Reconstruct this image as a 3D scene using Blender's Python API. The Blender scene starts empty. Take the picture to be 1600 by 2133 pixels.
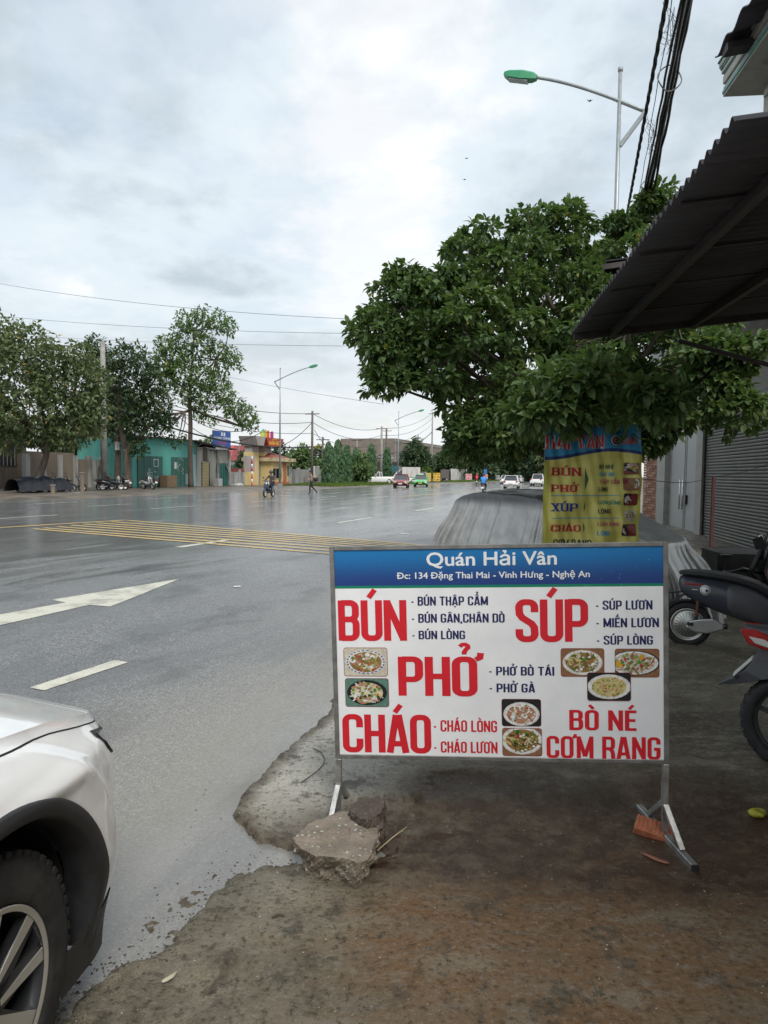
import bpy, bmesh, math, random
import numpy as np
from mathutils import Vector, Matrix
R = math.radians
SC = bpy.context.scene
COL = SC.collection
rnd = random.Random(7)
rng = np.random.default_rng(7)

# ------------------------------------------------------------------ camera
F_PX, CX, CY = 1450.0, 800.0, 1066.5
CAM_H = 1.6
PITCH, ROLL = R(3.18), R(0.70)
_F = Vector((0, math.cos(PITCH), -math.sin(PITCH)))
_R0 = Vector((1, 0, 0)); _U0 = _R0.cross(_F)
_RT = _R0 * math.cos(ROLL) + _U0 * math.sin(ROLL)
_UP = -_R0 * math.sin(ROLL) + _U0 * math.cos(ROLL)
cam_d = bpy.data.cameras.new('camera'); cam = bpy.data.objects.new('camera', cam_d); COL.objects.link(cam)
cam_d.sensor_fit = 'VERTICAL'; cam_d.sensor_height = 36.0; cam_d.lens = 36.0 * F_PX / 2133.0
cam_d.clip_start = 0.05; cam_d.clip_end = 4000
cam.matrix_world = Matrix(((_RT.x, _UP.x, -_F.x, 0), (_RT.y, _UP.y, -_F.y, 0), (_RT.z, _UP.z, -_F.z, CAM_H), (0, 0, 0, 1)))
SC.camera = cam

# ------------------------------------------------------------------ light
SUN_EL, SUN_AZ = R(50), R(160)           # sun veiled by cloud, behind the camera and a little right
SUN_DIR = Vector((math.sin(SUN_AZ) * math.cos(SUN_EL), math.cos(SUN_AZ) * math.cos(SUN_EL), math.sin(SUN_EL)))
world = bpy.data.worlds.new('World'); SC.world = world; world.use_nodes = True
wt = world.node_tree; wt.nodes.clear()
def wn(t, **kw):
    n = wt.nodes.new(t)
    for k, v in kw.items(): setattr(n, k, v)
    return n
def wmath(op, a, b=None, clamp=False):
    n = wn('ShaderNodeMath', operation=op); n.use_clamp = clamp
    for i, x in enumerate((a, b)):
        if x is None: continue
        if isinstance(x, (int, float)): n.inputs[i].default_value = x
        else: wt.links.new(x, n.inputs[i])
    return n.outputs[0]
def wmix(fac, a, b):
    n = wn('ShaderNodeMix', data_type='RGBA')
    for i, x in ((0, fac), (6, a), (7, b)):
        if isinstance(x, (int, float)): n.inputs[i].default_value = x
        elif isinstance(x, tuple): n.inputs[i].default_value = (*x, 1)
        else: wt.links.new(x, n.inputs[i])
    return n.outputs[2]
def wramp(x, lo, hi):
    n = wn('ShaderNodeMapRange'); n.interpolation_type = 'SMOOTHSTEP'
    wt.links.new(x, n.inputs[0]); n.inputs[1].default_value = lo; n.inputs[2].default_value = hi
    return n.outputs[0]
sky = wn('ShaderNodeTexSky', sky_type='NISHITA'); sky.sun_disc = False
sky.sun_elevation = SUN_EL; sky.sun_rotation = SUN_AZ; sky.air_density = 1.3; sky.dust_density = 3.0
tc = wn('ShaderNodeTexCoord'); sep = wn('ShaderNodeSeparateXYZ'); wt.links.new(tc.outputs['Generated'], sep.inputs[0])
zc = wmath('MAXIMUM', sep.outputs[2], 0.02)
den = wmath('ADD', zc, 0.22)
cmb = wn('ShaderNodeCombineXYZ')
wt.links.new(wmath('DIVIDE', sep.outputs[0], den), cmb.inputs[0]); wt.links.new(wmath('DIVIDE', sep.outputs[1], den), cmb.inputs[1])
cmb.inputs[2].default_value = 3.1
def wnoise(scale, detail, rough, dist=0.0, off=(0, 0, 0), stretch=(1, 1, 1)):
    mp = wn('ShaderNodeMapping'); mp.inputs['Location'].default_value = off; mp.inputs['Scale'].default_value = stretch
    wt.links.new(cmb.outputs[0], mp.inputs[0])
    n = wn('ShaderNodeTexNoise'); n.inputs['Scale'].default_value = scale; n.inputs['Detail'].default_value = detail
    n.inputs['Roughness'].default_value = rough; n.inputs['Distortion'].default_value = dist
    wt.links.new(mp.outputs[0], n.inputs['Vector']); return n.outputs[0]
SKY_OFF = (2.4, 0.7, 0)
big = wnoise(0.9, 7, 0.52, 0.25, SKY_OFF)
mid = wnoise(2.3, 9, 0.55, 0.3, (5.1, 2.2, 1))
fine = wnoise(7.0, 6, 0.6, 0.2, (1.3, 8.8, 2))
mixn = wmath('ADD', wmath('ADD', wmath('MULTIPLY', big, 0.52), wmath('MULTIPLY', mid, 0.34)), wmath('MULTIPLY', fine, 0.14))
# the cloud is thin and bright ahead, thick and blue grey towards the left, as the photograph shows
def toward(u_, v_, lo):
    a_ = (u_ - 800) / 1450; b_ = (v_ - 986) / 1450; d_ = Vector((a_, 1, -b_)).normalized()
    dn = wn('ShaderNodeVectorMath', operation='DOT_PRODUCT'); wt.links.new(tc.outputs['Generated'], dn.inputs[0]); dn.inputs[1].default_value = d_
    return wramp(dn.outputs['Value'], lo, 1.0)
val = wmath('ADD', mixn, wmath('MULTIPLY', toward(830, 260, 0.95), 0.075))
val = wmath('SUBTRACT', val, wmath('MULTIPLY', toward(150, 350, 0.90), 0.075))
c1 = wmix(wramp(val, 0.40, 0.51), (0.335, 0.39, 0.435), (0.475, 0.53, 0.57))
c2 = wmix(wramp(val, 0.51, 0.61), c1, (0.655, 0.655, 0.65))
hor = wramp(sep.outputs[2], 0.26, 0.02)
c3 = wmix(wmath('MULTIPLY', hor, 0.8), c2, (0.555, 0.565, 0.565))
gap = wmath('MULTIPLY', wramp(mid, 0.50, 0.62), 0.22)
skys = wn('ShaderNodeMix', data_type='RGBA'); skys.blend_type = 'MULTIPLY'; skys.inputs[0].default_value = 1
wt.links.new(sky.outputs[0], skys.inputs[6]); skys.inputs[7].default_value = (0.1, 0.1, 0.1, 1)
allc = wmix(gap, c3, skys.outputs[2])
bg = wn('ShaderNodeBackground'); bg.inputs[1].default_value = 1.17
wt.links.new(allc, bg.inputs[0])
wo = wn('ShaderNodeOutputWorld'); wt.links.new(bg.outputs[0], wo.inputs[0])
sl = bpy.data.lights.new('sun', 'SUN'); so = bpy.data.objects.new('sun', sl); COL.objects.link(so)
sl.energy = 2.0; sl.angle = R(24); sl.color = (1.0, 0.96, 0.90)
so.rotation_euler = (-SUN_DIR).to_track_quat('-Z', 'Y').to_euler()
vs = SC.view_settings; vs.view_transform = 'Standard'; vs.look = 'None'; vs.gamma = 1; vs.use_curve_mapping = False
vs.exposure = 0.54
SC.render.engine = 'CYCLES'
SC.cycles.max_bounces = 8; SC.cycles.diffuse_bounces = 3; SC.cycles.glossy_bounces = 4
SC.cycles.transparent_max_bounces = 8; SC.cycles.use_denoising = True

# ------------------------------------------------------------------ where things stand
CAMP = Vector((0, 0, CAM_H))
def ray(u, v):
    return _F + _RT * ((u - CX) / F_PX) - _UP * ((v - CY) / F_PX)
def gp(u, v, z=0.0):
    d = ray(u, v); t = (z - CAM_H) / d.z
    return CAMP + d * t
def at(u, v, y):
    d = ray(u, v); return CAMP + d * (y / d.y)
TH = R(20.1)
RD = Vector((math.sin(TH), math.cos(TH), 0)); RN = Vector((-math.cos(TH), math.sin(TH), 0))   # along the road; to its far side
def rp(s, w, z=0.0):
    p = RD * s + RN * w; return Vector((p.x, p.y, z))
def rw(u, w, z=0.0, v=995):
    """point on the road-parallel line w seen in column u"""
    d = ray(u, v); k = (w) / (d.x * RN.x + d.y * RN.y)
    return Vector((d.x * k, d.y * k, z))
def ztop(u, v, p):
    d = ray(u, v); return CAM_H + d.z * (p.y / d.y)
RYAW = math.atan2(RD.y, RD.x)        # heading of the road as a z rotation

# ------------------------------------------------------------------ materials
MATS = {}
class NT:
    def __init__(s, m): s.t = m.node_tree; s.m = m
    def n(s, t, **kw):
        n = s.t.nodes.new(t)
        for k, v in kw.items(): setattr(n, k, v)
        return n
    def put(s, sock, x):
        if x is None: return
        if isinstance(x, (int, float)): sock.default_value = x
        elif isinstance(x, tuple): sock.default_value = (*x, 1) if len(x) == 3 and sock.type == 'RGBA' else x
        else: s.t.links.new(x, sock)
    def math(s, op, a, b=None, clamp=False):
        n = s.n('ShaderNodeMath', operation=op); n.use_clamp = clamp
        s.put(n.inputs[0], a); s.put(n.inputs[1], b); return n.outputs[0]
    def mix(s, f, a, b, mode='MIX'):
        n = s.n('ShaderNodeMix', data_type='RGBA'); n.blend_type = mode
        s.put(n.inputs[0], f); s.put(n.inputs[6], a); s.put(n.inputs[7], b); return n.outputs[2]
    def ramp(s, x, lo, hi, a=0.0, b=1.0):
        n = s.n('ShaderNodeMapRange'); n.interpolation_type = 'SMOOTHSTEP'; s.put(n.inputs[0], x)
        n.inputs[1].default_value = lo; n.inputs[2].default_value = hi; n.inputs[3].default_value = a; n.inputs[4].default_value = b
        return n.outputs[0]
    def coord(s, kind='Object', scale=(1, 1, 1), loc=(0, 0, 0), rot=(0, 0, 0)):
        t = s.n('ShaderNodeTexCoord'); mp = s.n('ShaderNodeMapping'); mp.inputs['Scale'].default_value = scale
        mp.inputs['Location'].default_value = loc; mp.inputs['Rotation'].default_value = rot
        s.t.links.new(t.outputs[kind], mp.inputs[0]); return mp.outputs[0]
    def noise(s, vec, scale, detail=4, rough=0.55, dist=0.0):
        n = s.n('ShaderNodeTexNoise'); s.put(n.inputs['Vector'], vec); n.inputs['Scale'].default_value = scale
        n.inputs['Detail'].default_value = detail; n.inputs['Roughness'].default_value = rough; n.inputs['Distortion'].default_value = dist
        return n.outputs[0]
    def voro(s, vec, scale, feature='F1', out=0):
        n = s.n('ShaderNodeTexVoronoi'); n.feature = feature; s.put(n.inputs['Vector'], vec); n.inputs['Scale'].default_value = scale
        return n.outputs[out]
    def attr(s, name):
        n = s.n('ShaderNodeAttribute'); n.attribute_name = name; return n.outputs['Fac']
    def bump(s, h, strength=0.3, dist=0.01):
        n = s.n('ShaderNodeBump'); n.inputs['Strength'].default_value = strength; n.inputs['Distance'].default_value = dist
        s.put(n.inputs['Height'], h); return n.outputs[0]
def newmat(name):
    m = bpy.data.materials.new(name); m.use_nodes = True
    nt = NT(m); return m, nt, m.node_tree.nodes['Principled BSDF']
def mat(name, col, rough=0.6, metal=0.0, var=0.18, vscale=6.0, bump=0.0, bscale=60.0, spec=0.5, coat=0.0, dirt=None, dscale=3.0, damt=0.5, stretch=(1, 1, 1), kind='Object'):
    if name in MATS: return MATS[name]
    m, t, b = newmat(name)
    c = t.coord(kind, stretch)
    n = t.noise(c, vscale, 5, 0.6)
    dark = tuple(x * (1 - var) for x in col); lite = tuple(min(1, x * (1 + var)) for x in col)
    cc = t.mix(t.ramp(n, 0.3, 0.7), dark, lite)
    if dirt:
        dn = t.noise(t.coord(kind, stretch, (3, 1, 7)), dscale, 6, 0.65)
        cc = t.mix(t.math('MULTIPLY', t.ramp(dn, 0.48, 0.66), damt), cc, dirt)
    t.put(b.inputs['Base Color'], cc)
    t.put(b.inputs['Roughness'], t.ramp(n, 0.2, 0.8, max(0.02, rough * 0.85), min(1, rough * 1.15)))
    b.inputs['Metallic'].default_value = metal; b.inputs['Specular IOR Level'].default_value = spec
    if coat: b.inputs['Coat Weight'].default_value = coat; b.inputs['Coat Roughness'].default_value = 0.05
    if bump: t.put(b.inputs['Normal'], t.bump(t.noise(c, bscale, 4, 0.6), bump, 0.01))
    MATS[name] = m; return m

# ------------------------------------------------------------------ mesh building
class MB:
    def __init__(s): s.v = []; s.f = []; s.m = []; s.mats = []; s.cur = 0; s.smooth = []
    def use(s, m):
        if m not in s.mats: s.mats.append(m)
        s.cur = s.mats.index(m); return s
    def add(s, vs, fs, smooth=False, M=None):
        o = len(s.v)
        if M is not None: vs = [M @ Vector(p) for p in vs]
        s.v.extend([tuple(p) for p in vs]); s.f.extend([tuple(i + o for i in f) for f in fs])
        s.m.extend([s.cur] * len(fs)); s.smooth.extend([smooth] * len(fs)); return s
    def box(s, c, d, rz=0.0, M=None, rot=None):
        x, y, z = (k / 2 for k in d)
        vs = [Vector((a * x, b * y, e * z)) for e in (-1, 1) for b in (-1, 1) for a in (-1, 1)]
        rt = rot if rot is not None else Matrix.Rotation(rz, 3, 'Z')
        vs = [rt @ p + Vector(c) for p in vs]
        return s.add(vs, [(0, 2, 3, 1), (4, 5, 7, 6), (0, 1, 5, 4), (2, 6, 7, 3), (0, 4, 6, 2), (1, 3, 7, 5)], M=M)
    def bar(s, p0, p1, w, h, up=(0, 0, 1), M=None):
        p0 = Vector(p0); p1 = Vector(p1); a = (p1 - p0); L = a.length
        if L < 1e-6: return s
        a = a / L; u = Vector(up)
        if abs(a.dot(u)) > 0.98: u = Vector((0, 1, 0)) if abs(a.y) < 0.9 else Vector((1, 0, 0))
        sx = a.cross(u).normalized(); uz = sx.cross(a)
        vs = [p + sx * i * w / 2 + uz * j * h / 2 for p in (p0, p1) for i, j in ((-1, -1), (1, -1), (1, 1), (-1, 1))]
        return s.add(vs, [(0, 1, 2, 3), (7, 6, 5, 4), (0, 4, 5, 1), (1, 5, 6, 2), (2, 6, 7, 3), (3, 7, 4, 0)], M=M)
    def tube(s, pts, r, seg=8, caps=True, M=None, closed=False):
        pts = [Vector(p) for p in pts]; n = len(pts)
        rs = r if isinstance(r, (list, tuple)) else [r] * n
        vs = []; fs = []; prev = None
        for i, p in enumerate(pts):
            if closed: d = (pts[(i + 1) % n] - pts[i - 1])
            else: d = pts[min(i + 1, n - 1)] - pts[max(i - 1, 0)]
            d.normalize()
            u = prev if prev is not None else (Vector((0, 0, 1)) if abs(d.z) < 0.9 else Vector((1, 0, 0)))
            x = d.cross(u)
            if x.length < 1e-5: x = d.cross(Vector((0.3, 0.9, 0.2)))
            x.normalize(); y = x.cross(d).normalized(); prev = y
            for k in range(seg):
                a = 2 * math.pi * k / seg
                vs.append(p + (x * math.cos(a) + y * math.sin(a)) * rs[i])
        for i in range(n if closed else n - 1):
            for k in range(seg):
                j = (i + 1) % n
                fs.append((i * seg + k, i * seg + (k + 1) % seg, j * seg + (k + 1) % seg, j * seg + k))
        if caps and not closed:
            fs.append(tuple(range(seg))[::-1]); fs.append(tuple((n - 1) * seg + k for k in range(seg)))
        return s.add(vs, fs, smooth=True, M=M)
    def lathe(s, prof, seg=24, M=None, closed=False, smooth=True, caps=True):
        """prof: (radius, height) about local z"""
        vs = [(r * math.cos(2 * math.pi * k / seg), r * math.sin(2 * math.pi * k / seg), h) for r, h in prof for k in range(seg)]
        n = len(prof); fs = []
        for i in range(n if closed else n - 1):
            j = (i + 1) % n
            for k in range(seg):
                fs.append((i * seg + k, i * seg + (k + 1) % seg, j * seg + (k + 1) % seg, j * seg + k))
        if not closed and caps:
            if prof[0][0] > 1e-4: fs.append(tuple(range(seg))[::-1])
            if prof[-1][0] > 1e-4: fs.append(tuple((n - 1) * seg + k for k in range(seg)))
        return s.add(vs, fs, smooth=smooth, M=M)
    def prism(s, poly, y0, y1, M=None, smooth=False):
        """poly in x,z; extruded along y"""
        n = len(poly)
        vs = [(x, y0, z) for x, z in poly] + [(x, y1, z) for x, z in poly]
        fs = [tuple(range(n)), tuple(range(2 * n - 1, n - 1, -1))] + [(i, i + n, (i + 1) % n + n, (i + 1) % n) for i in range(n)]
        return s.add(vs, fs, smooth, M=M)
    def loft(s, rings, caps=True, smooth=True, M=None):
        n = len(rings[0]); vs = [p for r in rings for p in r]; fs = []
        for i in range(len(rings) - 1):
            for k in range(n):
                fs.append((i * n + k, i * n + (k + 1) % n, (i + 1) * n + (k + 1) % n, (i + 1) * n + k))
        if caps: fs.append(tuple(range(n))[::-1]); fs.append(tuple((len(rings) - 1) * n + k for k in range(n)))
        return s.add(vs, fs, smooth, M=M)
    def grid(s, P, smooth=True, wrap=False):
        """P: array (a,b,3)"""
        a, b, _ = P.shape; o = P.reshape(-1, 3)
        fs = [(i * b + j, i * b + j + 1, (i + 1) * b + j + 1, (i + 1) * b + j) for i in range(a - 1) for j in range(b - 1)]
        if wrap: fs += [(i * b + b - 1, i * b, (i + 1) * b, (i + 1) * b + b - 1) for i in range(a - 1)]
        return s.add([tuple(x) for x in o], fs, smooth)
    def build(s, name, parent=None, m=None, bevel=0.0, bseg=1, loc=None, rz=None, sub=0, recalc=True, thick=0.0):
        me = bpy.data.meshes.new(name); me.from_pydata(s.v, [], s.f)
        mats = s.mats or ([m] if m else [])
        for x in mats: me.materials.append(x)
        if len(mats) > 1: me.polygons.foreach_set('material_index', s.m)
        me.polygons.foreach_set('use_smooth', s.smooth)
        if recalc:
            bm = bmesh.new(); bm.from_mesh(me); bmesh.ops.recalc_face_normals(bm, faces=bm.faces); bm.to_mesh(me); bm.free()
        me.update()
        o = bpy.data.objects.new(name, me); COL.objects.link(o)
        if parent: o.parent = parent
        if loc is not None: o.location = loc
        if rz is not None: o.rotation_euler = (0, 0, rz)
        if thick:
            md = o.modifiers.new('thick', 'SOLIDIFY'); md.thickness = thick
        if bevel:
            md = o.modifiers.new('bevel', 'BEVEL'); md.width = bevel; md.segments = bseg; md.limit_method = 'ANGLE'
        if sub:
            md = o.modifiers.new('sub', 'SUBSURF'); md.levels = sub; md.render_levels = sub
        return o
def thing(name, label, cat, loc=(0, 0, 0), rz=0.0, group=None):
    o = bpy.data.objects.new(name, None); COL.objects.link(o); o.empty_display_size = 0.3
    o.location = loc; o.rotation_euler = (0, 0, rz); o['label'] = label; o['category'] = cat
    if group: o['group'] = group
    return o
def tag(o, label, cat, group=None):
    o['label'] = label; o['category'] = cat
    if group: o['group'] = group
    return o
def kind(o, k, label=None):
    o['kind'] = k
    if label: o['label'] = label
    return o
def dup(root, loc, rz=None, label=None, group=None, scale=None):
    r = root.copy(); COL.objects.link(r); r.location = loc
    if rz is not None: r.rotation_euler = (0, 0, rz)
    if label: r['label'] = label
    if group: r['group'] = group
    if scale: r.scale = (scale,) * 3
    for ch in list(root.children):
        c = ch.copy(); COL.objects.link(c); c.parent = r
        for g in list(ch.children):
            d = g.copy(); COL.objects.link(d); d.parent = c
    return r
def npmesh(name, V, Fc, m, smooth=True, parent=None, attrs=None):
    me = bpy.data.meshes.new(name); V = np.asarray(V, np.float32); Fc = np.asarray(Fc, np.int32); k = Fc.shape[1]
    me.vertices.add(len(V)); me.vertices.foreach_set('co', V.ravel())
    me.loops.add(Fc.size); me.loops.foreach_set('vertex_index', Fc.ravel())
    me.polygons.add(len(Fc)); me.polygons.foreach_set('loop_start', np.arange(0, Fc.size, k, dtype=np.int32))
    me.polygons.foreach_set('loop_total', np.full(len(Fc), k, np.int32))
    me.polygons.foreach_set('use_smooth', np.full(len(Fc), smooth))
    me.materials.append(m); me.update(calc_edges=True)
    for an, av in (attrs or {}).items():
        at_ = me.attributes.new(an, 'FLOAT', 'POINT'); at_.data.foreach_set('value', np.asarray(av, np.float32).ravel())
    o = bpy.data.objects.new(name, me); COL.objects.link(o)
    if parent: o.parent = parent
    return o
# cheap value noise in numpy
_perm = np.random.default_rng(3).random((256, 256)).astype(np.float32)
def vn(x, y, sc=1.0, seed=0):
    x = np.asarray(x) * sc + seed * 17.3; y = np.asarray(y) * sc + seed * 31.7
    xi = np.floor(x).astype(int); yi = np.floor(y).astype(int); fx = x - xi; fy = y - yi
    fx = fx * fx * (3 - 2 * fx); fy = fy * fy * (3 - 2 * fy)
    g = lambda a, b: _perm[a & 255, b & 255]
    return (g(xi, yi) * (1 - fx) + g(xi + 1, yi) * fx) * (1 - fy) + (g(xi, yi + 1) * (1 - fx) + g(xi + 1, yi + 1) * fx) * fy
def fbm(x, y, sc=1.0, oct=4, seed=0, gain=0.5):
    a = 0; amp = 1; tot = 0
    for i in range(oct):
        a = a + amp * vn(x, y, sc * 2 ** i, seed + i); tot += amp; amp *= gain
    return a / tot
def sstep(x, a, b):
    t = np.clip((x - a) / (b - a), 0, 1); return t * t * (3 - 2 * t)
# ------------------------------------------------------------------ lettering (flat print on signs)
# condensed capitals drawn as strokes on a unit-high cell; every glyph: (width, [paths]) ; path = [(x,y)...] , closed if last == 'c'
def _rr(x0, y0, x1, y1, r, n=4):
    pts = []
    for cx, cy, a0 in ((x1 - r, y1 - r, 0), (x0 + r, y1 - r, 90), (x0 + r, y0 + r, 180), (x1 - r, y0 + r, 270)):
        for i in range(n + 1):
            a = R(a0 + 90 * i / n); pts.append((cx + r * math.cos(a), cy + r * math.sin(a)))
    return pts
_W = 0.5; _SW = 0.15; _SH = 0.125      # cell, stem and bar thickness
def _arc(cx, cy, rx, ry, a0, a1, n=6):
    return [(cx + rx * math.cos(R(a0 + (a1 - a0) * i / n)), cy + ry * math.sin(R(a0 + (a1 - a0) * i / n))) for i in range(n + 1)]
def glyph(ch):
    a, b = _SW / 2, _W - _SW / 2; lo, hi = _SH / 2, 1 - _SH / 2; mx = (a + b) / 2; r = 0.13
    O = _rr(a, lo, b, hi, r) + ['c']
    U = [(a, 1)] + _arc(a + r, lo + r, r, r, 180, 270) + _arc(b - r, lo + r, r, r, 270, 360) + [(b, 1)]
    g = {
     'I': (_SW, [[(a, 0), (a, 1)]]), 'L': (0.42, [[(a, 1), (a, 0)], [(a, lo), (0.42, lo)]]),
     'T': (_W, [[(mx, 0), (mx, 1)], [(0, hi), (_W, hi)]]),
     'H': (_W, [[(a, 0), (a, 1)], [(b, 0), (b, 1)], [(a, .5), (b, .5)]]),
     'N': (0.53, [[(a, 0), (a, 1)], [(.53 - a, 0), (.53 - a, 1)], [(a, .96), (.53 - a, .04)]]),
     'M': (0.66, [[(a, 0), (a, 1)], [(.66 - a, 0), (.66 - a, 1)], [(a, .97), (.33, .1)], [(.33, .1), (.66 - a, .97)]]),
     'E': (0.42, [[(a, 0), (a, 1)], [(a, lo), (.42, lo)], [(a, hi), (.42, hi)], [(a, .51), (.38, .51)]]),
     'O': (_W, [O]), 'U': (_W, [U]),
     'P': (_W, [[(a, 0), (a, 1)], [(a, hi), (b - r, hi)] + _arc(b - r, hi - r, r, r, 90, 0)[1:] + _arc(b - r, .42 + r, r, r, 0, -90) + [(a, .42)]]),
     'R': (_W, [[(a, 0), (a, 1)], [(a, hi), (b - r, hi)] + _arc(b - r, hi - r, r, r, 90, 0)[1:] + _arc(b - r, .46 + r, r, r, 0, -90) + [(a, .46)],
                [(b - .14, .46)] + [(b - .03, .36), (b, .22), (b + .01, 0)]]),
     'B': (_W, [[(a, 0), (a, 1)], [(a, hi), (b - r, hi)] + _arc(b - r - .01, hi - r, r, r, 90, 0)[1:] + _arc(b - r - .01, .53 + r, r, r, 0, -90) + [(a, .53)],
                [(b - r, .53)] + _arc(b - r, .53 - r, r, r, 90, 0)[1:] + _arc(b - r, lo + r, r, r, 0, -90) + [(a, lo)]]),
     'D': (_W, [[(a, 0), (a, 1)], [(a, hi), (b - r, hi)] + _arc(b - r, hi - r, r, r, 90, 0)[1:] + _arc(b - r, lo + r, r, r, 0, -90) + [(a, lo)]]),
     'C': (_W, [[(b, .66)] + _arc(b - r, hi - r, r, r, 0, 90) + _arc(a + r, hi - r, r, r, 90, 180) + _arc(a + r, lo + r, r, r, 180, 270) + _arc(b - r, lo + r, r, r, 270, 360) + [(b, .36)]]),
     'G': (_W, [[(b, .68)] + _arc(b - r, hi - r, r, r, 0, 90) + _arc(a + r, hi - r, r, r, 90, 180) + _arc(a + r, lo + r, r, r, 180, 270) + _arc(b - r, lo + r, r, r, 270, 360) + [(b, .5)], [(mx, .47), (b + _SW / 2, .47)]]),
     'S': (_W, [[(b, .70)] + _arc(b - r, hi - r, r, r, 0, 90) + _arc(a + r, hi - r, r, r, 90, 180) + [(a + .01, .66), (a + .07, .57), (b - .07, .43), (b - .01, .34)] + _arc(b - r, lo + r, r, r, 0, -90) + _arc(a + r, lo + r, r, r, 270, 180) + [(a, .30)]]),
     'A': (0.53, [[(.065, 0), (.235, 1)], [(.465, 0), (.295, 1)], [(.13, .24), (.40, .24)]]),
     'V': (0.53, [[(.065, 1), (.245, 0)], [(.465, 1), (.285, 0)]]),
     'Y': (0.5, [[(.07, 1), (.25, .42)], [(.43, 1), (.25, .42)], [(.25, 0), (.25, .45)]]),
     'K': (0.5, [[(a, 0), (a, 1)], [(a, .36), (.43, 1)], [(.19, .55), (.43, 0)]]),
     'X': (0.5, [[(.07, 0), (.43, 1)], [(.07, 1), (.43, 0)]]),
     '-': (0.26, [[(0.03, .4), (.23, .4)]]), ',': (0.15, [[(a + .01, .13), (a - .03, -.12)]]), ' ': (0.2, []),
     'H_': (0, []),
    }
    return g.get(ch, g['O'])
_DIA = {}
for base, chars in {'A': 'ÁÀẢÃẠ', 'Â': 'ẤẦẨẪẬ', 'Ă': 'ẮẰẲẴẶ', 'E': 'ÉÈẺẼẸ', 'Ê': 'ẾỀỂỄỆ', 'O': 'ÓÒỎÕỌ', 'Ơ': 'ỚỜỞỠỢ', 'Ô': 'ỐỒỔỖỘ', 'U': 'ÚÙỦŨỤ', 'Ư': 'ỨỪỬỮỰ', 'I': 'ÍÌỈĨỊ'}.items():
    for k, c in enumerate(chars): _DIA[c] = (base, k)
def strokes(s, gap=0.075):
    """-> list of (path, thickness scale), total width"""
    x = 0; out = []
    for ch in s:
        tone = None; base = ch
        if ch in _DIA: base, tone = _DIA[ch]
        mod = {'Â': 'A^', 'Ê': 'E^', 'Ô': 'O^', 'Ă': 'Au', 'Ơ': "O'", 'Ư': "U'", 'Đ': 'D-'}.get(base, base)
        w, ps = glyph(mod[0])
        for p in ps:
            c = p[-1] == 'c'; q = p[:-1] if c else p
            out.append(([(px + x, py) for px, py in q] + (['c'] if c else []), 1))
        cx = x + w / 2; top = 1.06
        if len(mod) > 1:
            if mod[1] == '^': out.append(([(cx - .15, 1.06), (cx, 1.2), (cx + .15, 1.06)], .6)); top = 1.22
            if mod[1] == 'u': out.append(([(cx - .14, 1.2), (cx, 1.09), (cx + .14, 1.2)], .6)); top = 1.22
            if mod[1] == "'": out.append(([(x + w - .02, .93), (x + w + .07, .98), (x + w + .085, 1.1)], .8)); w += .06
            if mod[1] == '-': out.append(([(x - .06, .52), (x + .26, .52)], .7))
        if tone == 0: out.append(([(cx - .06, top), (cx + .09, top + .2)], .8))
        if tone == 1: out.append(([(cx + .06, top), (cx - .09, top + .2)], .8))
        if tone == 2: out.append(([(cx - .09, top + .2)] + _arc(cx, top + .19, .08, .07, 160, -60, 5) + [(cx, top + .06), (cx, top)], .6))
        if tone == 3: out.append(([(cx - .13, top + .05), (cx - .05, top + .12), (cx + .05, top + .06), (cx + .13, top + .13)], .6))
        if tone == 4: out.append(([(cx, -.2), (cx, -.07)], .95))
        x += w + gap
    return out, x - gap
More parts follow.
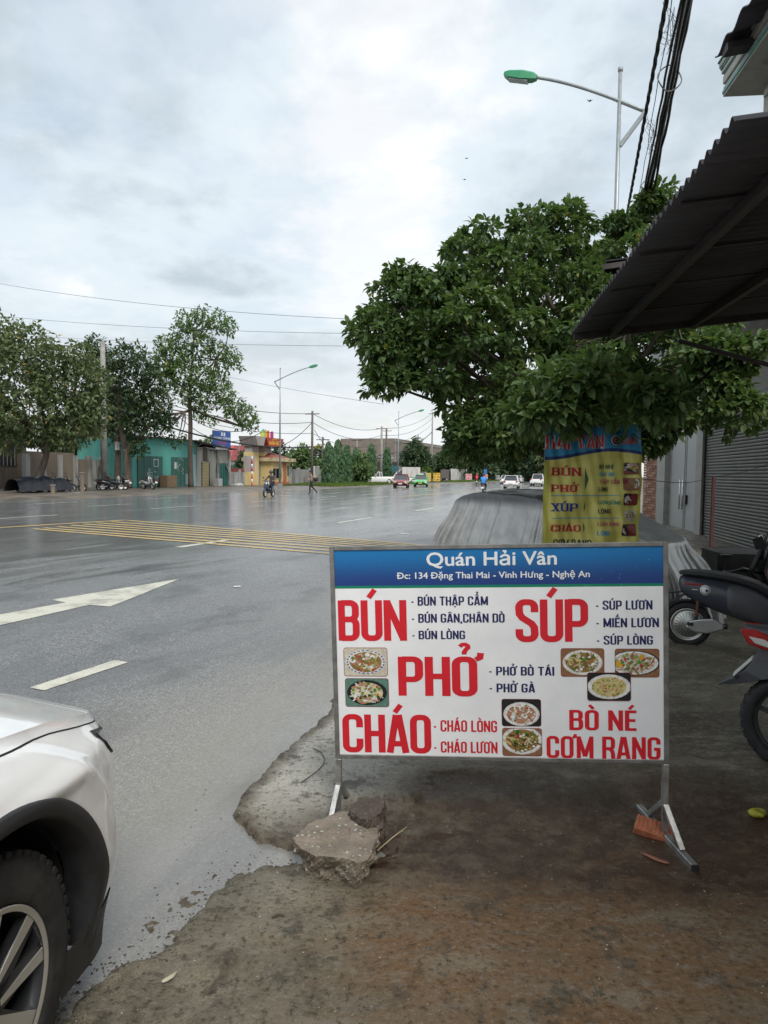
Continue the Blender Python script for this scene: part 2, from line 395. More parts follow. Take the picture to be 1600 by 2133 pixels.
def stroke_text(mb, s, box, put, fat=1.0, sx=_SW, sh=_SH, z=0.0, gap=0.075, serif=False):
    """fill box (x0, ybase, x1, ycap) of the sign's plane; put(x,y,z) maps to 3d"""
    st, W = strokes(s, gap); x0, yb, x1, yt = box; kx = (x1 - x0) / W; ky = (yt - yb)
    n = 0
    for path, th in st:
        closed = path[-1] == 'c'; P = [Vector(p) for p in (path[:-1] if closed else path)]
        N = len(P); L = []; Rr = []
        for i, p in enumerate(P):
            if closed: d0 = (p - P[i - 1]); d1 = (P[(i + 1) % N] - p)
            else: d0 = p - P[max(i - 1, 0)] if i else P[1] - p; d1 = P[min(i + 1, N - 1)] - p if i < N - 1 else p - P[i - 1]
            n0 = Vector((-d0.y, d0.x)); n1 = Vector((-d1.y, d1.x))
            if n0.length < 1e-6: n0 = n1
            if n1.length < 1e-6: n1 = n0
            n0.normalize(); n1.normalize(); m = (n0 + n1)
            if m.length < 1e-3: m = n0
            m.normalize(); k = 1 / max(0.5, m.dot(n0))
            o = Vector((m.x * sx / 2, m.y * sh / 2)) * k * th * fat
            L.append(p + o); Rr.append(p - o)
        zz = z + (n % 7) * 0.00004; n += 1
        vs = [put(x0 + q.x * kx, yb + q.y * ky, zz) for q in L] + [put(x0 + q.x * kx, yb + q.y * ky, zz) for q in Rr]
        rngN = N if closed else N - 1
        mb.add(vs, [(i, (i + 1) % N, (i + 1) % N + N, i + N) for i in range(rngN)])
    if serif:
        x = 0; SER = {'B': [0], 'U': [0, 1], 'N': [0, 1], 'P': [0], 'H': [0, 1], 'X': [0, 1], 'A': [0, 1], 'C': [], 'O': []}
        for ch in s:
            base = _DIA.get(ch, (ch, 0))[0]; b0 = {'Ơ': 'O', 'Ư': 'U', 'Â': 'A'}.get(base, base)
            w, _ = glyph(b0)
            for k in SER.get(b0, []):
                for yy in (0.045, 0.955):
                    if b0 == 'U' and yy < .5: continue
                    if b0 == 'A' and yy > .5: continue
                    cx = x + (_SW * .5 if k == 0 else w - _SW * .5)
                    zz = z + 0.0003
                    q = [(cx - .13, yy - .045), (cx + .13, yy - .045), (cx + .13, yy + .045), (cx - .13, yy + .045)]
                    mb.add([put(x0 + a * kx, yb + b * ky, zz) for a, b in q], [(0, 1, 2, 3)])
            x += w + (.06 if base in 'ƠƯ' else 0) + gap
def font_text(mb, s, box, put, off=0.0, z=0.0, res=3):
    """plain sans lettering fitted by advance width and cap height"""
    def mesh_of(t):
        cu = bpy.data.curves.new('lettering', 'FONT'); cu.body = t; cu.offset = off; cu.resolution_u = res
        o = bpy.data.objects.new('lettering', cu); COL.objects.link(o)
        dg = bpy.context.evaluated_depsgraph_get(); me = bpy.data.meshes.new_from_object(o.evaluated_get(dg))
        vs = [v.co.copy() for v in me.vertices]; fs = [tuple(p.vertices) for p in me.polygons]
        bpy.data.objects.remove(o); bpy.data.curves.remove(cu); bpy.data.meshes.remove(me)
        return vs, fs
    t = s.replace('Đ', 'D'); vs, fs = mesh_of(t)
    capv, _ = mesh_of('H'); cap = max(v.y for v in capv)
    xa = min(v.x for v in vs); xb = max(v.x for v in vs)
    x0, yb, x1, yt = box; kx = (x1 - x0) / (xb - xa); ky = (yt - yb) / cap
    mb.add([put(x0 + (v.x - xa) * kx, yb + v.y * ky, z) for v in vs], fs)
    for i, ch in enumerate(s):
        if ch == 'Đ':
            if i: pv, _ = mesh_of(t[:i + 1]); dv, _ = mesh_of('D'); xe = max(v.x for v in pv) - (max(v.x for v in dv) - min(v.x for v in dv))
            else: xe = xa
            q = [(xe - .07, cap * .46), (xe + .28, cap * .46), (xe + .28, cap * .58), (xe - .07, cap * .58)]
            mb.add([put(x0 + (a - xa) * kx, yb + b * ky, z + .00015) for a, b in q], [(0, 1, 2, 3)])
def homog(src, dst):
    A = []; bb = []
    for (x, y), (X, Y) in zip(src, dst):
        A.append([x, y, 1, 0, 0, 0, -X * x, -X * y]); bb.append(X)
        A.append([0, 0, 0, x, y, 1, -Y * x, -Y * y]); bb.append(Y)
    h = np.linalg.solve(np.array(A, float), np.array(bb, float)); H = np.append(h, 1).reshape(3, 3)
    def f(x, y):
        q = H @ np.array([x, y, 1.0]); return float(q[0] / q[2]), float(q[1] / q[2])
    return f
def rrect(x0, y0, x1, y1, r, n=4): return _rr(x0, y0, x1, y1, r, n)
def print_mat(name, col, rough=0.35, wet=False):
    m = mat(name, col, rough, var=0.04, vscale=9, spec=0.4); return m
# ------------------------------------------------------------------ the setting: ground, road, apron
def road_material():
    m, t, b = newmat('wet_asphalt')
    c = t.coord('Object'); grit = t.voro(t.coord('Object', (1, 1, 1)), 95.0); grit2 = t.noise(c, 210, 3, 0.7)
    wear = t.noise(t.coord('Object', (0.05, 0.5, 1)), 3.0, 5, 0.6)          # streaks along the lanes
    pools = t.noise(t.coord('Object', (0.16, 0.5, 1), (4, 2, 0)), 1.6, 6, 0.6, 0.4)
    blot = t.noise(t.coord('Object', (0.55, 0.9, 1), (9, 3, 0)), 1.1, 5, 0.6)
    sx = t.n('ShaderNodeSeparateXYZ'); t.put(sx.inputs[0], t.coord('Object'))
    vc = t.n('ShaderNodeTexVoronoi'); vc.inputs['Scale'].default_value = 105; t.put(vc.inputs['Vector'], c)
    sc_ = t.n('ShaderNodeSeparateColor'); t.t.links.new(vc.outputs['Color'], sc_.inputs[0])
    base = t.mix(t.ramp(sc_.outputs[0], .1, .9), (0.07, 0.071, 0.074), (0.225, 0.225, 0.228))
    base = t.mix(t.ramp(sc_.outputs[1], .86, .92), base, (0.36, 0.36, 0.35))
    base = t.mix(t.ramp(wear, 0.35, 0.7, 0, 0.55), base, (0.15, 0.151, 0.155))
    base = t.mix(t.ramp(blot, 0.52, 0.66, 0, 0.5), base, (0.030, 0.030, 0.031))
    silt = t.math('MULTIPLY', t.ramp(t.math('ADD', sx.outputs[1], t.math('MULTIPLY', pools, 2.6)), 5.6, 2.6), t.ramp(grit2, 0.75, 0.4, 0.55, 1.0))
    base = t.mix(t.math('MULTIPLY', silt, .8), base, (0.30, 0.28, 0.24))
    wet = t.ramp(pools, 0.42, 0.60)
    wfar = t.ramp(sx.outputs[1], 4.5, 10.5, 0.0, 1.0)
    wtot = t.math('MAXIMUM', t.math('MULTIPLY', wet, t.ramp(sx.outputs[1], 2.5, 9, 0.25, 1.0)), t.math('MULTIPLY', wfar, t.ramp(wear, 0.25, 0.55, .35, 1)))
    kerbw = t.math('MULTIPLY', t.ramp(t.math('ADD', sx.outputs[1], t.math('MULTIPLY', blot, 1.6)), 3.2, 2.3), .85); wtot = t.math('MAXIMUM', wtot, kerbw)
    base = t.mix(t.ramp(pools, 0.50, 0.60, 0, .3), base, (0.05, 0.052, 0.056))
    t.put(b.inputs['Base Color'], t.mix(t.math('MULTIPLY', wtot, 0.35), base, (0.19, 0.192, 0.195)))  # pale sky sheen of the wet road is also put into the colour
    t.put(b.inputs['Roughness'], t.ramp(wtot, 0.0, 1.0, 0.38, 0.15))
    b.inputs['Specular IOR Level'].default_value = 0.62
    h = t.math('ADD', grit, t.math('MULTIPLY', grit2, 0.8))
    bp = t.n('ShaderNodeBump'); bp.inputs['Distance'].default_value = 0.006
    t.put(bp.inputs['Strength'], t.ramp(wtot, 0.0, 1.0, 0.55, 0.06)); t.put(bp.inputs['Height'], h)
    rip = t.noise(t.coord('Object', (1, 1, 1)), 5.0, 3, 0.5)
    bp2 = t.n('ShaderNodeBump'); bp2.inputs['Distance'].default_value = 0.01; bp2.inputs['Strength'].default_value = 0.05
    t.put(bp2.inputs['Height'], rip); t.t.links.new(bp.outputs[0], bp2.inputs['Normal'])
    t.put(b.inputs['Normal'], bp2.outputs[0])
    return m
def quadsheet(name, pts, z, m):
    mb = MB().use(m); mb.add([(p[0], p[1], z) for p in pts], [tuple(range(len(pts)))]); return mb.build(name)
M_DIRT = mat('damp_dirt', (0.13, 0.105, 0.08), 0.6, var=0.35, vscale=0.7, bump=0.5, bscale=9, dirt=(0.06, 0.05, 0.04), dscale=0.5, damt=0.7)
gnd = quadsheet('ground', [(-900, -300), (900, -300), (900, 1500), (-900, 1500)], -0.05, M_DIRT); kind(gnd, 'structure')
W0, W1 = 0.95, 29.3
NX, NY = 120, 24
mb = MB().use(road_material())
xs = np.concatenate([np.linspace(-60, 60, 61), np.linspace(70, 700, 40)]); ys = np.linspace(W0, W1, 16)
P = np.array([[(x, y, 0) for y in ys] for x in xs]); mb.grid(P)
road = mb.build('road', recalc=False); road.rotation_euler = (0, 0, RYAW); kind(road, 'structure')
# markings, 4 mm proud, in road coordinates (s along, w across)
def paint_mat(name, col):
    m, t, b = newmat(name)
    n = t.noise(t.coord('Object'), 130, 4, 0.7); n2 = t.noise(t.coord('Object'), 2.5, 6, 0.7)
    sc = t.noise(t.coord('Object', (0.15, 2.0, 1)), 6, 4, 0.7)
    c = t.mix(t.ramp(n, 0.52, 0.66, 0, 0.75), col, (0.16, 0.155, 0.14))
    c = t.mix(t.ramp(n2, 0.45, 0.62, 0, 0.6), c, (0.24, 0.23, 0.2)); c = t.mix(t.ramp(sc, 0.55, 0.8, 0, 0.4), c, (0.25, 0.24, 0.21))
    t.put(b.inputs['Base Color'], c); b.inputs['Roughness'].default_value = 0.4
    t.put(b.inputs['Normal'], t.bump(n, 0.5, 0.004)); return m
M_WL = paint_mat('worn_white_paint', (0.62, 0.60, 0.50)); M_YL = paint_mat('worn_yellow_paint', (0.62, 0.42, 0.13))
markn = []
def mark(name, pts, m, z=0.004):
    mb = MB().use(m); mb.add([(p[0], p[1], z) for p in pts], [tuple(range(len(pts)))]); o = mb.build(name); kind(o, 'structure'); return o
def gpx(*q): return [gp(u, v) for u, v in q]
def strip(a, b, w):
    d = (b - a); d.z = 0; n = Vector((-d.y, d.x, 0)).normalized() * w / 2
    return [a - n, b - n, b + n, a + n]
# straight-ahead arrow
tip = gp(375, 1206); head = gp(178, 1255); tail = head - RD * 4.2
ax = (tip - head).normalized(); nn = Vector((-ax.y, ax.x, 0))
A = gp(107, 1250); B = gp(230, 1264)
j0 = gp(139, 1257); j1 = gp(187, 1259)
l0 = gp(-40, 1288); l1 = gp(-40, 1312)
mark('arrow_marking', [tip, A, gp(137, 1255.5), l0, l1, gp(186, 1260.5), B], M_WL)
# lane dashes (first one placed from the picture, then repeated along the lane)
d0 = gp(77, 1436); d1 = gp(253, 1378)
dd = (d1 - d0).normalized(); mark('lane_dash', strip(d0, d1, 0.15), M_WL)
ln = (d1 - d0).length; w_l = d0.dot(RN)
for k in range(1, 14):
    s0 = d0.dot(RD) + k * (ln + 4.6)
    mark('lane_dash', strip(rp(s0, w_l), rp(s0 + ln, w_l), 0.15), M_WL)
d0 = gp(372, 1140); d1 = gp(478, 1124)
mark('lane_dash', strip(d0, d1, 0.2), M_WL); w_l = d0.dot(RN); ln = (d1 - d0).length
for k in range(1, 16):
    s0 = d0.dot(RD) + k * 8.2
    mark('lane_dash', strip(rp(s0, w_l), rp(s0 + 3.0, w_l), 0.15), M_WL)
d0 = gp(655, 1092); d1 = gp(700, 1088)
for w_l in (19.2, 22.6, 26.0):
    for k in range(-2, 16):
        s0 = 8 + k * 8.0; mark('lane_dash', strip(rp(s0, w_l), rp(s0 + 3, w_l), 0.13), M_WL)
# yellow centre line and hatched box
ca = gp(-150, 1109); cb = gp(262, 1084)
mark('centre_line', strip(ca, cb, 0.22), M_YL, 0.013)
starts = [(70, 1102), (92, 1100), (120, 1097.5), (149, 1094.5), (175, 1092), (201, 1089.5), (232, 1087), (262, 1084)]
ends = [(690, 1154), (690, 1147.5), (690, 1141), (690, 1135.5), (690, 1131), (690, 1127), (690, 1123.5), (690, 1120)]
for (a, b) in zip(starts, ends):
    p0 = gp(*a); p1 = gp(*b); p2 = p0 + (p1 - p0) * 1.42
    mark('hatch_line', strip(p0, p2, 0.17), M_YL, 0.009)
ce = gp(262, 1084)
for s0 in range(4):
    pass
mark('centre_line', strip(rp(45, 15.4), rp(300, 15.4), 0.2), M_YL, 0.006)

# ---- near apron: broken concrete edge, gutter and puddled dirt
EDGE_A = [(760, 1240), (735, 1330), (705, 1430), (690, 1480), (640, 1530), (580, 1582), (520, 1640), (487, 1690), (500, 1738), (530, 1760), (600, 1772), (700, 1775), (800, 1765), (900, 1752), (1100, 1735), (1600, 1700), (1900, 1690)]
EDGE_B = [(1900, 1830), (1600, 1830), (1200, 1822), (1000, 1815), (800, 1800), (700, 1812), (615, 1800), (540, 1800), (480, 1832), (430, 1872), (380, 1918), (345, 1965), (270, 2010), (190, 2060), (120, 2133), (-40, 2400)]
polyA = [gp(*q) for q in EDGE_A] + [Vector((9, 3.6, 0)), Vector((30, 8, 0)), Vector((30, 70, 0)), Vector((24, 70, 0))] + [rp(40, 1.4), rp(12, 1.5)]
polyB = [gp(*q) for q in EDGE_B] + [Vector((-1.2, -6, 0)), Vector((12, -6, 0)), Vector((12, 2.4, 0))]
def sdist(px, py, poly):
    """signed distance, positive inside"""
    n = len(poly); best = np.full(px.shape, 1e9); ins = np.zeros(px.shape, bool)
    for i in range(n):
        ax_, ay_ = poly[i].x, poly[i].y; bx_, by_ = poly[(i + 1) % n].x, poly[(i + 1) % n].y
        ex, ey = bx_ - ax_, by_ - ay_; L2 = ex * ex + ey * ey + 1e-12
        t_ = np.clip(((px - ax_) * ex + (py - ay_) * ey) / L2, 0, 1)
        best = np.minimum(best, (px - ax_ - t_ * ex) ** 2 + (py - ay_ - t_ * ey) ** 2)
        c = ((ay_ > py) != (by_ > py)) & (px < ex * (py - ay_) / (ey if abs(ey) > 1e-12 else 1e-12) + ax_)
        ins ^= c
    return np.where(ins, 1, -1) * np.sqrt(best)
ROCKP = gp(700, 1800)
def apron_h(X, Y):
    wob = (fbm(X, Y, 9, 4, 1) - .5) * 0.07 + (fbm(X, Y, 40, 3, 5) - .5) * 0.02
    a = sdist(X, Y, polyA) + wob; b_ = sdist(X, Y, polyB) + wob
    right = sstep(X, -0.25, 0.35); far = sstep(Y, 4.4, 8)
    wr_ = X * RN.x + Y * RN.y; g = 0.016 - 0.022 * sstep(wr_, 1.34, 1.12)
    lw = 0.02 + 0.30 * right * (1 - far) + 1.3 * far
    sA = sstep(a, -0.5 * lw * (far > 0), lw); sB = sstep(b_, 0, lw)
    up = 0.030 + 0.014 * sstep(np.maximum(a, b_), 0, 0.5)
    h = -g + (g + up * (1 - .45 * far)) * np.maximum(sA, sB * (1 - 0.35 * (1 - right)))
    # left of the boulder the gutter is the asphalt itself
    # ragged silt debris where slab B meets the asphalt
    rag = np.exp(-(np.minimum(np.abs(b_ + 0.03), 9) / 0.16) ** 2) * sstep(-X, 0.35, 0.75)
    h = h + rag * (0.030 * np.clip(fbm(X, Y, 26, 4, 9) - .42, 0, 1) * 2 + 0.012 * np.clip(fbm(X, Y, 80, 3, 11) - .45, 0, 1))
    # spalled pits
    for (u, v, r1, r2) in ((690, 1, 0, 0),):
        pass
    pits = [(545, 1985, .10, .05), (1, 1, 0, 0), (470, 2062, .13, .05), (520, 2072, .08, .04), (400, 1975, .12, .07), (330, 1985, .10, .06), (830, 1700, .22, .06), (780, 1775, .10, .05), (560, 1810, .12, .04), (950, 1640, .2, .03), (380, 2110, .1, .04), (345, 2133, .1, .04)]
    for (u, v, rx, dz) in pits:
        if not rx: continue
        c = gp(u, v); d = np.sqrt((X - c.x) ** 2 + ((Y - c.y) * 1.5) ** 2) / rx + (fbm(X, Y, 14, 3, 21) - .5) * 1.1
        h = h - dz * 0.35 * (1 - sstep(d, 0.75, 0.95))
    h = np.where(np.maximum(a, b_) > 0.03, np.maximum(h, 0.014), h)
    h = h + (fbm(X, Y, 3, 4, 2) - .5) * 0.012 + (fbm(X, Y, 22, 3, 3) - .5) * 0.004
    # trowel ripples
    h = h + 0.0010 * np.sin((X * 0.25 + Y) * 46 + 6 * fbm(X, Y, 1.4, 3, 8)) * sstep(fbm(X, Y, 1.2, 3, 33), .45, .6)
    return h, a, b_
xs = np.unique(np.concatenate([np.arange(-1.75, 2.1, 0.0135), np.arange(2.1, 4.4, 0.05), np.linspace(4.4, 28, 60)]))
ys = np.unique(np.concatenate([np.linspace(-5, 1.3, 22), np.arange(1.3, 4.6, 0.0135), np.arange(4.6, 8, 0.05), np.linspace(8, 60, 70)]))
X, Y = np.meshgrid(xs, ys, indexing='ij')
H, SA, SB = apron_h(X, Y)
wroad = X * RN.x + Y * RN.y
dampn = fbm(X, Y, 1.1, 5, 40)
c1 = gp(1150, 1745); c2 = gp(1500, 1760); c3 = gp(1500, 2050)
def blob(c, rx, ry): return np.exp(-(((X - c.x) / rx) ** 2 + ((Y - c.y) / ry) ** 2))
wetm = 1.2 * blob(gp(1120, 1765), .75, .24) + 1.2 * blob(gp(1480, 1790), 1.0, .34) + 1.0 * blob(gp(1250, 1660), .8, .32) + .8 * blob(gp(1000, 1650), .35, .22) + .8 * blob(gp(830, 1740), .3, .16) + .5 * blob(gp(640, 1790), .4, .12)
wetm = np.clip(wetm * 1.2 * (0.45 + 1.1 * dampn), 0, 1)
wetm = np.maximum(wetm, 0.85 * sstep(-np.minimum(np.abs(SB + .05), np.abs(SA)) + 0.12, 0, .1) * (1 - sstep(X, -.3, .4)) * (SB < 0.02) )
brown = np.clip(1.2 * sstep(X, -0.25, 0.55) * sstep(fbm(X, Y, .9, 4, 50) + (X * .12), .38, .62) * (1 - sstep(Y, 2.9, 3.5)) + blob(gp(1450, 2100), 1.0, .5) * 1.1 + blob(gp(950, 1950), .35, .3) * 1.0 + blob(gp(1250, 1960), .6, .2) * .7, 0, 1)
stain_shade_m = np.clip(blob(gp(1250, 1600), .9, .6) * 1.0 + .9 * blob(gp(1500, 1650), 1.3, .9) + .6 * sstep(X, .5, 1.1) * sstep(Y, 3, 4), 0, 1) * (0.5 + .8 * dampn)  # real stains, plus under-awning shade put into the ground colour at right
pale = np.clip(1.3 * blob(gp(850, 1590), .5, .55) + 1.1 * blob(gp(640, 1590), .5, .7) + .9 * blob(gp(950, 1530), .5, .6), 0, 1) * (1 - np.clip(wetm, 0, 1))
def apron_material():
    m, t, b = newmat('stained_concrete')
    c0 = t.coord('Object'); wp = t.n('ShaderNodeTexNoise'); wp.inputs['Scale'].default_value = 2.6; wp.inputs['Detail'].default_value = 5; t.put(wp.inputs['Vector'], c0)
    va = t.n('ShaderNodeVectorMath', operation='MULTIPLY_ADD'); t.t.links.new(wp.outputs['Color'], va.inputs[0]); va.inputs[1].default_value = (.16, .16, 0); t.t.links.new(c0, va.inputs[2])
    c = va.outputs[0]
    n1 = t.noise(c, 2.6, 8, 0.7); n2 = t.noise(c0, 42, 6, 0.72); n4 = t.noise(c0, 260, 2, 0.6); n5 = t.noise(c, 9, 8, .72)
    mp = t.n('ShaderNodeMapping'); mp.inputs['Scale'].default_value = (.8, 2.0, 1); t.put(mp.inputs[0], c); n3 = t.noise(mp.outputs[0], 4, 6, 0.66, .1)
    col = t.mix(t.ramp(n1, 0.32, 0.68), (0.125, 0.112, 0.078), (0.34, 0.305, 0.225))
    col = t.mix(t.math('MULTIPLY', t.attr('pale'), t.ramp(n3, 0.25, 0.55, .6, 1)), col, (0.60, 0.57, 0.50))
    col = t.mix(t.math('MULTIPLY', t.attr('brown'), t.ramp(n3, 0.36, 0.58, .45, 1)), col, (0.22, 0.122, 0.052))
    col = t.mix(t.math('MULTIPLY', t.attr('stain_shade'), t.ramp(n3, 0.38, 0.56, .35, 1)), col, (0.062, 0.044, 0.026))
    col = t.mix(t.ramp(n5, 0.52, 0.62, 0, .7), col, (0.075, 0.066, 0.045))
    col = t.mix(t.ramp(n3, 0.56, 0.66, 0, .4), col, (0.34, 0.30, 0.24))
    col = t.mix(t.ramp(n2, 0.53, 0.66, 0, .6), col, (0.30, 0.27, 0.22)); col = t.mix(t.ramp(n2, 0.47, 0.36, 0, .7), col, (0.035, 0.030, 0.021))
    col = t.mix(t.ramp(n4, 0.68, 0.76, 0, .6), col, (0.45, 0.43, 0.37))
    dv = t.voro(c, 1.3, 'DISTANCE_TO_EDGE'); ck = t.math('MULTIPLY', t.ramp(dv, 0.004, 0.001), t.ramp(n1, .62, .66)); col = t.mix(ck, col, (.030, .026, .019))
    col = t.mix(t.math('MULTIPLY', t.attr('wet'), t.ramp(n5, .35, .6, .6, .95)), col, (0.040, 0.022, 0.012))
    t.put(b.inputs['Base Color'], col)
    wr = t.math('MAXIMUM', t.math('MULTIPLY', t.attr('wet'), t.ramp(n5, .40, .55)), t.ramp(n1, .46, .58, 0, .9))
    t.put(b.inputs['Roughness'], t.ramp(wr, 0.0, 1.0, 0.62, 0.20)); t.put(b.inputs['Specular IOR Level'], t.ramp(t.attr('wet'), 0, 1, .38, .24))
    hh = t.math('ADD', t.math('MULTIPLY', n2, 1.9), t.math('ADD', t.math('MULTIPLY', n3, 1.6), t.math('SUBTRACT', t.math('MULTIPLY', n4, .35), t.math('MULTIPLY', ck, .8))))
    bp = t.n('ShaderNodeBump'); bp.inputs['Distance'].default_value = 0.014
    t.put(bp.inputs['Strength'], t.ramp(t.attr('wet'), 0, 1, .9, .5)); t.put(bp.inputs['Height'], hh)
    t.put(b.inputs['Normal'], bp.outputs[0]); return m
M_APRON = apron_material()
V = np.stack([X, Y, H], -1).reshape(-1, 3); a_, b2 = X.shape
idx = np.arange(a_ * b2).reshape(a_, b2)
Fq = np.stack([idx[:-1, :-1], idx[1:, :-1], idx[1:, 1:], idx[:-1, 1:]], -1).reshape(-1, 4)
pave = npmesh('pavement', V, Fq, M_APRON, attrs={'wet': wetm, 'brown': brown, 'stain_shade': stain_shade_m, 'pale': pale}); kind(pave, 'structure')
def gz(x, y):
    h, _, _ = apron_h(np.array([x]), np.array([y])); return float(h[0])
# far side: dirt shoulder and grass verge
def far_sheet(name, w0, w1, s0, s1, z, m, amp=0.06, sc=0.35):
    xs = np.arange(s0, s1, 1.0); ys = np.linspace(w0, w1, int((w1 - w0) / 0.6) + 2)
    A_, B_ = np.meshgrid(xs, ys, indexing='ij')
    edge = sstep(B_, w0, w0 + 1.2 + 0.8 * vn(A_, B_, .4, 3)); Z = -0.03 + edge * (z + .03) + (fbm(A_, B_, sc, 4, 7) - .5) * amp * 2 * edge
    V = np.stack([A_, B_, Z], -1).reshape(-1, 3); i = np.arange(A_.size).reshape(A_.shape)
    Fq = np.stack([i[:-1, :-1], i[1:, :-1], i[1:, 1:], i[:-1, 1:]], -1).reshape(-1, 4)
    o = npmesh(name, V, Fq, m); o.rotation_euler = (0, 0, RYAW); kind(o, 'structure'); return o
far_sheet('dirt_shoulder', 28.8, 75, -40, 420, 0.12, mat('muddy_shoulder', (0.15, 0.125, 0.10), 0.45, var=.4, vscale=.9, bump=.6, bscale=5, dirt=(.07, .06, .05), dscale=.6, damt=.8))
# ------------------------------------------------------------------ the menu board in front
M_GALV = mat('galvanised_steel', (0.42, 0.42, 0.41), 0.38, 0.75, var=.2, vscale=14, bump=.15, bscale=90, dirt=(.22, .20, .17), dscale=16, damt=.6)
M_GALVD = mat('dull_frame_steel', (0.25, 0.245, 0.235), 0.45, 0.6, var=.2, vscale=14, dirt=(.14, .13, .12), dscale=16, damt=.5)
M_BLACKP = mat('black_rubber', (0.015, 0.015, 0.016), 0.6, var=.2)
M_RED = print_mat('red_print', (0.62, 0.018, 0.030)); M_NAVY = print_mat('navy_print', (0.018, 0.020, 0.10)); M_WHT = print_mat('white_print', (0.78, 0.79, 0.80))
M_GRN = print_mat('green_print', (0.01, 0.22, 0.12))
def board_material():
    m, t, b = newmat('printed_board')
    u = t.n('ShaderNodeSeparateXYZ'); t.put(u.inputs[0], t.coord('Object')); z = u.outputs[2]
    blue = t.mix(t.ramp(z, BH * 0.82, BH * 0.985), (0.018, 0.05, 0.20), (0.012, 0.17, 0.42))
    f = t.ramp(z, BLUE0 - .0005, BLUE0 + .0005); g = t.ramp(z, GRN0 - .0005, GRN0 + .0005)
    n = t.noise(t.coord('Object'), 4, 5, .6)
    wht = t.mix(t.ramp(n, .35, .65), (0.76, 0.765, 0.78), (0.83, 0.835, 0.845))
    c = t.mix(g, wht, (0.008, 0.20, 0.115)); c = t.mix(f, c, blue)
    drops = t.ramp(t.voro(t.coord('Object', (1, 1, .7)), 60.0), 0.10, 0.04)
    sel = t.ramp(t.noise(t.coord('Object'), 9, 3), .5, .56)
    c = t.mix(t.math('MULTIPLY', t.math('MULTIPLY', drops, sel), .5), c, (0.85, 0.86, 0.88))
    t.put(b.inputs['Base Color'], c); b.inputs['Roughness'].default_value = .3; b.inputs['Specular IOR Level'].default_value = .35
    h = t.math('ADD', t.noise(t.coord('Object', (1, 1, 1)), 6, 2), t.math('MULTIPLY', drops, .12))
    t.put(b.inputs['Normal'], t.bump(h, .12, .01)); return m
# frame outer corners seen in the photograph, solved as a rigid, upright board
BW, BH = 1.50, 0.955
pr = gp(1391, 1757); dr = 2.985
PR = at(1388, 1590, dr); PL = at(704, 1578, 3.135)
right_b = Vector((PR.x, PR.y, 0)); left_b = Vector((PL.x, PL.y, 0))
bdir = (right_b - left_b); BW = bdir.length; bdir.normalize()
BRO = math.atan2(PR.z - PL.z, BW); BW = BW / math.cos(BRO); zb = PL.z      # the board hangs a little lower on its left
bn = Vector((bdir.y, -bdir.x, 0))             # towards the camera
PT = at(1386, 1128, dr); BH = (PT.z - PR.z) * 1.0
BLUE0 = 0; GRN0 = 0
def crop1(x, y): return 680 + x / 2.2222, 1110 + y / 2.2222
def on_board(u, v):
    d = ray(u, v); k = (right_b - CAMP).dot(bn) / d.dot(bn); p = CAMP + d * k
    x, z = (p - left_b).dot(bdir), p.z - zb
    return x * math.cos(BRO) + z * math.sin(BRO), -x * math.sin(BRO) + z * math.cos(BRO)
def hang(o): o.location = (0, 0, zb); o.rotation_euler = (0, -BRO, 0); return o
def cb(x, y): return on_board(*crop1(x, y))
BLUE0 = sum(cb(x, y)[1] for x, y in ((40, 242), (800, 240), (1555, 236))) / 3; GRN0 = sum(cb(x, y)[1] for x, y in ((40, 256), (800, 252), (1555, 248))) / 3
sign = thing('menu_signboard', 'white and blue menu board on steel legs listing dishes in red and navy lettering', 'sign', (left_b.x, left_b.y, 0), math.atan2(bdir.y, bdir.x))
sign_parts = []
BT = 0.022
m1 = MB(); m1.use(board_material()).box((BW / 2, 0, BH / 2), (BW - .02, .006, BH - .02)); pb = hang(m1.build('board_panel', sign))
fr = [((0, 0, 0), (0, 0, BH)), ((BW, 0, 0), (BW, 0, BH)), ((0.011, 0, BH - .009), (BW - .011, 0, BH - .009)), ((0.011, 0, .009), (BW - .011, 0, .009))]
for a, b in fr:
    mm = MB().use(M_GALVD); mm.bar(a, b, .021 if a[2] == 0 and b[2] > .5 else .018, .018, up=(0, 1, 0)); hang(mm.build('frame_rail', sign, bevel=.0015))
def put(x, y, z=0.0): return (x, -0.0036 - 0.0004 - z, y)
def sbox(x0, y0, x1, y1):
    a = cb(x0, y1); b = cb(x1, y0); return (a[0], a[1], b[0], b[1])
def st(name, s, x0, ycap, x1, ybase, m, tilt=0, fat=1.14, gap=.055):
    """text between crop pixels: left, cap line, right, base line (both taken at the left end; the board's own perspective does the rest)"""
    a = cb(x0, ybase); b = cb(x0, ycap); c = cb(x1, ybase - tilt)
    mb = MB().use(m); sl_ = (c[1] - a[1]) / (c[0] - a[0])
    stroke_text(mb, s, (a[0], a[1], c[0], b[1]), lambda x, y, z: put(x, y + 0 * sl_ * (x - a[0]), z), fat, gap=gap)
    return mb.build(name, pb, recalc=False)
def ft(name, s, x0, ycap, x1, ybase, m, off=.012, reps=((0, 0),)):
    a = cb(x0, ybase); b = cb(x0, ycap); c = cb(x1, ybase)
    mb = MB().use(m); cp = b[1] - a[1]; [font_text(mb, s, (a[0] + q * cp, a[1] + e * cp, c[0] + q * cp, b[1] + e * cp), put, off, z=i * .0001) for i, (q, e) in enumerate(reps)]
    return mb.build(name, pb, recalc=False)
ft('heading_lettering', 'Quán Hải Vân', 465, 92, 1065, 152, M_WHT, 0, [(-.03, 0), (.03, 0), (0, .025), (0, -.025), (.02, .02), (-.02, -.02)])
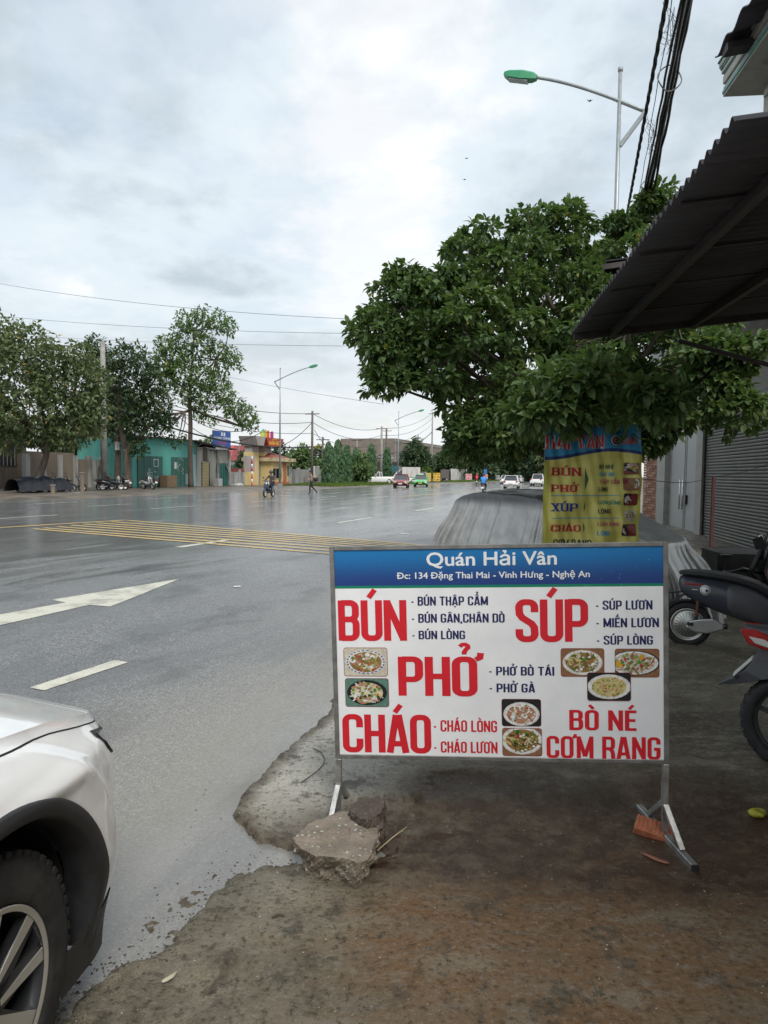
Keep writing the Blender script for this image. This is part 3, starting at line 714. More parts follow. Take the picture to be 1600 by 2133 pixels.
ft('address_lettering', 'Đc: 134 Đặng Thai Mai - Vinh Hưng - Nghệ An', 330, 184, 1218, 212, M_WHT, 0, [(-.025, 0), (.025, 0), (0, .02), (0, -.02)])
st('dish_lettering', 'BÚN', 60, 312, 372, 498, M_RED)
st('dish_lettering', 'SÚP', 878, 308, 1210, 503, M_RED)
st('dish_lettering', 'PHỞ', 337, 572, 712, 752, M_RED)
st('dish_lettering', 'CHÁO', 80, 838, 485, 1012, M_RED)
for s, x0, yc, x1, yb in (('- BÚN THẬP CẨM', 393, 295, 748, 336), ('- BÚN GÂN,CHÂN DÒ', 395, 374, 825, 415), ('- BÚN LÒNG', 397, 452, 642, 491),
                          ('- SÚP LƯƠN', 1246, 313, 1508, 355), ('- MIẾN LƯƠN', 1248, 394, 1538, 436), ('- SÚP LÒNG', 1250, 475, 1510, 516),
                          ('- PHỞ BÒ TÁI', 752, 618, 1054, 658), ('- PHỞ GÀ', 754, 696, 965, 736)):
    st('menu_lettering', s, x0, yc, x1, yb, M_NAVY, fat=1.12, gap=.08)
st('menu_lettering', '- CHÁO LÒNG', 496, 865, 790, 917, M_RED, fat=1.12, gap=.08); st('menu_lettering', '- CHÁO LƯƠN', 498, 963, 792, 1014, M_RED, fat=1.12, gap=.08)
st('dish_lettering', 'BÒ NÉ', 1125, 818, 1435, 911, M_RED, fat=1.1, gap=.08); st('dish_lettering', 'CƠM RANG', 1020, 938, 1545, 1040, M_RED, fat=1.1, gap=.08)
# food photographs printed on the board: rounded frame, background, plate, and the food in small flat patches
def fcol(name, c): return mat('print_' + name, c, .35, var=.15, vscale=60, spec=.35)
FC = {k: fcol(k, c) for k, c in dict(frame=(.20, .03, .03), cream=(.55, .50, .40), plate=(.62, .62, .60), blue=(.07, .10, .25), black=(.02, .02, .022), broth=(.30, .16, .06), noodle=(.58, .50, .34), meat=(.30, .12, .07), meat2=(.42, .22, .14), green=(.09, .22, .03), green2=(.22, .33, .06), dark=(.05, .06, .02), red=(.45, .03, .02), yolk=(.65, .36, .03), rice=(.60, .50, .22), eel=(.17, .13, .03), white=(.72, .71, .68), teal=(.10, .20, .16), wood=(.25, .12, .06)).items()}
def food_patch(mb, put_, box, plan, seed, framed=True, z0=0.0):
    x0, y0, x1, y1 = box; w, h = x1 - x0, y1 - y0; r_ = random.Random(seed); z = [z0]
    def poly(pts, m, dz=.00004):
        z[0] += dz
        pts = [(min(max(x, x0 + .012 * w), x1 - .012 * w), min(max(y, y0 + .018 * h), y1 - .018 * h)) for x, y in pts] if framed else pts
        mb.use(m); mb.add([put_(x, y, z[0]) for x, y in pts], [tuple(range(len(pts)))])
    if framed:
        mb.use(FC['frame']); mb.add([put_(x, y, z0) for x, y in rrect(x0, y0, x1, y1, h * .09)], [tuple(range(20))])
        mb.use(plan['bg']); z[0] += .0002; e = h * .018
        mb.add([put_(x, y, z[0]) for x, y in rrect(x0 + e, y0 + e, x1 - e, y1 - e, h * .08)], [tuple(range(20))])
    cx, cy = x0 + w * plan.get('cx', .5), y0 + h * plan.get('cy', .5); rx, ry = w * plan.get('rx', .46), h * plan.get('ry', .44)
    el = lambda k, n=20, ox=0, oy=0: [(cx + ox + rx * k * math.cos(6.283 * i / n), cy + oy + ry * k * math.sin(6.283 * i / n)) for i in range(n)]
    poly(el(1.0), plan.get('plate', FC['plate']), .0002); poly(el(.93), plan.get('rim', FC['white']), .0002)
    if plan.get('dots'):
        for i in range(26):
            a = 6.283 * i / 26; poly([(cx + rx * .93 * math.cos(a + q) * s_, cy + ry * .93 * math.sin(a + q) * s_) for q, s_ in ((0, 1.03), (.1, .99), (0, .92), (-.1, .97))], FC['blue'])
    poly(el(plan.get('in', .80)), plan['base'], .0002)
    for kind_, n, size, ms in plan['bits']:
        for i in range(n):
            a = r_.uniform(0, 6.283); q = math.sqrt(r_.random()) * plan.get('in', .80) * .95; px, py = cx + rx * q * math.cos(a), cy + ry * q * math.sin(a); s_ = size * h * r_.uniform(.6, 1.4); m = r_.choice(ms)
            if kind_ == 'blob':
                k = 6; off = r_.random() * 6; poly([(px + s_ * r_.uniform(.6, 1.1) * 1.2 * math.cos(off + 6.283 * j / k), py + s_ * r_.uniform(.6, 1.1) * math.sin(off + 6.283 * j / k)) for j in range(k)], m)
            else:
                th = r_.uniform(0, 3.14) if kind_ == 'strand' else plan.get('ang', .2) + r_.uniform(-.3, .3); L = s_ * 2.4; wd = s_ * .22; bend = r_.uniform(-.5, .5)
                up_ = []; dn = []
                for j in range(5):
                    t_ = j / 4 - .5; xx = L * t_; yy = bend * L * (t_ * t_ * 2 - .3)
                    up_.append((px + xx * math.cos(th) - (yy + wd) * math.sin(th), py + xx * math.sin(th) + (yy + wd) * math.cos(th)))
                    dn.append((px + xx * math.cos(th) - (yy - wd) * math.sin(th), py + xx * math.sin(th) + (yy - wd) * math.cos(th)))
                poly(up_ + dn[::-1], m)
G1, G2 = FC['green'], FC['green2']
PLANS = [
 dict(bg=FC['cream'], base=FC['broth'], dots=1, bits=[('strand', 26, .10, [FC['noodle'], FC['cream']]), ('blob', 22, .07, [FC['meat2'], FC['white'], FC['meat']]), ('blob', 26, .035, [G1, G2]), ('blob', 8, .03, [FC['red']])]),
 dict(bg=FC['teal'], plate=FC['black'], rim=FC['black'], base=FC['noodle'], bits=[('strand', 34, .10, [FC['white'], FC['plate']]), ('slab', 12, .13, [FC['rice'], FC['meat2']]), ('blob', 26, .045, [G1, G2]), ('blob', 7, .04, [FC['red']]), ('blob', 10, .05, [FC['dark'], FC['meat']])], ang=-.3),
 dict(bg=FC['wood'], base=FC['broth'], bits=[('strand', 50, .09, [FC['eel'], FC['noodle'], FC['rice']]), ('blob', 30, .04, [G1, FC['eel']]), ('blob', 16, .05, [FC['white'], FC['cream']])]),
 dict(bg=FC['wood'], plate=FC['black'], base=FC['cream'], rx=.6, cx=.42, bits=[('strand', 34, .10, [FC['meat'], FC['meat2'], FC['white']]), ('blob', 24, .05, [FC['meat'], FC['red']]), ('blob', 34, .045, [G1, G2]), ('blob', 3, .11, [FC['yolk']])]),
 dict(bg=FC['black'], base=FC['rice'], rx=.50, bits=[('blob', 90, .03, [FC['rice'], FC['noodle'], FC['yolk']]), ('blob', 26, .025, [FC['red'], FC['meat2']]), ('blob', 22, .03, [G1, G2])]),
 dict(bg=FC['black'], base=FC['meat2'], cy=.45, bits=[('blob', 34, .06, [FC['meat'], FC['meat2'], FC['white'], FC['plate']]), ('strand', 14, .09, [FC['white'], FC['noodle']]), ('blob', 12, .03, [G1, FC['red']])]),
 dict(bg=FC['wood'], base=FC['broth'], cy=.56, rx=.52, ry=.50, bits=[('slab', 22, .12, [FC['eel'], FC['rice'], FC['dark']]), ('strand', 14, .10, [FC['eel'], FC['noodle']]), ('blob', 30, .05, [G1, FC['dark']]), ('blob', 12, .04, [FC['white'], FC['red']])], ang=-.4)]
for i, (q, pl) in enumerate(zip(((83, 530, 282, 662), (90, 672, 288, 803), (1085, 533, 1285, 664), (1335, 535, 1540, 667), (1207, 645, 1408, 775), (812, 768, 993, 893), (815, 903, 997, 1030)), PLANS)):
    mb = MB(); food_patch(mb, put, sbox(*q), pl, 40 + i, z0=.0003 + (.0012 if i == 4 else 0)); mb.build('food_picture', pb, recalc=False)
# legs
def lp(p): return (p - left_b).dot(bdir), (p - left_b).dot(bn) * -1, p.z
def loc_gp(u, v, z=.03):
    p = gp(u, v, z); return Vector(((p - left_b).dot(bdir), -(p - left_b).dot(bn), z))
for side in (0, 1):
    lx = BW - .003 if side else .005
    dx = .0
    mm = MB().use(M_GALV); mm.bar((lx, .0, .16), (lx, 0.0, zb + (BW * math.sin(BRO) if side else 0) - .001), .026, .026, up=(0, 1, 0)); mm.build('leg', sign, bevel=.002)
    f0 = Vector((lx + .055, -.24, .016)) if side else Vector((lx - .03, -.25, .016)); f1 = Vector((lx - .035, .27, .016)) if side else Vector((lx + .03, .26, .016))
    mm = MB().use(M_GALV); mm.bar(f0, f1, .030, .030); fo = mm.build('foot_bar', sign, bevel=.002); 
    mm = MB().use(M_BLACKP); e = (f0 - f1).normalized(); mm.bar(f0 + e * .0005, f0 + e * .006, .031, .031); mm.build('end_cap', fo)
    top = Vector((lx, 0, .165)); mid = f0.lerp(f1, .5)
    mm = MB().use(M_GALV); mm.bar(top + Vector((0, -.012, 0)), f0.lerp(f1, .20) + Vector((0, 0, .014)), .026, .024, up=(1, 0, 0)); mm.build('brace', sign, bevel=.002)
    mm = MB().use(M_GALV); mm.bar(top + Vector((0, .012, 0)), f0.lerp(f1, .80) + Vector((0, 0, .014)), .026, .024, up=(1, 0, 0)); mm.build('brace', sign, bevel=.002)
    mm = MB().use(M_GALV); mm.bar(top - Vector((0, 0, .004)), mid + Vector((0, 0, .0155)), .022, .022, up=(0, 1, 0)); mm.build('post', sign, bevel=.002)
for c_ in sign.children:
    if c_.name.split('.')[0] in ('leg', 'foot_bar', 'brace', 'post') and c_.bound_box[0][0] < .5: c_.location.z = -.0
sign.location.z = 0.0
# ------------------------------------------------------------------ white SUV at the left edge
M_PAINT = mat('white_car_paint', (0.82, 0.82, 0.815), 0.22, var=.02, vscale=2, coat=1.0, dirt=(.60, .59, .57), dscale=5, damt=.25)
M_CLAD = mat('black_plastic_cladding', (0.022, 0.022, 0.024), 0.5, var=.2, vscale=20, bump=.15, bscale=300)
M_TYRE = mat('tyre_rubber', (0.018, 0.018, 0.018), 0.7, var=.3, vscale=20, bump=.2, bscale=150, dirt=(.05, .045, .04), dscale=8, damt=.5)
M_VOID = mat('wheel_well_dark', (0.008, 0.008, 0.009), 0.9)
M_GLASS = mat('tinted_glass', (0.012, 0.014, 0.016), 0.05, var=.05, spec=.8, coat=1)
M_ALLOY = mat('machined_alloy', (0.62, 0.60, 0.56), 0.30, .7, var=.06)
M_GUNM = mat('dark_alloy', (0.055, 0.058, 0.064), 0.32, .6, var=.1)
M_CHROME = mat('chrome', (0.6, 0.6, 0.6), 0.12, 1.0, var=.05)
M_LENS = mat('clear_lens', (0.10, 0.10, 0.11), 0.06, .3, var=.5, vscale=60, spec=.9, coat=1)
M_REDL = mat('red_lens', (0.35, 0.01, 0.012), 0.15, var=.2, vscale=40, coat=1)
SUVL, HWD = 4.4, 0.905
RA = 0.405       # wheel opening
AX = -2.65       # rear axle
def plan(t):
    """plan outline of one side by arc parameter; returns x, half width, outward normal"""
    pass
def halfw(x):
    x = np.asarray(x, float)
    w = np.full(x.shape, HWD)
    f = np.clip((x - 0.36) / 0.64, 0, 1); w = w * (1 - f ** 2.6) ** (1 / 2.1)
    r = np.clip((-3.15 - x) / 0.38, 0, 1); w = w * (1 - 0.22 * r ** 2.5)
    return w
def zshould(x):
    return np.interp(x, [-3.55, -2.5, -1.2, -.6, 0, .35, .65, .86, 1.0], [1.09, 1.08, 1.04, 1.005, .968, .918, .845, .785, .74])
suv = thing('white_suv', 'white car with black wheel arch trim cut off by the left edge of the photo', 'car', (-1.765, 1.605, 0), R(90 - 7.5))
# side skin: columns follow the plan outline, dense round the front corner
tx = np.concatenate([np.linspace(-3.53, -.7, 70), np.linspace(-.68, .34, 66)])
ang = np.linspace(0, 1, 64); txc = 0.36 + 0.64 * np.sin(ang * math.pi / 2) ** .9
tx = np.unique(np.concatenate([tx, txc[1:]]))
def side_pt(x, k, sgn, zb_=None, out=0.0):
    """x station (array), k 0..1 from lower edge to shoulder -> xyz"""
    pass
def skin_y(x, z):
    """half width of the body at station x, height z, with flares and tuck"""
    w = halfw(x); zs = zshould(x)
    tuck = 0.07 * sstep(z, .50, .20) + 0.10 * sstep((z - (zs - .17)) / .17, 0, 1) ** 1.8
    crease = 0.012 * sstep(np.abs(z - .80), .05, 0)
    fl = 0
    for ax in (0, AX):
        d = np.sqrt((x - ax) ** 2 + (z - .35) ** 2)
        fl = fl + 0.030 * sstep(d, RA + .215, RA + .165) - .004 * sstep(d, RA + .10, RA + .05)
    return w * (1 - tuck * .9) + (fl + crease) * (w / HWD) ** 2
def zlow(x, r):
    lo = np.where(x > .62, .40, np.where(np.abs(x) < .8, .40, .32)); lo = np.interp(x, [-3.6, -3.1, -2.0, -.8, .45, .62, .74, .92], [.42, .36, .30, .30, .30, .33, .38, .44])
    for ax in (0, AX):
        d = np.abs(x - ax); lo = np.where(d < r, np.maximum(lo, .35 + np.sqrt(np.maximum(r * r - d * d, 0))), lo)
    return lo
def side_grid(mb, sgn, r=RA + .070, nz=34):
    x = np.repeat(tx[:, None], nz, 1); lo = zlow(tx, r)[:, None]; hi = zshould(tx)[:, None]
    k = np.linspace(0, 1, nz)[None, :]; z = lo + (hi - lo) * k
    xx = x + 0 * z
    xx = xx - 0.05 * sstep(z, .62, .95) * sstep(xx, .5, .92) - .05 * sstep(z, .45, .2) * sstep(xx, .5, .92)
    mb.grid(np.stack([xx, sgn * skin_y(x, z), z], -1))
body = MB().use(M_PAINT)
for sgn in (-1, 1): side_grid(body, sgn)
# bonnet from the shoulder line to the middle, with raised ribs
xs_h = np.concatenate([np.linspace(-.62, .34, 34), txc[1:]]); nv = 28
zz = zshould(xs_h); ww = skin_y(xs_h, zz)
P = np.zeros((len(xs_h), nv * 2 - 1, 3))
for i, x in enumerate(xs_h):
    q = np.linspace(-1, 1, nv * 2 - 1); y = ww[i] * q
    dome = (1 - np.abs(q) ** 2.6) * (.045 + .03 * max(0, min(1, (x + .6) / 1.2)) * 0 + .0) * min(1, ww[i] / .5)
    rib = .014 * np.exp(-((np.abs(q) - .62) / .10) ** 2) * (1 if x < .55 else max(0, (.9 - x) / .35))
    P[i, :, 0] = x - 0.05 * sstep(zz[i] - 0 * q, .62, .95) * sstep(x, .5, .92); P[i, :, 1] = y; P[i, :, 2] = zz[i] + dome + rib
body.grid(P)
bodyo = body.build('body_shell', suv, recalc=True)
# shut line of the bonnet, a thin dark gap
gl = MB().use(M_VOID)
xs_g = np.concatenate([np.linspace(-.62, .34, 28), txc[1:44]])
for sgn in (-1, 1):
    zs = zshould(xs_g) - .030; y = skin_y(xs_g, zs)
    xg = xs_g - 0.05 * sstep(zs, .62, .95) * sstep(xs_g, .5, .92)
    gl = MB().use(M_VOID); G = np.stack([np.stack([xg, sgn * (y + .0015), zs], -1), np.stack([xg, sgn * (skin_y(xs_g, zs + .0035) + .0015), zs + .0035], -1)], 1); gl.grid(G); gl.build('bonnet_gap', suv)
# arch cladding
for ax in (0, AX):
    for sgn in (-1, 1):
        cl = MB().use(M_CLAD); ph = np.linspace(R(-14), R(194), 60)
        rr = [(RA + .022, -.10), (RA + .030, .0), (RA + .038, .008), (RA + .071, .010), (RA + .077, .002), (RA + .077, -.03)]
        P = np.zeros((60, len(rr), 3))
        for j, (r, o) in enumerate(rr):
            x = ax + r * np.cos(ph); z = .35 + r * np.sin(ph); z2 = np.maximum(z, .10)
            P[:, j, 0] = x; P[:, j, 1] = sgn * (skin_y(x, np.maximum(z2, .2)) + o); P[:, j, 2] = z2
        cl.grid(P); cl.build('arch_trim', suv)
        wl = MB().use(M_VOID); P = np.zeros((30, 5, 3)); ph = np.linspace(R(-20), R(200), 30)
        for j in range(5):
            P[:, j, 0] = ax + (RA + .020) * np.cos(ph); P[:, j, 1] = sgn * (HWD - .08 - j * .09); P[:, j, 2] = np.maximum(.35 + (RA + .020) * np.sin(ph), .12)
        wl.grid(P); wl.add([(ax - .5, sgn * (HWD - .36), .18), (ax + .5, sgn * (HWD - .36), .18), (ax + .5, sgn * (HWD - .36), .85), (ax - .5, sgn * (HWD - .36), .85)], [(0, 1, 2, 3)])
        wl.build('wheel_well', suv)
# lower bumper and sills
lb = MB().use(M_CLAD)
for sgn in (-1, 1):
    x = tx[(tx > .30)]; lo = .17 + .05 * sstep(x, .5, .95); hi = np.maximum(zlow(x, 0.01) + .004, lo + .02); P = np.zeros((len(x), 8, 3))
    for j in range(8):
        z = lo + (hi - lo) * j / 7; P[:, j, 0] = x - .05 * sstep(z, .45, .2) * sstep(x, .5, .92); P[:, j, 1] = sgn * (skin_y(x, z) + .004); P[:, j, 2] = z
    lb.grid(P)
    x = tx[(tx < -.42) & (tx > -2.2)]; P = np.zeros((len(x), 6, 3))
    for j in range(6):
        z = .18 + (.315 - .18) * j / 5; P[:, j, 0] = x; P[:, j, 1] = sgn * (skin_y(x, z + 0 * x) + .006); P[:, j, 2] = z
    lb.grid(P)
lb.box((-1.3, 0, .24), (4.2, 1.45, .10)); lb.box((-3.35, 0, .30), (.4, 1.6, .16))
lb.build('lower_bumper', suv)
# front face: grille and lamps wrap on the same skin
def patch(mb, x0, x1, z0f, z1f, sgn, off, nx=16, nz=6):
    x = np.linspace(x0, x1, nx); P = np.zeros((nx, nz, 3))
    for j in range(nz):
        z = z0f(x) + (z1f(x) - z0f(x)) * j / (nz - 1)
        P[:, j, 0] = x + off * .6 - 0.05 * sstep(z, .62, .95) * sstep(x, .5, .92); P[:, j, 1] = sgn * (skin_y(x, z) + off * .8); P[:, j, 2] = z
    mb.grid(P)
for sgn in (-1, 1):
    hl = MB().use(M_CLAD); patch(hl, .525, .985, lambda x: zshould(x) - .060 - .068 * sstep(x, .51, .64), lambda x: zshould(x) - .045 + 0 * x, sgn, .003)
    ho = hl.build('headlight', suv)
    hg = MB().use(M_LENS); patch(hg, .545, .98, lambda x: zshould(x) - .062 - .060 * sstep(x, .53, .64), lambda x: zshould(x) - .052 + 0 * x, sgn, .006); hg.build('lens', ho)
    for q in range(4):
        hc = MB().use(M_CHROME); patch(hc, .66 + q * .055, .685 + q * .055, lambda x: zshould(x) - .098 + .0 * x, lambda x: zshould(x) - .070 + 0 * x, sgn, .008, 3, 2); hc.build('reflector', ho)
gr = MB().use(M_CLAD)
for sgn in (-1, 1): patch(gr, .92, .998, lambda x: .50 + 0 * x, lambda x: .70 + 0 * x, sgn, .006)
gr.build('grille', suv)
# greenhouse
gh = MB().use(M_GLASS)
def ring(x, z, hw, r=.0): return [(x, -hw, z), (x, hw, z)]
sec = [(-.62, 1.03, .80, 1.03), (-1.25, 1.48, .62, 1.05), (-2.9, 1.50, .60, 1.07), (-3.5, 1.10, .72, 1.10)]
base = [(-.60, .82, 1.0), (-1.25, .84, 1.03), (-2.6, .84, 1.05), (-3.48, .76, 1.07)]
topv = [(-.95, .60, 1.27), (-1.35, .61, 1.47), (-2.75, .61, 1.50), (-3.36, .60, 1.36)]
vs = [(x, s * y, z) for (x, y, z) in base + topv for s in (-1, 1)]
fs = []
for i in range(3):
    a, b = 2 * i, 2 * i + 2
    for s in (0, 1): fs.append((a + s, b + s, b + 8 + s, a + 8 + s))
fs.append((0, 1, 9, 8)); fs.append((8, 9, 11, 10)); fs.append((6, 7, 15, 14))
gh.add(vs, fs); gh.build('windows', suv)
rf = MB().use(M_PAINT); rf.box((-2.2, 0, 1.505), (2.0, 1.2, .05)); 
rf.bar((-1.0, -.63, 1.27), (-.62, -.80, 1.03), .06, .05); rf.bar((-1.0, .63, 1.27), (-.62, .80, 1.03), .06, .05)
rf.build('roof', suv, bevel=.02, bseg=3)
for sgn in (-1, 1):
    mr = MB().use(M_PAINT); mr.loft([[(x, sgn * (.93 + .11 * math.cos(a)), 1.06 + .07 * math.sin(a)) for a in np.linspace(0, 2 * math.pi, 13)[:-1]] for x in (-.92, -.86, -.80)]); mr.build('wing_mirror', suv, sub=1)
# wheels
def wheel(parent, x, sgn, y, Rr=.355, rim=.236, w=.225, spokes=5):
    Mx = Matrix.Translation((x, sgn * y, Rr)) @ Matrix.Rotation(R(90) if sgn < 0 else R(-90), 4, 'X')
    ty = MB().use(M_TYRE)
    prof = [(rim, .0), (rim + .012, .012), (rim + .03, .016), (Rr - .05, .014), (Rr - .02, .003), (Rr - .004, -.02), (Rr, -.04), (Rr, -w + .03), (Rr - .02, -w), (rim, -w)]
    ty.lathe(prof, 64, Mx, closed=True)
    for i in range(56):      # tread blocks on the shoulder
        a = 2 * math.pi * i / 56; c = Vector(((Rr - .012) * math.cos(a), (Rr - .012) * math.sin(a), -.022))
        ty.box(c, (.026, .020, .034), M=Mx, rot=Matrix.Rotation(a, 3, 'Z'))
    wo = ty.build('wheel', parent)
    rm = MB().use(M_GUNM); rm.lathe([(rim - .002, .006), (rim + .004, .010), (rim - .008, .004), (rim - .018, -.03), (rim - .03, -w + .02)], 64, Mx, caps=False)
    rm.lathe([(.0, -.055), (.16, -.06), (.17, -.075), (0, -.08)], 32, Mx)
    rm.build('rim', wo)
    rl = MB().use(M_ALLOY); rl.lathe([(rim - .012, .0065), (rim - .001, .0105), (rim + .003, .0105), (rim + .003, .006)], 64, Mx, caps=False); rl.build('rim_lip', wo)
    for i in range(spokes):
        a0 = 2 * math.pi * i / spokes + .35
        sp = MB(); 
        for dsgn in (-1, 1):
            a1 = a0 + dsgn * .24; rot = Matrix.Rotation(a1 - dsgn * .05, 4, 'Z')
            pr = [(.05, -.030 * 1), (.05, .030), (rim - .006, .020), (rim - .006, -.020)]
            T = Mx @ Matrix.Rotation(a1, 4, 'Z')
            sp.use(M_GUNM); 
            for zt, zl in ((-.002, -.035),):
                v = [(px, py * 1.1, zt) for px, py in pr] + [(px, py * .6, zl) for px, py in pr]
                sp.add(v, [(0, 1, 2, 3), (7, 6, 5, 4), (0, 4, 5, 1), (1, 5, 6, 2), (2, 6, 7, 3), (3, 7, 4, 0)], M=T)
            sp.use(M_ALLOY)
            v = [(.07, dsgn * .002, -.0015), (.07, dsgn * .018, -.0015), (rim - .012, dsgn * .030, .0045), (rim - .012, -dsgn * .004, .0045)]
            v2 = [(px, py, pz - .004) for px, py, pz in v]
            sp.add(v + v2, [(0, 1, 2, 3), (7, 6, 5, 4), (0, 4, 5, 1), (1, 5, 6, 2), (2, 6, 7, 3), (3, 7, 4, 0)], M=T)
        sp.build('spoke', wo)
    hb = MB().use(M_GUNM); hb.lathe([(.065, -.004), (.05, .003), (.0, .004)], 24, Mx)
    for i in range(5):
        a = 2 * math.pi * i / 5; hb.lathe([(.009, -.002), (.009, .006), (0, .007)], 8, Mx @ Matrix.Translation((.045 * math.cos(a), .045 * math.sin(a), 0)))
    hb.build('hub', wo)
    return wo
for x in (0, AX):
    for sgn in (-1, 1): wheel(suv, x, sgn, HWD - .022)
# ------------------------------------------------------------------ right side: awning, house, shop front, covered car, banner
FD = Vector((math.sin(R(6.4)), math.cos(R(6.4)), 0)); FNX = Vector((FD.y, -FD.x, 0))     # along the house front; away from the road
FYAW = math.atan2(FD.y, FD.x)
def fp(s, t, z=0.0): q = FD * s + FNX * t; return Vector((q.x, q.y, z))
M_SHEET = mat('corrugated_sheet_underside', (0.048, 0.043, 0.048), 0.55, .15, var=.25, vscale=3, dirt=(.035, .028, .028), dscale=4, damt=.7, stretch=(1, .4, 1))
M_STEELD = mat('dark_painted_steel', (0.055, 0.045, 0.045), 0.5, .3, var=.2)
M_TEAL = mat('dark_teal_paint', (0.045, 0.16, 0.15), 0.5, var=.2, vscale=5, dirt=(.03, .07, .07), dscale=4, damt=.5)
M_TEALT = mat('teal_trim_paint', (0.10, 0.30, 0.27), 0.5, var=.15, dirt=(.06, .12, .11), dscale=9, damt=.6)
M_CREAMW = mat('weathered_white_wall', (0.42, 0.40, 0.36), 0.75, var=.12, vscale=4, dirt=(.16, .13, .10), dscale=3, damt=.7, bump=.2, bscale=40)
# awning: four sheets laid side by side along the front, ridges running out from the wall
e0 = at(1530, 250, 3.1); e1 = at(1190, 696, 7.7)
s0, t0 = e0.dot(FD), e0.dot(FNX); s1 = e1.dot(FD); t1 = e1.dot(FNX); zaw = (e0.z + e1.z) / 2
aw = thing('corrugated_awning', 'dark corrugated metal awning jutting out from the house at right', 'awning', fp(0, 0), FYAW)
# local frame: x along the front (s), y = +left => use -t for y
def LA(s, t, z): return (s, -t, z)
sheets = 5; slope = .10; AWS = s0 - 0.02; AWE = s1; depth_t = 2.6
ztfn = lambda s: e0.z + (e1.z - e0.z) * (s - s0) / (s1 - s0)
ttfn = lambda s: t0 + (t1 - t0) * (s - s0) / (s1 - s0)
edges = np.linspace(AWS, AWE, sheets + 1)
for k in range(sheets):
    n = 84; ss = np.linspace(edges[k], edges[k + 1] + (.05 if k < sheets - 1 else 0), n); lift = .006 * (k % 2)
    mb = MB().use(M_SHEET); P = np.zeros((n, 5, 3))
    for j in range(5):
        tt = j / 4 * depth_t
        P[:, j, 0] = ss; P[:, j, 1] = -(ttfn(ss) + tt); P[:, j, 2] = ztfn(ss) + .021 * np.sin(2 * math.pi * ss / .105) + tt * slope + lift + .01
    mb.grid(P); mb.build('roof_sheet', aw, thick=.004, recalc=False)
def beam(name, a, b, w, h, m=M_STEELD, par=aw): return MB().use(m).bar(a, b, w, h).build(name, par, bevel=.002)
for tt in (.42, 1.25, 2.1):
    beam('purlin', LA(AWS + .05, ttfn(AWS) + tt, ztfn(AWS) + tt * slope - .05), LA(AWE - .02, ttfn(AWE) + tt, ztfn(AWE) + tt * slope - .05), .05, .07)
for ss in (AWE - .04,):
    beam('rafter', LA(ss, ttfn(ss) + .02, ztfn(ss) - .035), LA(ss, ttfn(ss) + 2.6, ztfn(ss) - .035 + 2.6 * slope), .05, .05 if ss < AWE - .1 else .075)
for k in (1, 2, 3, 4):
    ss = edges[k]; beam('seam_strip', LA(ss, ttfn(ss) + .04, ztfn(ss) - .014), LA(ss, ttfn(ss) + 2.55, ztfn(ss) - .014 + 2.5 * slope), .022, .012)
beam('strut', LA(AWE - .1, ttfn(AWE) + 1.1, ztfn(AWE) - .10), LA(AWE - .25, ttfn(AWE) + 2.55, ztfn(AWE) - .55), .04, .04)
# the tall house the awning hangs from: wall, stepped teal cornice, upper eave
hs = thing('cream_house', 'weathered white house with stepped teal cornice above the corrugated awning', 'house', fp(0, 0), FYAW)
cn = at(1500, 150, 6.0); cs, ct = cn.dot(FD), cn.dot(FNX)
WALLT = t0 + 2.62; HE = cs - .55
wl = MB().use(M_CREAMW); wl.box(LA((HE - 6) / 2, WALLT + 2.5, 2.1), (HE + 6, 5, 4.2)); wl.build('wall', hs)
up = MB().use(M_CREAMW)
cx = lambda u, v: (lambda p: (p.dot(FD), p.dot(FNX), p.z))(at(u, v, 6.0))
SE, TE, Z1 = cx(1508, 195)
_, _, Z0 = cx(1546, 238); _, _, Z2 = cx(1500, 108)
ub = MB().use(M_CREAMW); ub.box(LA((SE - .10 - 6) / 2, TE + .28 + 1.5, (3.55 + Z2) / 2), (SE - .10 + 6, 3.0, Z2 - 3.55)); ub.build('upper_wall', hs)
steps = [(.0, -.03, .03, M_CREAMW), (-.02, .0, .05, M_TEALT), (.0, .05, .045, M_CREAMW), (.035, .095, .03, M_TEALT), (-.015, .125, .10, M_CREAMW), (.0, .225, .03, M_TEALT), (-.05, .255, .05, M_CREAMW), (-.075, .305, .03, M_TEALT), (-.10, .335, .06, M_CREAMW), (-.13, .395, .03, M_TEALT)]
for (dt, dz, h, m) in [(a * .35, b * .66, c * .66, d) for a, b, c, d in steps]:
    mb = MB().use(m); mb.box(LA((SE + .02 - dt * .6 - 6) / 2, TE + dt + .9, Z1 + dz + h / 2), (SE + .02 - dt * .6 + 6, 1.8 + .0, h - .002)); mb.build('cornice_moulding', hs, bevel=.004)
for (dt, dz, h, m) in [(.30, 0, .05, M_TEALT), (.26, -.06, .05, M_CREAMW), (.30, -.12, .04, M_TEALT), (.34, -.40, .26, M_CREAMW), (.24, -.46, .04, M_TEALT), (.20, -.52, .05, M_CREAMW), (.14, -.58, .04, M_TEALT), (.10, -.68, .08, M_TEALT)]:
    mb = MB().use(m); mb.box(LA((SE - .06 - dt * .3 - 6) / 2, TE + dt + .9, Z1 + dz - h / 2 - .01), (SE - .06 - dt * .3 + 6, 1.8, h)); mb.build('cornice_moulding', hs, bevel=.004)
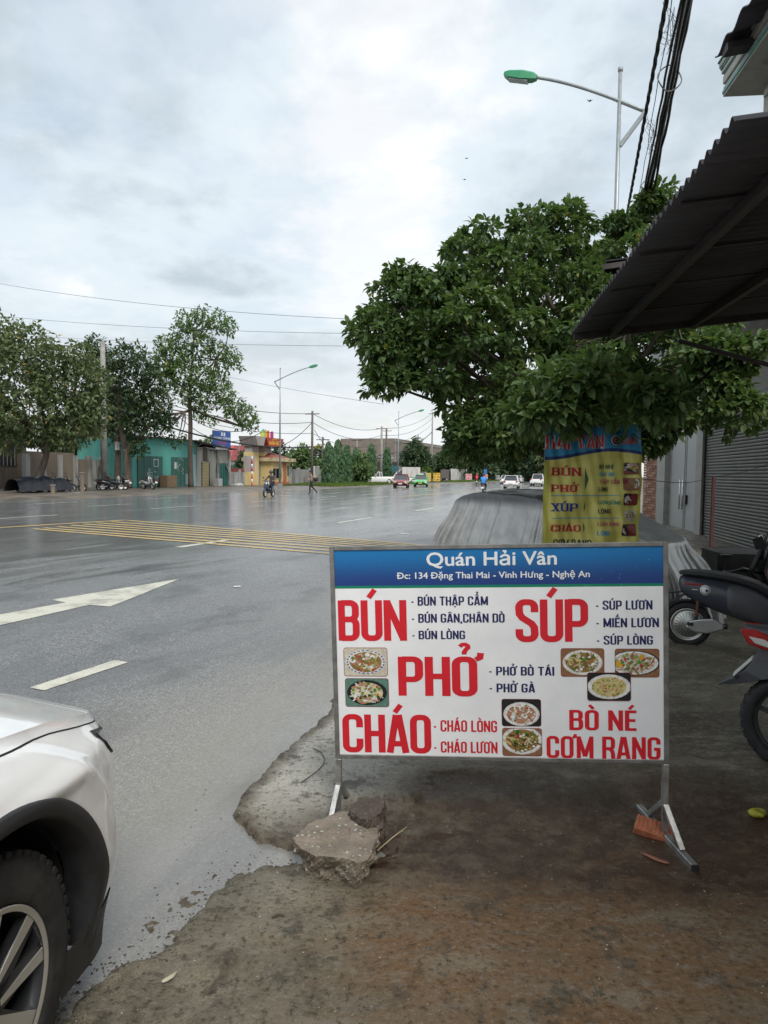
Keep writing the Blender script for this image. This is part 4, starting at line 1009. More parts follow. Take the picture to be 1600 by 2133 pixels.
# upper eave of corrugated sheet with teal soffit
ue0 = at(1489, 118, 5.65); us, ut, uz = ue0.dot(FD), ue0.dot(FNX), ue0.z
n = 300; ss = np.linspace(-5, us, n); P = np.zeros((n, 3, 3))
for j in range(3):
    P[:, j, 0] = ss; P[:, j, 1] = -(ut + j * .75); P[:, j, 2] = uz + .028 * np.sin(2 * math.pi * (ss - us) / .30) + j * .75 * .35
mb = MB().use(mat('upper_roof_sheet', (.05, .045, .055), .5, .2)); mb.grid(P); mb.build('upper_roof_sheet', hs, thick=.01, recalc=False)
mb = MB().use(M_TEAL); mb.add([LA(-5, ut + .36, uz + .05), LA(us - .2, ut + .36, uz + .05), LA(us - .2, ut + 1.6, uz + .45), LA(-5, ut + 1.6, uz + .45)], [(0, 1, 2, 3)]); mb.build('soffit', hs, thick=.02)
mb = MB().use(M_STEELD); mb.bar(LA(us - .16, ut + .02, uz - .045), LA(us - .16, ut + 1.6, uz + .2), .12, .05); mb.bar(LA(-5, ut + .36, uz - .03), LA(us - .12, ut + .36, uz - .03), .07, .05); mb.build('eave_rafter', hs)

# shop front further along: shutter, double door, brick strip
def wall_xy(u):      # facade line of the far shop
    X_ = (u - CX) / F_PX; d = (8.6 - .159 * 18.7) / (X_ - .159); return d
p_r = at(1640, 995, wall_xy(1640)); p_l = at(1338, 995, wall_xy(1338))
p_r.z = 0; p_l.z = 0
sd = (p_l - p_r); SL = sd.length; sd.normalize(); syaw = math.atan2(sd.y, sd.x)
sh = thing('shuttered_shop', 'shop front with closed roller shutter and white double door behind the covered car', 'shop', (p_r.x, p_r.y, 0), syaw)
def su(u):
    p = at(u, 995, wall_xy(u)); return (p - p_r).xy.length * (1 if (p - p_r).dot(sd) > 0 else -1)
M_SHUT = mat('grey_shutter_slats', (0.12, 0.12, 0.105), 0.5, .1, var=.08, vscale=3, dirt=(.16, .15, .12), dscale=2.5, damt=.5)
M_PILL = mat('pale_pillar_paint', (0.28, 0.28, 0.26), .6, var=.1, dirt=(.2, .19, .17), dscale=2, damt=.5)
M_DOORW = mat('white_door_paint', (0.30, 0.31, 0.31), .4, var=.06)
xs_, xe_ = su(1640), su(1462)
# local y: wall outward is towards the road = +left of sd? road lies on the left when walking away from camera
SHZ = ztop(1465, 868, at(1465, 995, wall_xy(1465)))
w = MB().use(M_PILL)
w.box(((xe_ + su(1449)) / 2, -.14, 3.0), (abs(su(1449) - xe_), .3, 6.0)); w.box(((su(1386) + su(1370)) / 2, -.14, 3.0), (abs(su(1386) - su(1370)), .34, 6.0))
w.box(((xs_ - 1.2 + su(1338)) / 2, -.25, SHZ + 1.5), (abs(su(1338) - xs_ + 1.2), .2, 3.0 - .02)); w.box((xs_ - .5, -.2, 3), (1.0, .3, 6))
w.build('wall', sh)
nsl = 42
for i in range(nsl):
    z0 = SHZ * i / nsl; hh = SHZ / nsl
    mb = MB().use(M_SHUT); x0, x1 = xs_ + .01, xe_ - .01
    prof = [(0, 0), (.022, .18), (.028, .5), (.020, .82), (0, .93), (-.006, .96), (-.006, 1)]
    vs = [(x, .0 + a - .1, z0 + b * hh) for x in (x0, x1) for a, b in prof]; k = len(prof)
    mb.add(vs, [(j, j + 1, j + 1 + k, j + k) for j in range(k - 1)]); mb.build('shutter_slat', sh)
w = MB().use(M_STEELD)
for i in range(nsl):
    w.box((xe_ - .03, -.06, SHZ * (i + .5) / nsl), (.05, .05, SHZ / nsl * .55))
w.box((xe_ - .0, -.075, SHZ / 2), (.04, .06, SHZ)); o = w.build('shutter_guide', sh)
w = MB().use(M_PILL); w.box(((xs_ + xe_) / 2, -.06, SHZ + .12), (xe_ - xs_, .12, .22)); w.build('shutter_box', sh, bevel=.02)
d0, d1 = su(1449), su(1386); dm = (su(1418))
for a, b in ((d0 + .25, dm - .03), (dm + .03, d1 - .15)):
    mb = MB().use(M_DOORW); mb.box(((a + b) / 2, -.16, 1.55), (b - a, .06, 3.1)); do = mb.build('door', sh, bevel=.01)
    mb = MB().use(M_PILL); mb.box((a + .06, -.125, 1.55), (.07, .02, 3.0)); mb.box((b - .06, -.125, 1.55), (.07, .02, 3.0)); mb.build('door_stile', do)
for x in (dm - .14, dm + .22):
    if x < dm: 
        mb = MB().use(M_CHROME); mb.tube([(x, -.03, .62), (x, -.03, 1.52)], .022, 8); mb.tube([(x, -.03, .75), (x, -.13, .75)], .015, 6); mb.tube([(x, -.03, 1.4), (x, -.13, 1.4)], .015, 6); mb.build('door_handle', sh)
    else:
        mb = MB().use(M_CHROME); mb.tube([(x - .03, -.03, .62), (x - .03, -.03, 1.52)], .022, 8); mb.tube([(x - .03, -.03, .75), (x - .03, -.13, .75)], .015, 6); mb.tube([(x - .03, -.03, 1.4), (x - .03, -.13, 1.4)], .015, 6); mb.build('door_handle', sh)
mb = MB().use(M_BLACKP); mb.box((dm - .3, -.1, .92), (.10, .05, .28)); mb.build('door_lock', sh)
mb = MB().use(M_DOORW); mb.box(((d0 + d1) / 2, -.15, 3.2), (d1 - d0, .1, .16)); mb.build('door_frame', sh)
# brick strip: each brick its own piece
M_BRK = [mat('facing_brick_%s' % n, c, .8, var=.2, vscale=8) for n, c in (('red', (.24, .10, .06)), ('brown', (.18, .09, .06)), ('pale', (.33, .18, .11)))]
b0, b1 = su(1370), su(1336)
bme = {}
rows = 30; bh = 2.95 / rows
for r_ in range(rows):
    xx = b0 + (0 if r_ % 2 else -.35); 
    while xx < b1:
        a, b = max(xx, b0), min(xx + .7, b1)
        if b - a > .08:
            key = (round(b - a, 2), (r_ * 7 + int(xx * 10)) % 3)
            if key not in bme:
                mb = MB().use(M_BRK[key[1]]); mb.box((0, 0, 0), (key[0] - .012, .09, bh - .014)); o = mb.build('brick', sh); bme[key] = o.data
            else: o = bpy.data.objects.new('brick', bme[key]); COL.objects.link(o); o.parent = sh
            o.location = ((a + b) / 2, -.12 + rnd.uniform(-.008, .012), .02 + bh * (r_ + .5))
        xx += .7
w = MB().use(M_STEELD); w.box(((b0 + b1) / 2, -.22, 1.5), (b1 - b0, .08, 3.0)); w.build('mortar', sh)
# side return wall left of the brick and building body behind
w = MB().use(M_CREAMW); w.box(((xs_ + b1) / 2, -3.3, 3), (b1 - xs_ + 0, 5.9, 6)); w.build('building_body', sh)

# thin steel post by the covered car and its slack string
pp = gp(1478, 1216); rp_ = thing('red_steel_post', 'thin dark red steel post standing behind the grey scooter', 'post', (pp.x, pp.y, 0))
pt = at(1487, 992, pp.y); mb = MB().use(mat('dark_red_primer', (.07, .018, .018), .6, var=.3)); mb.bar((0, 0, 0), (pt.x - pp.x, 0, pt.z), .04, .04, up=(0, 1, 0)); mb.build('shaft', rp_)
mb = MB().use(M_STEELD); mb.box((0, 0, .01), (.14, .14, .02)); mb.build('base_plate', rp_)

# ---- hanging yellow banner
BD = 6.3
bp0 = at(1133, 1000, BD); bp1 = at(1335, 1000, BD)
bz1 = at(1230, 884, BD).z; bz0 = .62
BNW = (bp1 - bp0).x
ban = thing('yellow_banner', 'tall yellow and blue cloth menu banner hanging behind the menu board', 'banner', (bp0.x, BD, 0))
def wr(x, z):
    u_ = x / BNW
    return (.012 * math.sin(x * 31 + z * 6) * (.4 + u_) + .018 * math.sin(x * 13 - z * 9 + 1.5) * (.3 + .7 * (1 - min(1, max(0, (z - .6) / 1.6)))) + .006 * math.sin(x * 63 + z * 14) + .010 * math.sin((x * .8 - z) * 24) * (.2 + .8 * u_))
def crop4(x, y): return 1120 + x / 6.667, 870 + y / 6.667
def bc(x, y):
    u, v = crop4(x, y); p = at(u, v, BD); return p.x - bp0.x, p.z
def banner_material():
    m, t, b = newmat('banner_print'); s3 = t.n('ShaderNodeSeparateXYZ'); t.put(s3.inputs[0], t.coord('Object'))
    n = t.noise(t.coord('Object', (1, 1, .3)), 12, 4)
    ye = t.mix(t.ramp(n, .3, .7), (.52, .47, .11), (.62, .57, .16))
    edge = t.math('MINIMUM', t.ramp(s3.outputs[0], .045, .05), t.ramp(s3.outputs[0], BNW - .02, BNW - .025))
    ye = t.mix(edge, (.40, .38, .06), ye)
    xx = s3.outputs[0]; zmid = (bc(150, 590)[1] + bc(1080, 470)[1]) / 2; amp = (bc(1080, 470)[1] - bc(150, 590)[1]) / 2
    xm = bc(1080, 0)[0]; xl = bc(60, 0)[0]
    ph = t.math('MULTIPLY', t.math('SUBTRACT', xx, xm), 3.1416 / (xm - xl) * 1.05)
    wave = t.math('ADD', t.math('MULTIPLY', t.math('COSINE', ph), amp), zmid)
    f = t.math('GREATER_THAN', s3.outputs[2], wave); f2 = t.math('GREATER_THAN', s3.outputs[2], t.math('ADD', wave, .03))
    c = t.mix(f, ye, (.008, .03, .14)); c = t.mix(f2, c, (.02, .22, .42)); t.put(b.inputs['Base Color'], c)
    b.inputs['Roughness'].default_value = .5; t.put(b.inputs['Normal'], t.bump(n, .2, .01)); return m
mb = MB().use(banner_material()); nx, nz = 70, 90; P = np.zeros((nx, nz, 3))
for i in range(nx):
    for j in range(nz):
        x = BNW * i / (nx - 1); z = bz0 + (bz1 - bz0) * j / (nz - 1); P[i, j] = (x, wr(x, z), z)
mb.grid(P); cloth = mb.build('cloth', ban, recalc=False)
def bput(x, z, o=0.0): return (x, wr(x, z) - .006 - o, z)
def dense(mb):   # cut long print faces so that they follow the folds
    pass
def bt(name, s, x0, yc, x1, yb, m, fat=1.1, serif=False, gap=.07, z=0):
    a = bc(x0, yb); b = bc(x1, yc); mb = MB().use(m); stroke_text(mb, s, (a[0], a[1], b[0], b[1]), lambda x, y, q: bput(x, y, q), fat, gap=gap, serif=serif, z=z); return mb.build(name, cloth, recalc=False)
PR_ = print_mat('banner_red', (.42, .02, .03)); PN = print_mat('banner_navy', (.015, .03, .22)); PB = print_mat('banner_black', (.02, .025, .035)); PT_ = print_mat('banner_teal', (.02, .20, .14)); PLB = print_mat('banner_blue', (.03, .28, .45)); PPK = print_mat('banner_pink', (.45, .10, .12)); PW = print_mat('banner_white', (.55, .55, .52)); PD = print_mat('banner_dark_green', (.03, .10, .05))
for o_, m in ((0, PW), (.0012, PR_)):
    f_ = 1.45 if m is PW else 1.05
    bt('banner_lettering', 'HẢI', 110, 245, 455, 435, m, f_, z=o_); bt('banner_lettering', 'VÂN', 560, 245, 920, 425, m, f_, z=o_); bt('banner_lettering', 'UÁN', 1172, 285, 1378, 365, m, f_, z=o_)
mb = MB(); c_ = bc(1080, 318); rr_ = bc(1150, 318)[0] - c_[0]
for k_, (r0, m) in enumerate(((1.12, PB), (1.0, PW), (.80, PB), (.45, PPK), (.28, PB))):
    mb.use(m); mb.add([bput(c_[0] + rr_ * r0 * math.cos(6.283 * i / 24), c_[1] + rr_ * r0 * math.sin(6.283 * i / 24), .0005 * k_) for i in range(24)], [tuple(range(24))])
mb.build('banner_emblem', cloth, recalc=False)
bt('banner_lettering', 'BÚN', 195, 695, 600, 803, PR_, 1.0, True); bt('banner_lettering', 'PHỞ', 190, 932, 560, 1028, PR_, 1.0, True); bt('banner_lettering', 'XÚP', 185, 1190, 555, 1298, PN, 1.0, True); bt('banner_lettering', 'CHÁO', 178, 1490, 595, 1578, PR_, 1.0, True)
for s, x0, yc, x1, yb, m in (('BÒ NHÉ', 852, 655, 1058, 713, PD), ('BẮP BÒ', 855, 762, 1060, 812, PLB), ('THẬP CẨM', 850, 862, 1140, 918, PPK), ('LÒNG', 845, 968, 990, 1025, PB), ('LƯƠN,ĐỒNG', 835, 1155, 1132, 1203, PT_), ('LÒNG', 830, 1268, 1015, 1330, PB), ('LƯƠN ĐỒNG', 822, 1455, 1128, 1505, PPK), ('LÒNG', 820, 1572, 1002, 1632, PLB), ('CƠM RANG', 215, 1695, 740, 1800, PB)):
    bt('banner_lettering', s, x0, yc, x1, yb, m, 1.0)
for (x0, y0, x1, y1) in ((185, 1075, 1130, 1088), (185, 1388, 1128, 1400)):
    mb = MB().use(PLB); n = 20; pts = [bc(x0 + (x1 - x0) * i / n, (y0 + y1) / 2) for i in range(n + 1)]; h_ = .006
    mb.add([bput(x, z + h_ * q) for q in (-.5, .5) for x, z in pts], [(i, i + 1, i + n + 2, i + n + 1) for i in range(n)]); mb.build('banner_rule', cloth, recalc=False)
for (x0, y0, x1, y1) in ((652, 690, 700, 1020), (645, 1160, 664, 1312), (632, 1450, 652, 1600)):
    a = bc(x0, y0); b = bc(x1, (y0 + y1) / 2); c = bc(x0, y1); mb = MB().use(PD); mb.add([bput(*a, .002), bput(*c, .002), bput(*b, .002)], [(0, 1, 2)]); mb.build('banner_arrow', cloth, recalc=False)
for i, (q, pl) in enumerate(zip(((1200, 625, 1405, 785), (1180, 840, 1395, 1005), (1180, 1055, 1385, 1215), (1180, 1270, 1380, 1445), (1165, 1480, 1375, 1640)), (3, 6, 5, 0, 4))):
    a = bc(q[0], q[3]); b = bc(q[2], q[1]); mb = MB(); food_patch(mb, lambda x, y, z: bput(x, y, z * 1.6), (a[0], a[1], b[0], b[1]), PLANS[pl], 90 + i, framed=i != 3, z0=.001); mb.build('food_picture', cloth, recalc=False)
mb = MB().use(M_STEELD); mb.tube([(-.03, .02, bz1 - .01), (BNW + .03, .02, bz1 - .01)], .014, 8); mb.build('top_rod', ban)
for x in (.02, BNW - .02):
    mb = MB().use(mat('weathered_wood', (.20, .16, .12), .8, var=.3, stretch=(1, 1, .1))); mb.tube([(x, .05, 0), (x, .05, bz1 - .02)], .010, 8); mb.build('pole', ban)
strg = MB().use(M_BLACKP); A_ = Vector((bp1.x + .0, BD + .02, at(1335, 997, BD).z)); B_ = Vector((pp.x + (pt.x - pp.x), pp.y, pt.z - .01)); Cc = at(1640, 950, 9.5)
pts = [A_.lerp(B_, i / 12) + Vector((0, 0, -.06 * math.sin(math.pi * i / 12))) for i in range(13)] + [B_.lerp(Cc, i / 8) + Vector((0, 0, -.05 * math.sin(math.pi * i / 8))) for i in range(1, 9)]
strg.tube(pts, .004, 5); tag(strg.build('string'), 'thin slack string tied from the banner past the red post', 'string')

# ---- car under a silver tarpaulin
def tarp_material():
    m, t, b = newmat('silver_tarpaulin'); c = t.coord('Object'); n = t.noise(c, 5, 6, .6); n2 = t.noise(c, 14, 4, .6, 1.2)
    s3 = t.n('ShaderNodeSeparateXYZ'); t.put(s3.inputs[0], c); top = t.ramp(s3.outputs[2], 1.16, 1.30)
    col = t.mix(t.ramp(n, .3, .7), (.30, .297, .29), (.42, .415, .40)); col = t.mix(top, col, (.09, .09, .095))
    t.put(b.inputs['Base Color'], col); b.inputs['Roughness'].default_value = .30; b.inputs['Metallic'].default_value = .5
    t.put(b.inputs['Normal'], t.bump(n2, .35, .012)); return m
cc = thing('covered_car', 'parked car hidden under a creased silver grey tarpaulin', 'covered car', (2.20, 8.85, 0), R(-58))
# local x = length; nose at +x (towards the scooter), profile along it
Lc, Wc = 1.84, .80
nu, nvv = 900, 60
uu = np.linspace(0, 2 * math.pi, nu, endpoint=False); P = np.zeros((nu, nvv, 3))
r1 = np.random.default_rng(5)
def folds(sh):      # sharp-crested drape folds that wander a little on their way down
    w = uu + .020 * np.sin(9 * uu + 1) * sh + .03 * sh * np.sin(uu * 4)
    rdg = lambda k, p, q: (1 - np.abs(np.sin(k * w / 2 + p))) ** q
    return 1.1 * rdg(19, .3, 2.2) * (.4 + .6 * np.sin(5 * uu + 1) ** 2) + 1.0 * rdg(34, 1.1, 2.4) * (.3 + .7 * np.sin(3 * uu + 2) ** 2) + 1.25 * rdg(61, 2.0, 2.6) * (.45 + .55 * np.sin(7 * uu) ** 2) + .55 * rdg(103, .7, 1.8) - .7
pleat = folds(0)
for j in range(nvv):
    k = j / (nvv - 1)      # 0 at hem .. 1 at roof centre
    if k < .5: q = 1.0; zz_ = k / .5
    else: q = 1 - (k - .5) / .5; zz_ = 1
    cosu, sinu = np.cos(uu), np.sin(uu)
    ex = np.sign(cosu) * np.abs(cosu) ** .55; ey = np.sign(sinu) * np.abs(sinu) ** .55
    x = Lc * ex; y = Wc * ey
    flare = (1 - zz_) ** 1.3 * .16
    rad = q if k >= .5 else 1 + 0 * q
    xx = x * rad; yy = y * rad
    roof = np.interp(xx, [-2.2, -1.7, -1.3, -.6, .3, .8, 1.4, 2.2], [1.12, 1.24, 1.36, 1.42, 1.38, 1.22, 1.02, .86])
    if k < .5:
        rim_ = roof - .05; xx = xx * (1 - .10 * sstep(zz_, .45, 1) ) + flare * ex; yy = yy * (1 - .17 * sstep(zz_, .45, 1)) + flare * ey
        z = .03 + (rim_ - .03) * zz_
        am = .080 * (1 - .85 * zz_ ** 4); pleat = folds(1 - zz_)
        dx = pleat * am; xx = xx + dx * ex * .6; yy = yy + dx * np.where(np.abs(sinu) > .2, ey, ey)
    else:
        xx = xx * .90; yy = yy * .83; z = roof - .05 + .05 * (1 - q ** 3) + pleat * .004 * q
    P[:, j, 0] = xx; P[:, j, 1] = yy; P[:, j, 2] = z + (fbm(xx + 3, yy + 3, 3, 3, 4) - .5) * .02
mb = MB().use(tarp_material()); mb.grid(np.transpose(P, (1, 0, 2)), wrap=True)
mb.build('tarpaulin', cc, recalc=True)
for x in (-1.35, 1.3):
    for y in (-.72, .72):
        mb = MB().use(M_TYRE); mb.lathe([(.18, -.1), (.3, -.1), (.31, 0), (.3, .1), (.18, .1)], 24, Matrix.Translation((x, y * .9, .31)) @ Matrix.Rotation(R(90), 4, 'X'), closed=True); mb.build('wheel', cc)

# ---- power cables overhead with coils
def sag(a, b, n, d): return [a.lerp(b, i / n) - Vector((0, 0, d * 4 * (i / n) * (1 - i / n))) for i in range(n + 1)]
M_CABLE = mat('black_cable', (.012, .013, .016), .5, var=.2)
g = 'overhead cables above the awning'
n_ = Vector((0, 0, 0))
cab = [(1388, 1312, 415, .024, 'thick twisted black cable nearest the street lamp'), (1418, 1338, 412, .010, None), (1427, 1344, 412, .016, None), (1434, 1350, 412, .020, None), (1440, 1358, 412, .014, None), (1430, 1352, 412, .018, None), (1436, 1347, 412, .012, None), (1402, 1330, 412, .005, None)]
for i, (ua, ub, vb, r_, lb_) in enumerate(cab):
    a = at(ua, 0, 7.1 + .06 * i); b = at(ub, vb, 12.3 + .05 * i); d = (b - a)
    pts = [a - d * 1.2, a - d * .6] + [a + d * k for k in np.linspace(0, 1.9, 22)]
    pts = [p + Vector((0, 0, .004 * ((p - a).length - 3) ** 2 * .35 if 0 else 0)) + Vector((rnd.uniform(-.012, .012), 0, rnd.uniform(-.02, .02))) for p in pts]
    mb = MB().use(M_CABLE)
    if i == 0:
        fine_ = [pts[0].lerp(pts[-1], k / 160) for k in range(161)]
        for ph in (0, 2.1, 4.2): mb.tube([p + Vector((.014 * math.cos(k * .8 + ph), 0, .014 * math.sin(k * .8 + ph))) for k, p in enumerate(fine_)], .013, 5)
        o = mb.build('power_cable'); tag(o, 'twisted black power cable hanging apart to the left of the thick bundle', 'cable', None); o['kind'] = 'thing'
    else:
        mb.tube(pts, r_ * (1.45 if r_ > .006 else 1), 6); o = mb.build('power_cable'); tag(o, ('black cable in the thick bundle above the awning, %s from the left' % ('first', 'second', 'third', 'fourth', 'fifth', 'sixth')[min(5, i - 1)]) if r_ > .006 else 'thinnest cable hanging loose between the twisted cable and the bundle', 'cable', g if r_ > .006 else None)
for (u, v, rr_) in ((1395, 163, 24), (1353, 392, 17)):
    dpt = 7.1 + (12.3 - 7.1) * (v / 412) ** 1.35 if v < 200 else 11.9
    c = at(u, v, dpt); r3 = rr_ / F_PX * dpt; mb = MB().use(mat('grey_coil', (.16, .16, .15), .5))
    mb.tube([c + Vector((r3 * math.cos(a), .02 * math.sin(3 * a), r3 * math.sin(a))) for a in np.linspace(0, 2 * math.pi, 31)[:-1]], .008, 6, closed=True)
    tag(mb.build('cable_coil'), 'grey wire coil hung on the cable bundle %s' % ('beside the lamp arm' if v < 200 else 'just above the tree top'), 'coil')
for i, (u, v, dp) in enumerate(((1392, 60, 7.9), (1356, 290, 10.2))):
    mb = MB().use(M_CABLE); c = at(u, v, dp)
    for k in range(5):
        pts = [c + Vector((rnd.uniform(-.09, .09), rnd.uniform(-.1, .1), rnd.uniform(-.3, .3))) for _ in range(5)]
        fp_ = []
        for q in range(len(pts) - 1):
            for e in range(5): fp_.append(pts[q].lerp(pts[q + 1], e / 5) + Vector((.02 * math.sin(e), 0, .02 * math.cos(e * 2))))
        mb.tube(fp_, .0028, 4)
    o = mb.build('wire_tangle'); tag(o, 'tangle of thin loose wire caught between the cables, %s one' % ('upper' if i == 0 else 'lower'), 'wire'); 
# pole the cables run to, beyond the tree
pb_ = a + (b - a) * 1.9 if False else None
a = at(1430, 0, 7.2); b = at(1350, 412, 12.4); e_ = a + (b - a) * 1.9
up_ = thing('concrete_pole', 'concrete utility pole hidden behind the big tree carrying the cable bundle', 'utility pole', (e_.x, e_.y, 0))
M_CONC = mat('grey_concrete', (.28, .27, .25), .8, var=.15, vscale=3, dirt=(.15, .14, .12), dscale=2, damt=.5)
MB().use(M_CONC).tube([(0, 0, 0), (0, 0, e_.z + .8)], [.17, .11], 10).build('shaft', up_)
MB().use(M_STEELD).bar((-.6, 0, e_.z + .02), (.6, 0, e_.z + .02), .06, .06).build('cross_arm', up_)

# canopy over the far shop front, unseen, added to shade it
cpz = 5.4; mb = MB().use(M_SHEET); n = 200; P = np.zeros((n, 2, 3)); xs_c = np.linspace(xs_ - 3, su(1485), n)
P[:, 0, 0] = xs_c; P[:, 1, 0] = xs_c; P[:, 0, 1] = 0; P[:, 1, 1] = 4.2; P[:, 0, 2] = cpz + .02 * np.sin(xs_c * 40); P[:, 1, 2] = cpz - .5 + .02 * np.sin(xs_c * 40)
mb.grid(P); mb.build('added_canopy', sh, thick=.01, recalc=False)
for k in range(5): MB().use(M_STEELD).bar((xs_c[0] + (xs_c[-1] - xs_c[0]) * k / 4, 0, cpz - .08), (xs_c[0] + (xs_c[-1] - xs_c[0]) * k / 4, 4.15, cpz - .58), .06, .08).build('added_canopy_rafter', sh)
# ------------------------------------------------------------------ trees
def leaf_mat(name, c1, c2, rough=.42, trans=.25, spec=.35):
    m, t, b = newmat(name); ge = t.n('ShaderNodeNewGeometry'); n = t.noise(t.coord('Object'), .9, 4, .6)
    rn = ge.outputs['Random Per Island']
    c = t.mix(t.math('ADD', t.math('MULTIPLY', rn, .4), t.ramp(n, .38, .62, 0, .6)), c1, c2)
    oi = t.n('ShaderNodeObjectInfo'); c = t.mix(t.math('MULTIPLY', t.math('GREATER_THAN', rn, .985), 1), c, (c2[0] * 2.2, c2[1] * 1.3, c2[2]))
    t.put(b.inputs['Base Color'], c); b.inputs['Roughness'].default_value = rough; b.inputs['Specular IOR Level'].default_value = spec
    tr = t.n('ShaderNodeBsdfTranslucent'); t.put(tr.inputs[0], t.mix(.5, c, (c2[0] * 1.6, c2[1] * 1.8, c2[2] * .8)))
    mx = t.n('ShaderNodeMixShader'); mx.inputs[0].default_value = trans
    t.t.links.new(b.outputs[0], mx.inputs[1]); t.t.links.new(tr.outputs[0], mx.inputs[2])
    t.t.links.new(mx.outputs[0], t.t.nodes['Material Output'].inputs[0]); return m
M_BARK = mat('bark', (.085, .065, .05), .85, var=.35, vscale=3, bump=.8, bscale=18, stretch=(1, 1, .3), dirt=(.15, .13, .10), dscale=4, damt=.4)
# one leaf: folded, pointed blade of 4 quads/6 tris; returns templ verts (L=1 along x, width w)
def leaf_template(w=.50):
    return np.array([(0, 0, 0), (.30, w * .5, .07), (.36, 0, .0), (.30, -w * .5, .07), (.68, w * .42, .02), (.72, 0, -.06), (.68, -w * .42, .02), (1.0, 0, -.20)], float), [(0, 2, 1), (0, 3, 2), (1, 2, 5), (1, 5, 4), (3, 6, 5), (3, 5, 2), (4, 5, 7), (6, 7, 5)]
def simple_template(w=.5):
    return np.array([(0, 0, 0), (.45, w * .5, .04), (.45, -w * .5, .04), (1, 0, -.12)], float), [(0, 2, 1), (1, 2, 3)]
def leaf_cloud(pos, axis, up, L, templ):
    """pos,axis,up: (n,3); L: (n,) -> verts, tris"""
    T, Ft = templ; ax = axis / np.linalg.norm(axis, axis=1, keepdims=True)
    sd = np.cross(up, ax); nn_ = np.linalg.norm(sd, axis=1, keepdims=True); sd = sd / np.maximum(nn_, 1e-6); nz_ = np.cross(ax, sd)
    V = pos[:, None, :] + L[:, None, None] * (T[None, :, 0:1] * ax[:, None, :] + T[None, :, 1:2] * sd[:, None, :] + T[None, :, 2:3] * nz_[:, None, :])
    n = len(pos); F = (np.arange(n) * len(T))[:, None, None] + np.array(Ft)[None]
    return V.reshape(-1, 3), F.reshape(-1, 3)
def rosettes(centers, outward, per, L, r_, droop=.35, spread=1.0):
    """leaf sprays: each centre gets `per` leaves fanning out round the twig direction"""
    n = len(centers); c = np.repeat(centers, per, 0); o = np.repeat(outward, per, 0)
    rv = r_.normal(size=(n * per, 3)); rv /= np.linalg.norm(rv, axis=1, keepdims=True)
    ax = o * .55 + rv * spread; ax[:, 2] -= droop; ax /= np.linalg.norm(ax, axis=1, keepdims=True)
    Ls = L * r_.uniform(.65, 1.25, n * per); up = np.tile([0, 0, 1.0], (n * per, 1)) + r_.normal(size=(n * per, 3)) * .35
    return c + ax * L * .15 + r_.normal(size=c.shape) * L * .12, ax, up, Ls
def blob_points(blobs, dens, r_, inner=.35):
    """points in shells of the blobs, keeping those not deep inside other blobs"""
    C = []; O = []
    arr = np.array([(b[0], b[1], b[2]) for b in blobs]); rad = np.array([b[3] for b in blobs])
    for i, b in enumerate(blobs):
        n = max(6, int(dens * b[3] ** 2)); d = r_.normal(size=(n, 3)); d /= np.linalg.norm(d, axis=1, keepdims=True)
        q = 1 - (1 - inner) * r_.random(n) ** 1.8
        q *= 1 + .16 * np.sin(d[:, 0] * 7 + i) * np.sin(d[:, 2] * 6 + 2 * i)
        p = arr[i] + d * (b[3] * q)[:, None] * np.array([1, 1, b[4] if len(b) > 4 else 1])
        dist = np.linalg.norm(p[:, None, :] - arr[None], axis=2) / rad[None]; dist[:, i] = 9
        keep = (dist.min(1) > .62) | (r_.random(n) < .12)
        C.append(p[keep]); O.append(d[keep])
    return np.concatenate(C), np.concatenate(O)
def limb(mb, a, b, r0, r1, r_, bend=.12, n=7):
    a, b = Vector(a), Vector(b); L = (b - a).length; o1 = Vector((r_.uniform(-1, 1), r_.uniform(-1, 1), r_.uniform(-.4, .8))) * L * bend
    pts = [a.lerp(b, i / n) + o1 * math.sin(math.pi * i / n) + Vector((r_.uniform(-1, 1), r_.uniform(-1, 1), 0)) * L * .012 * (0 < i < n) for i in range(n + 1)]
    mb.tube(pts, [r0 + (r1 - r0) * i / n for i in range(n + 1)], 7); return pts
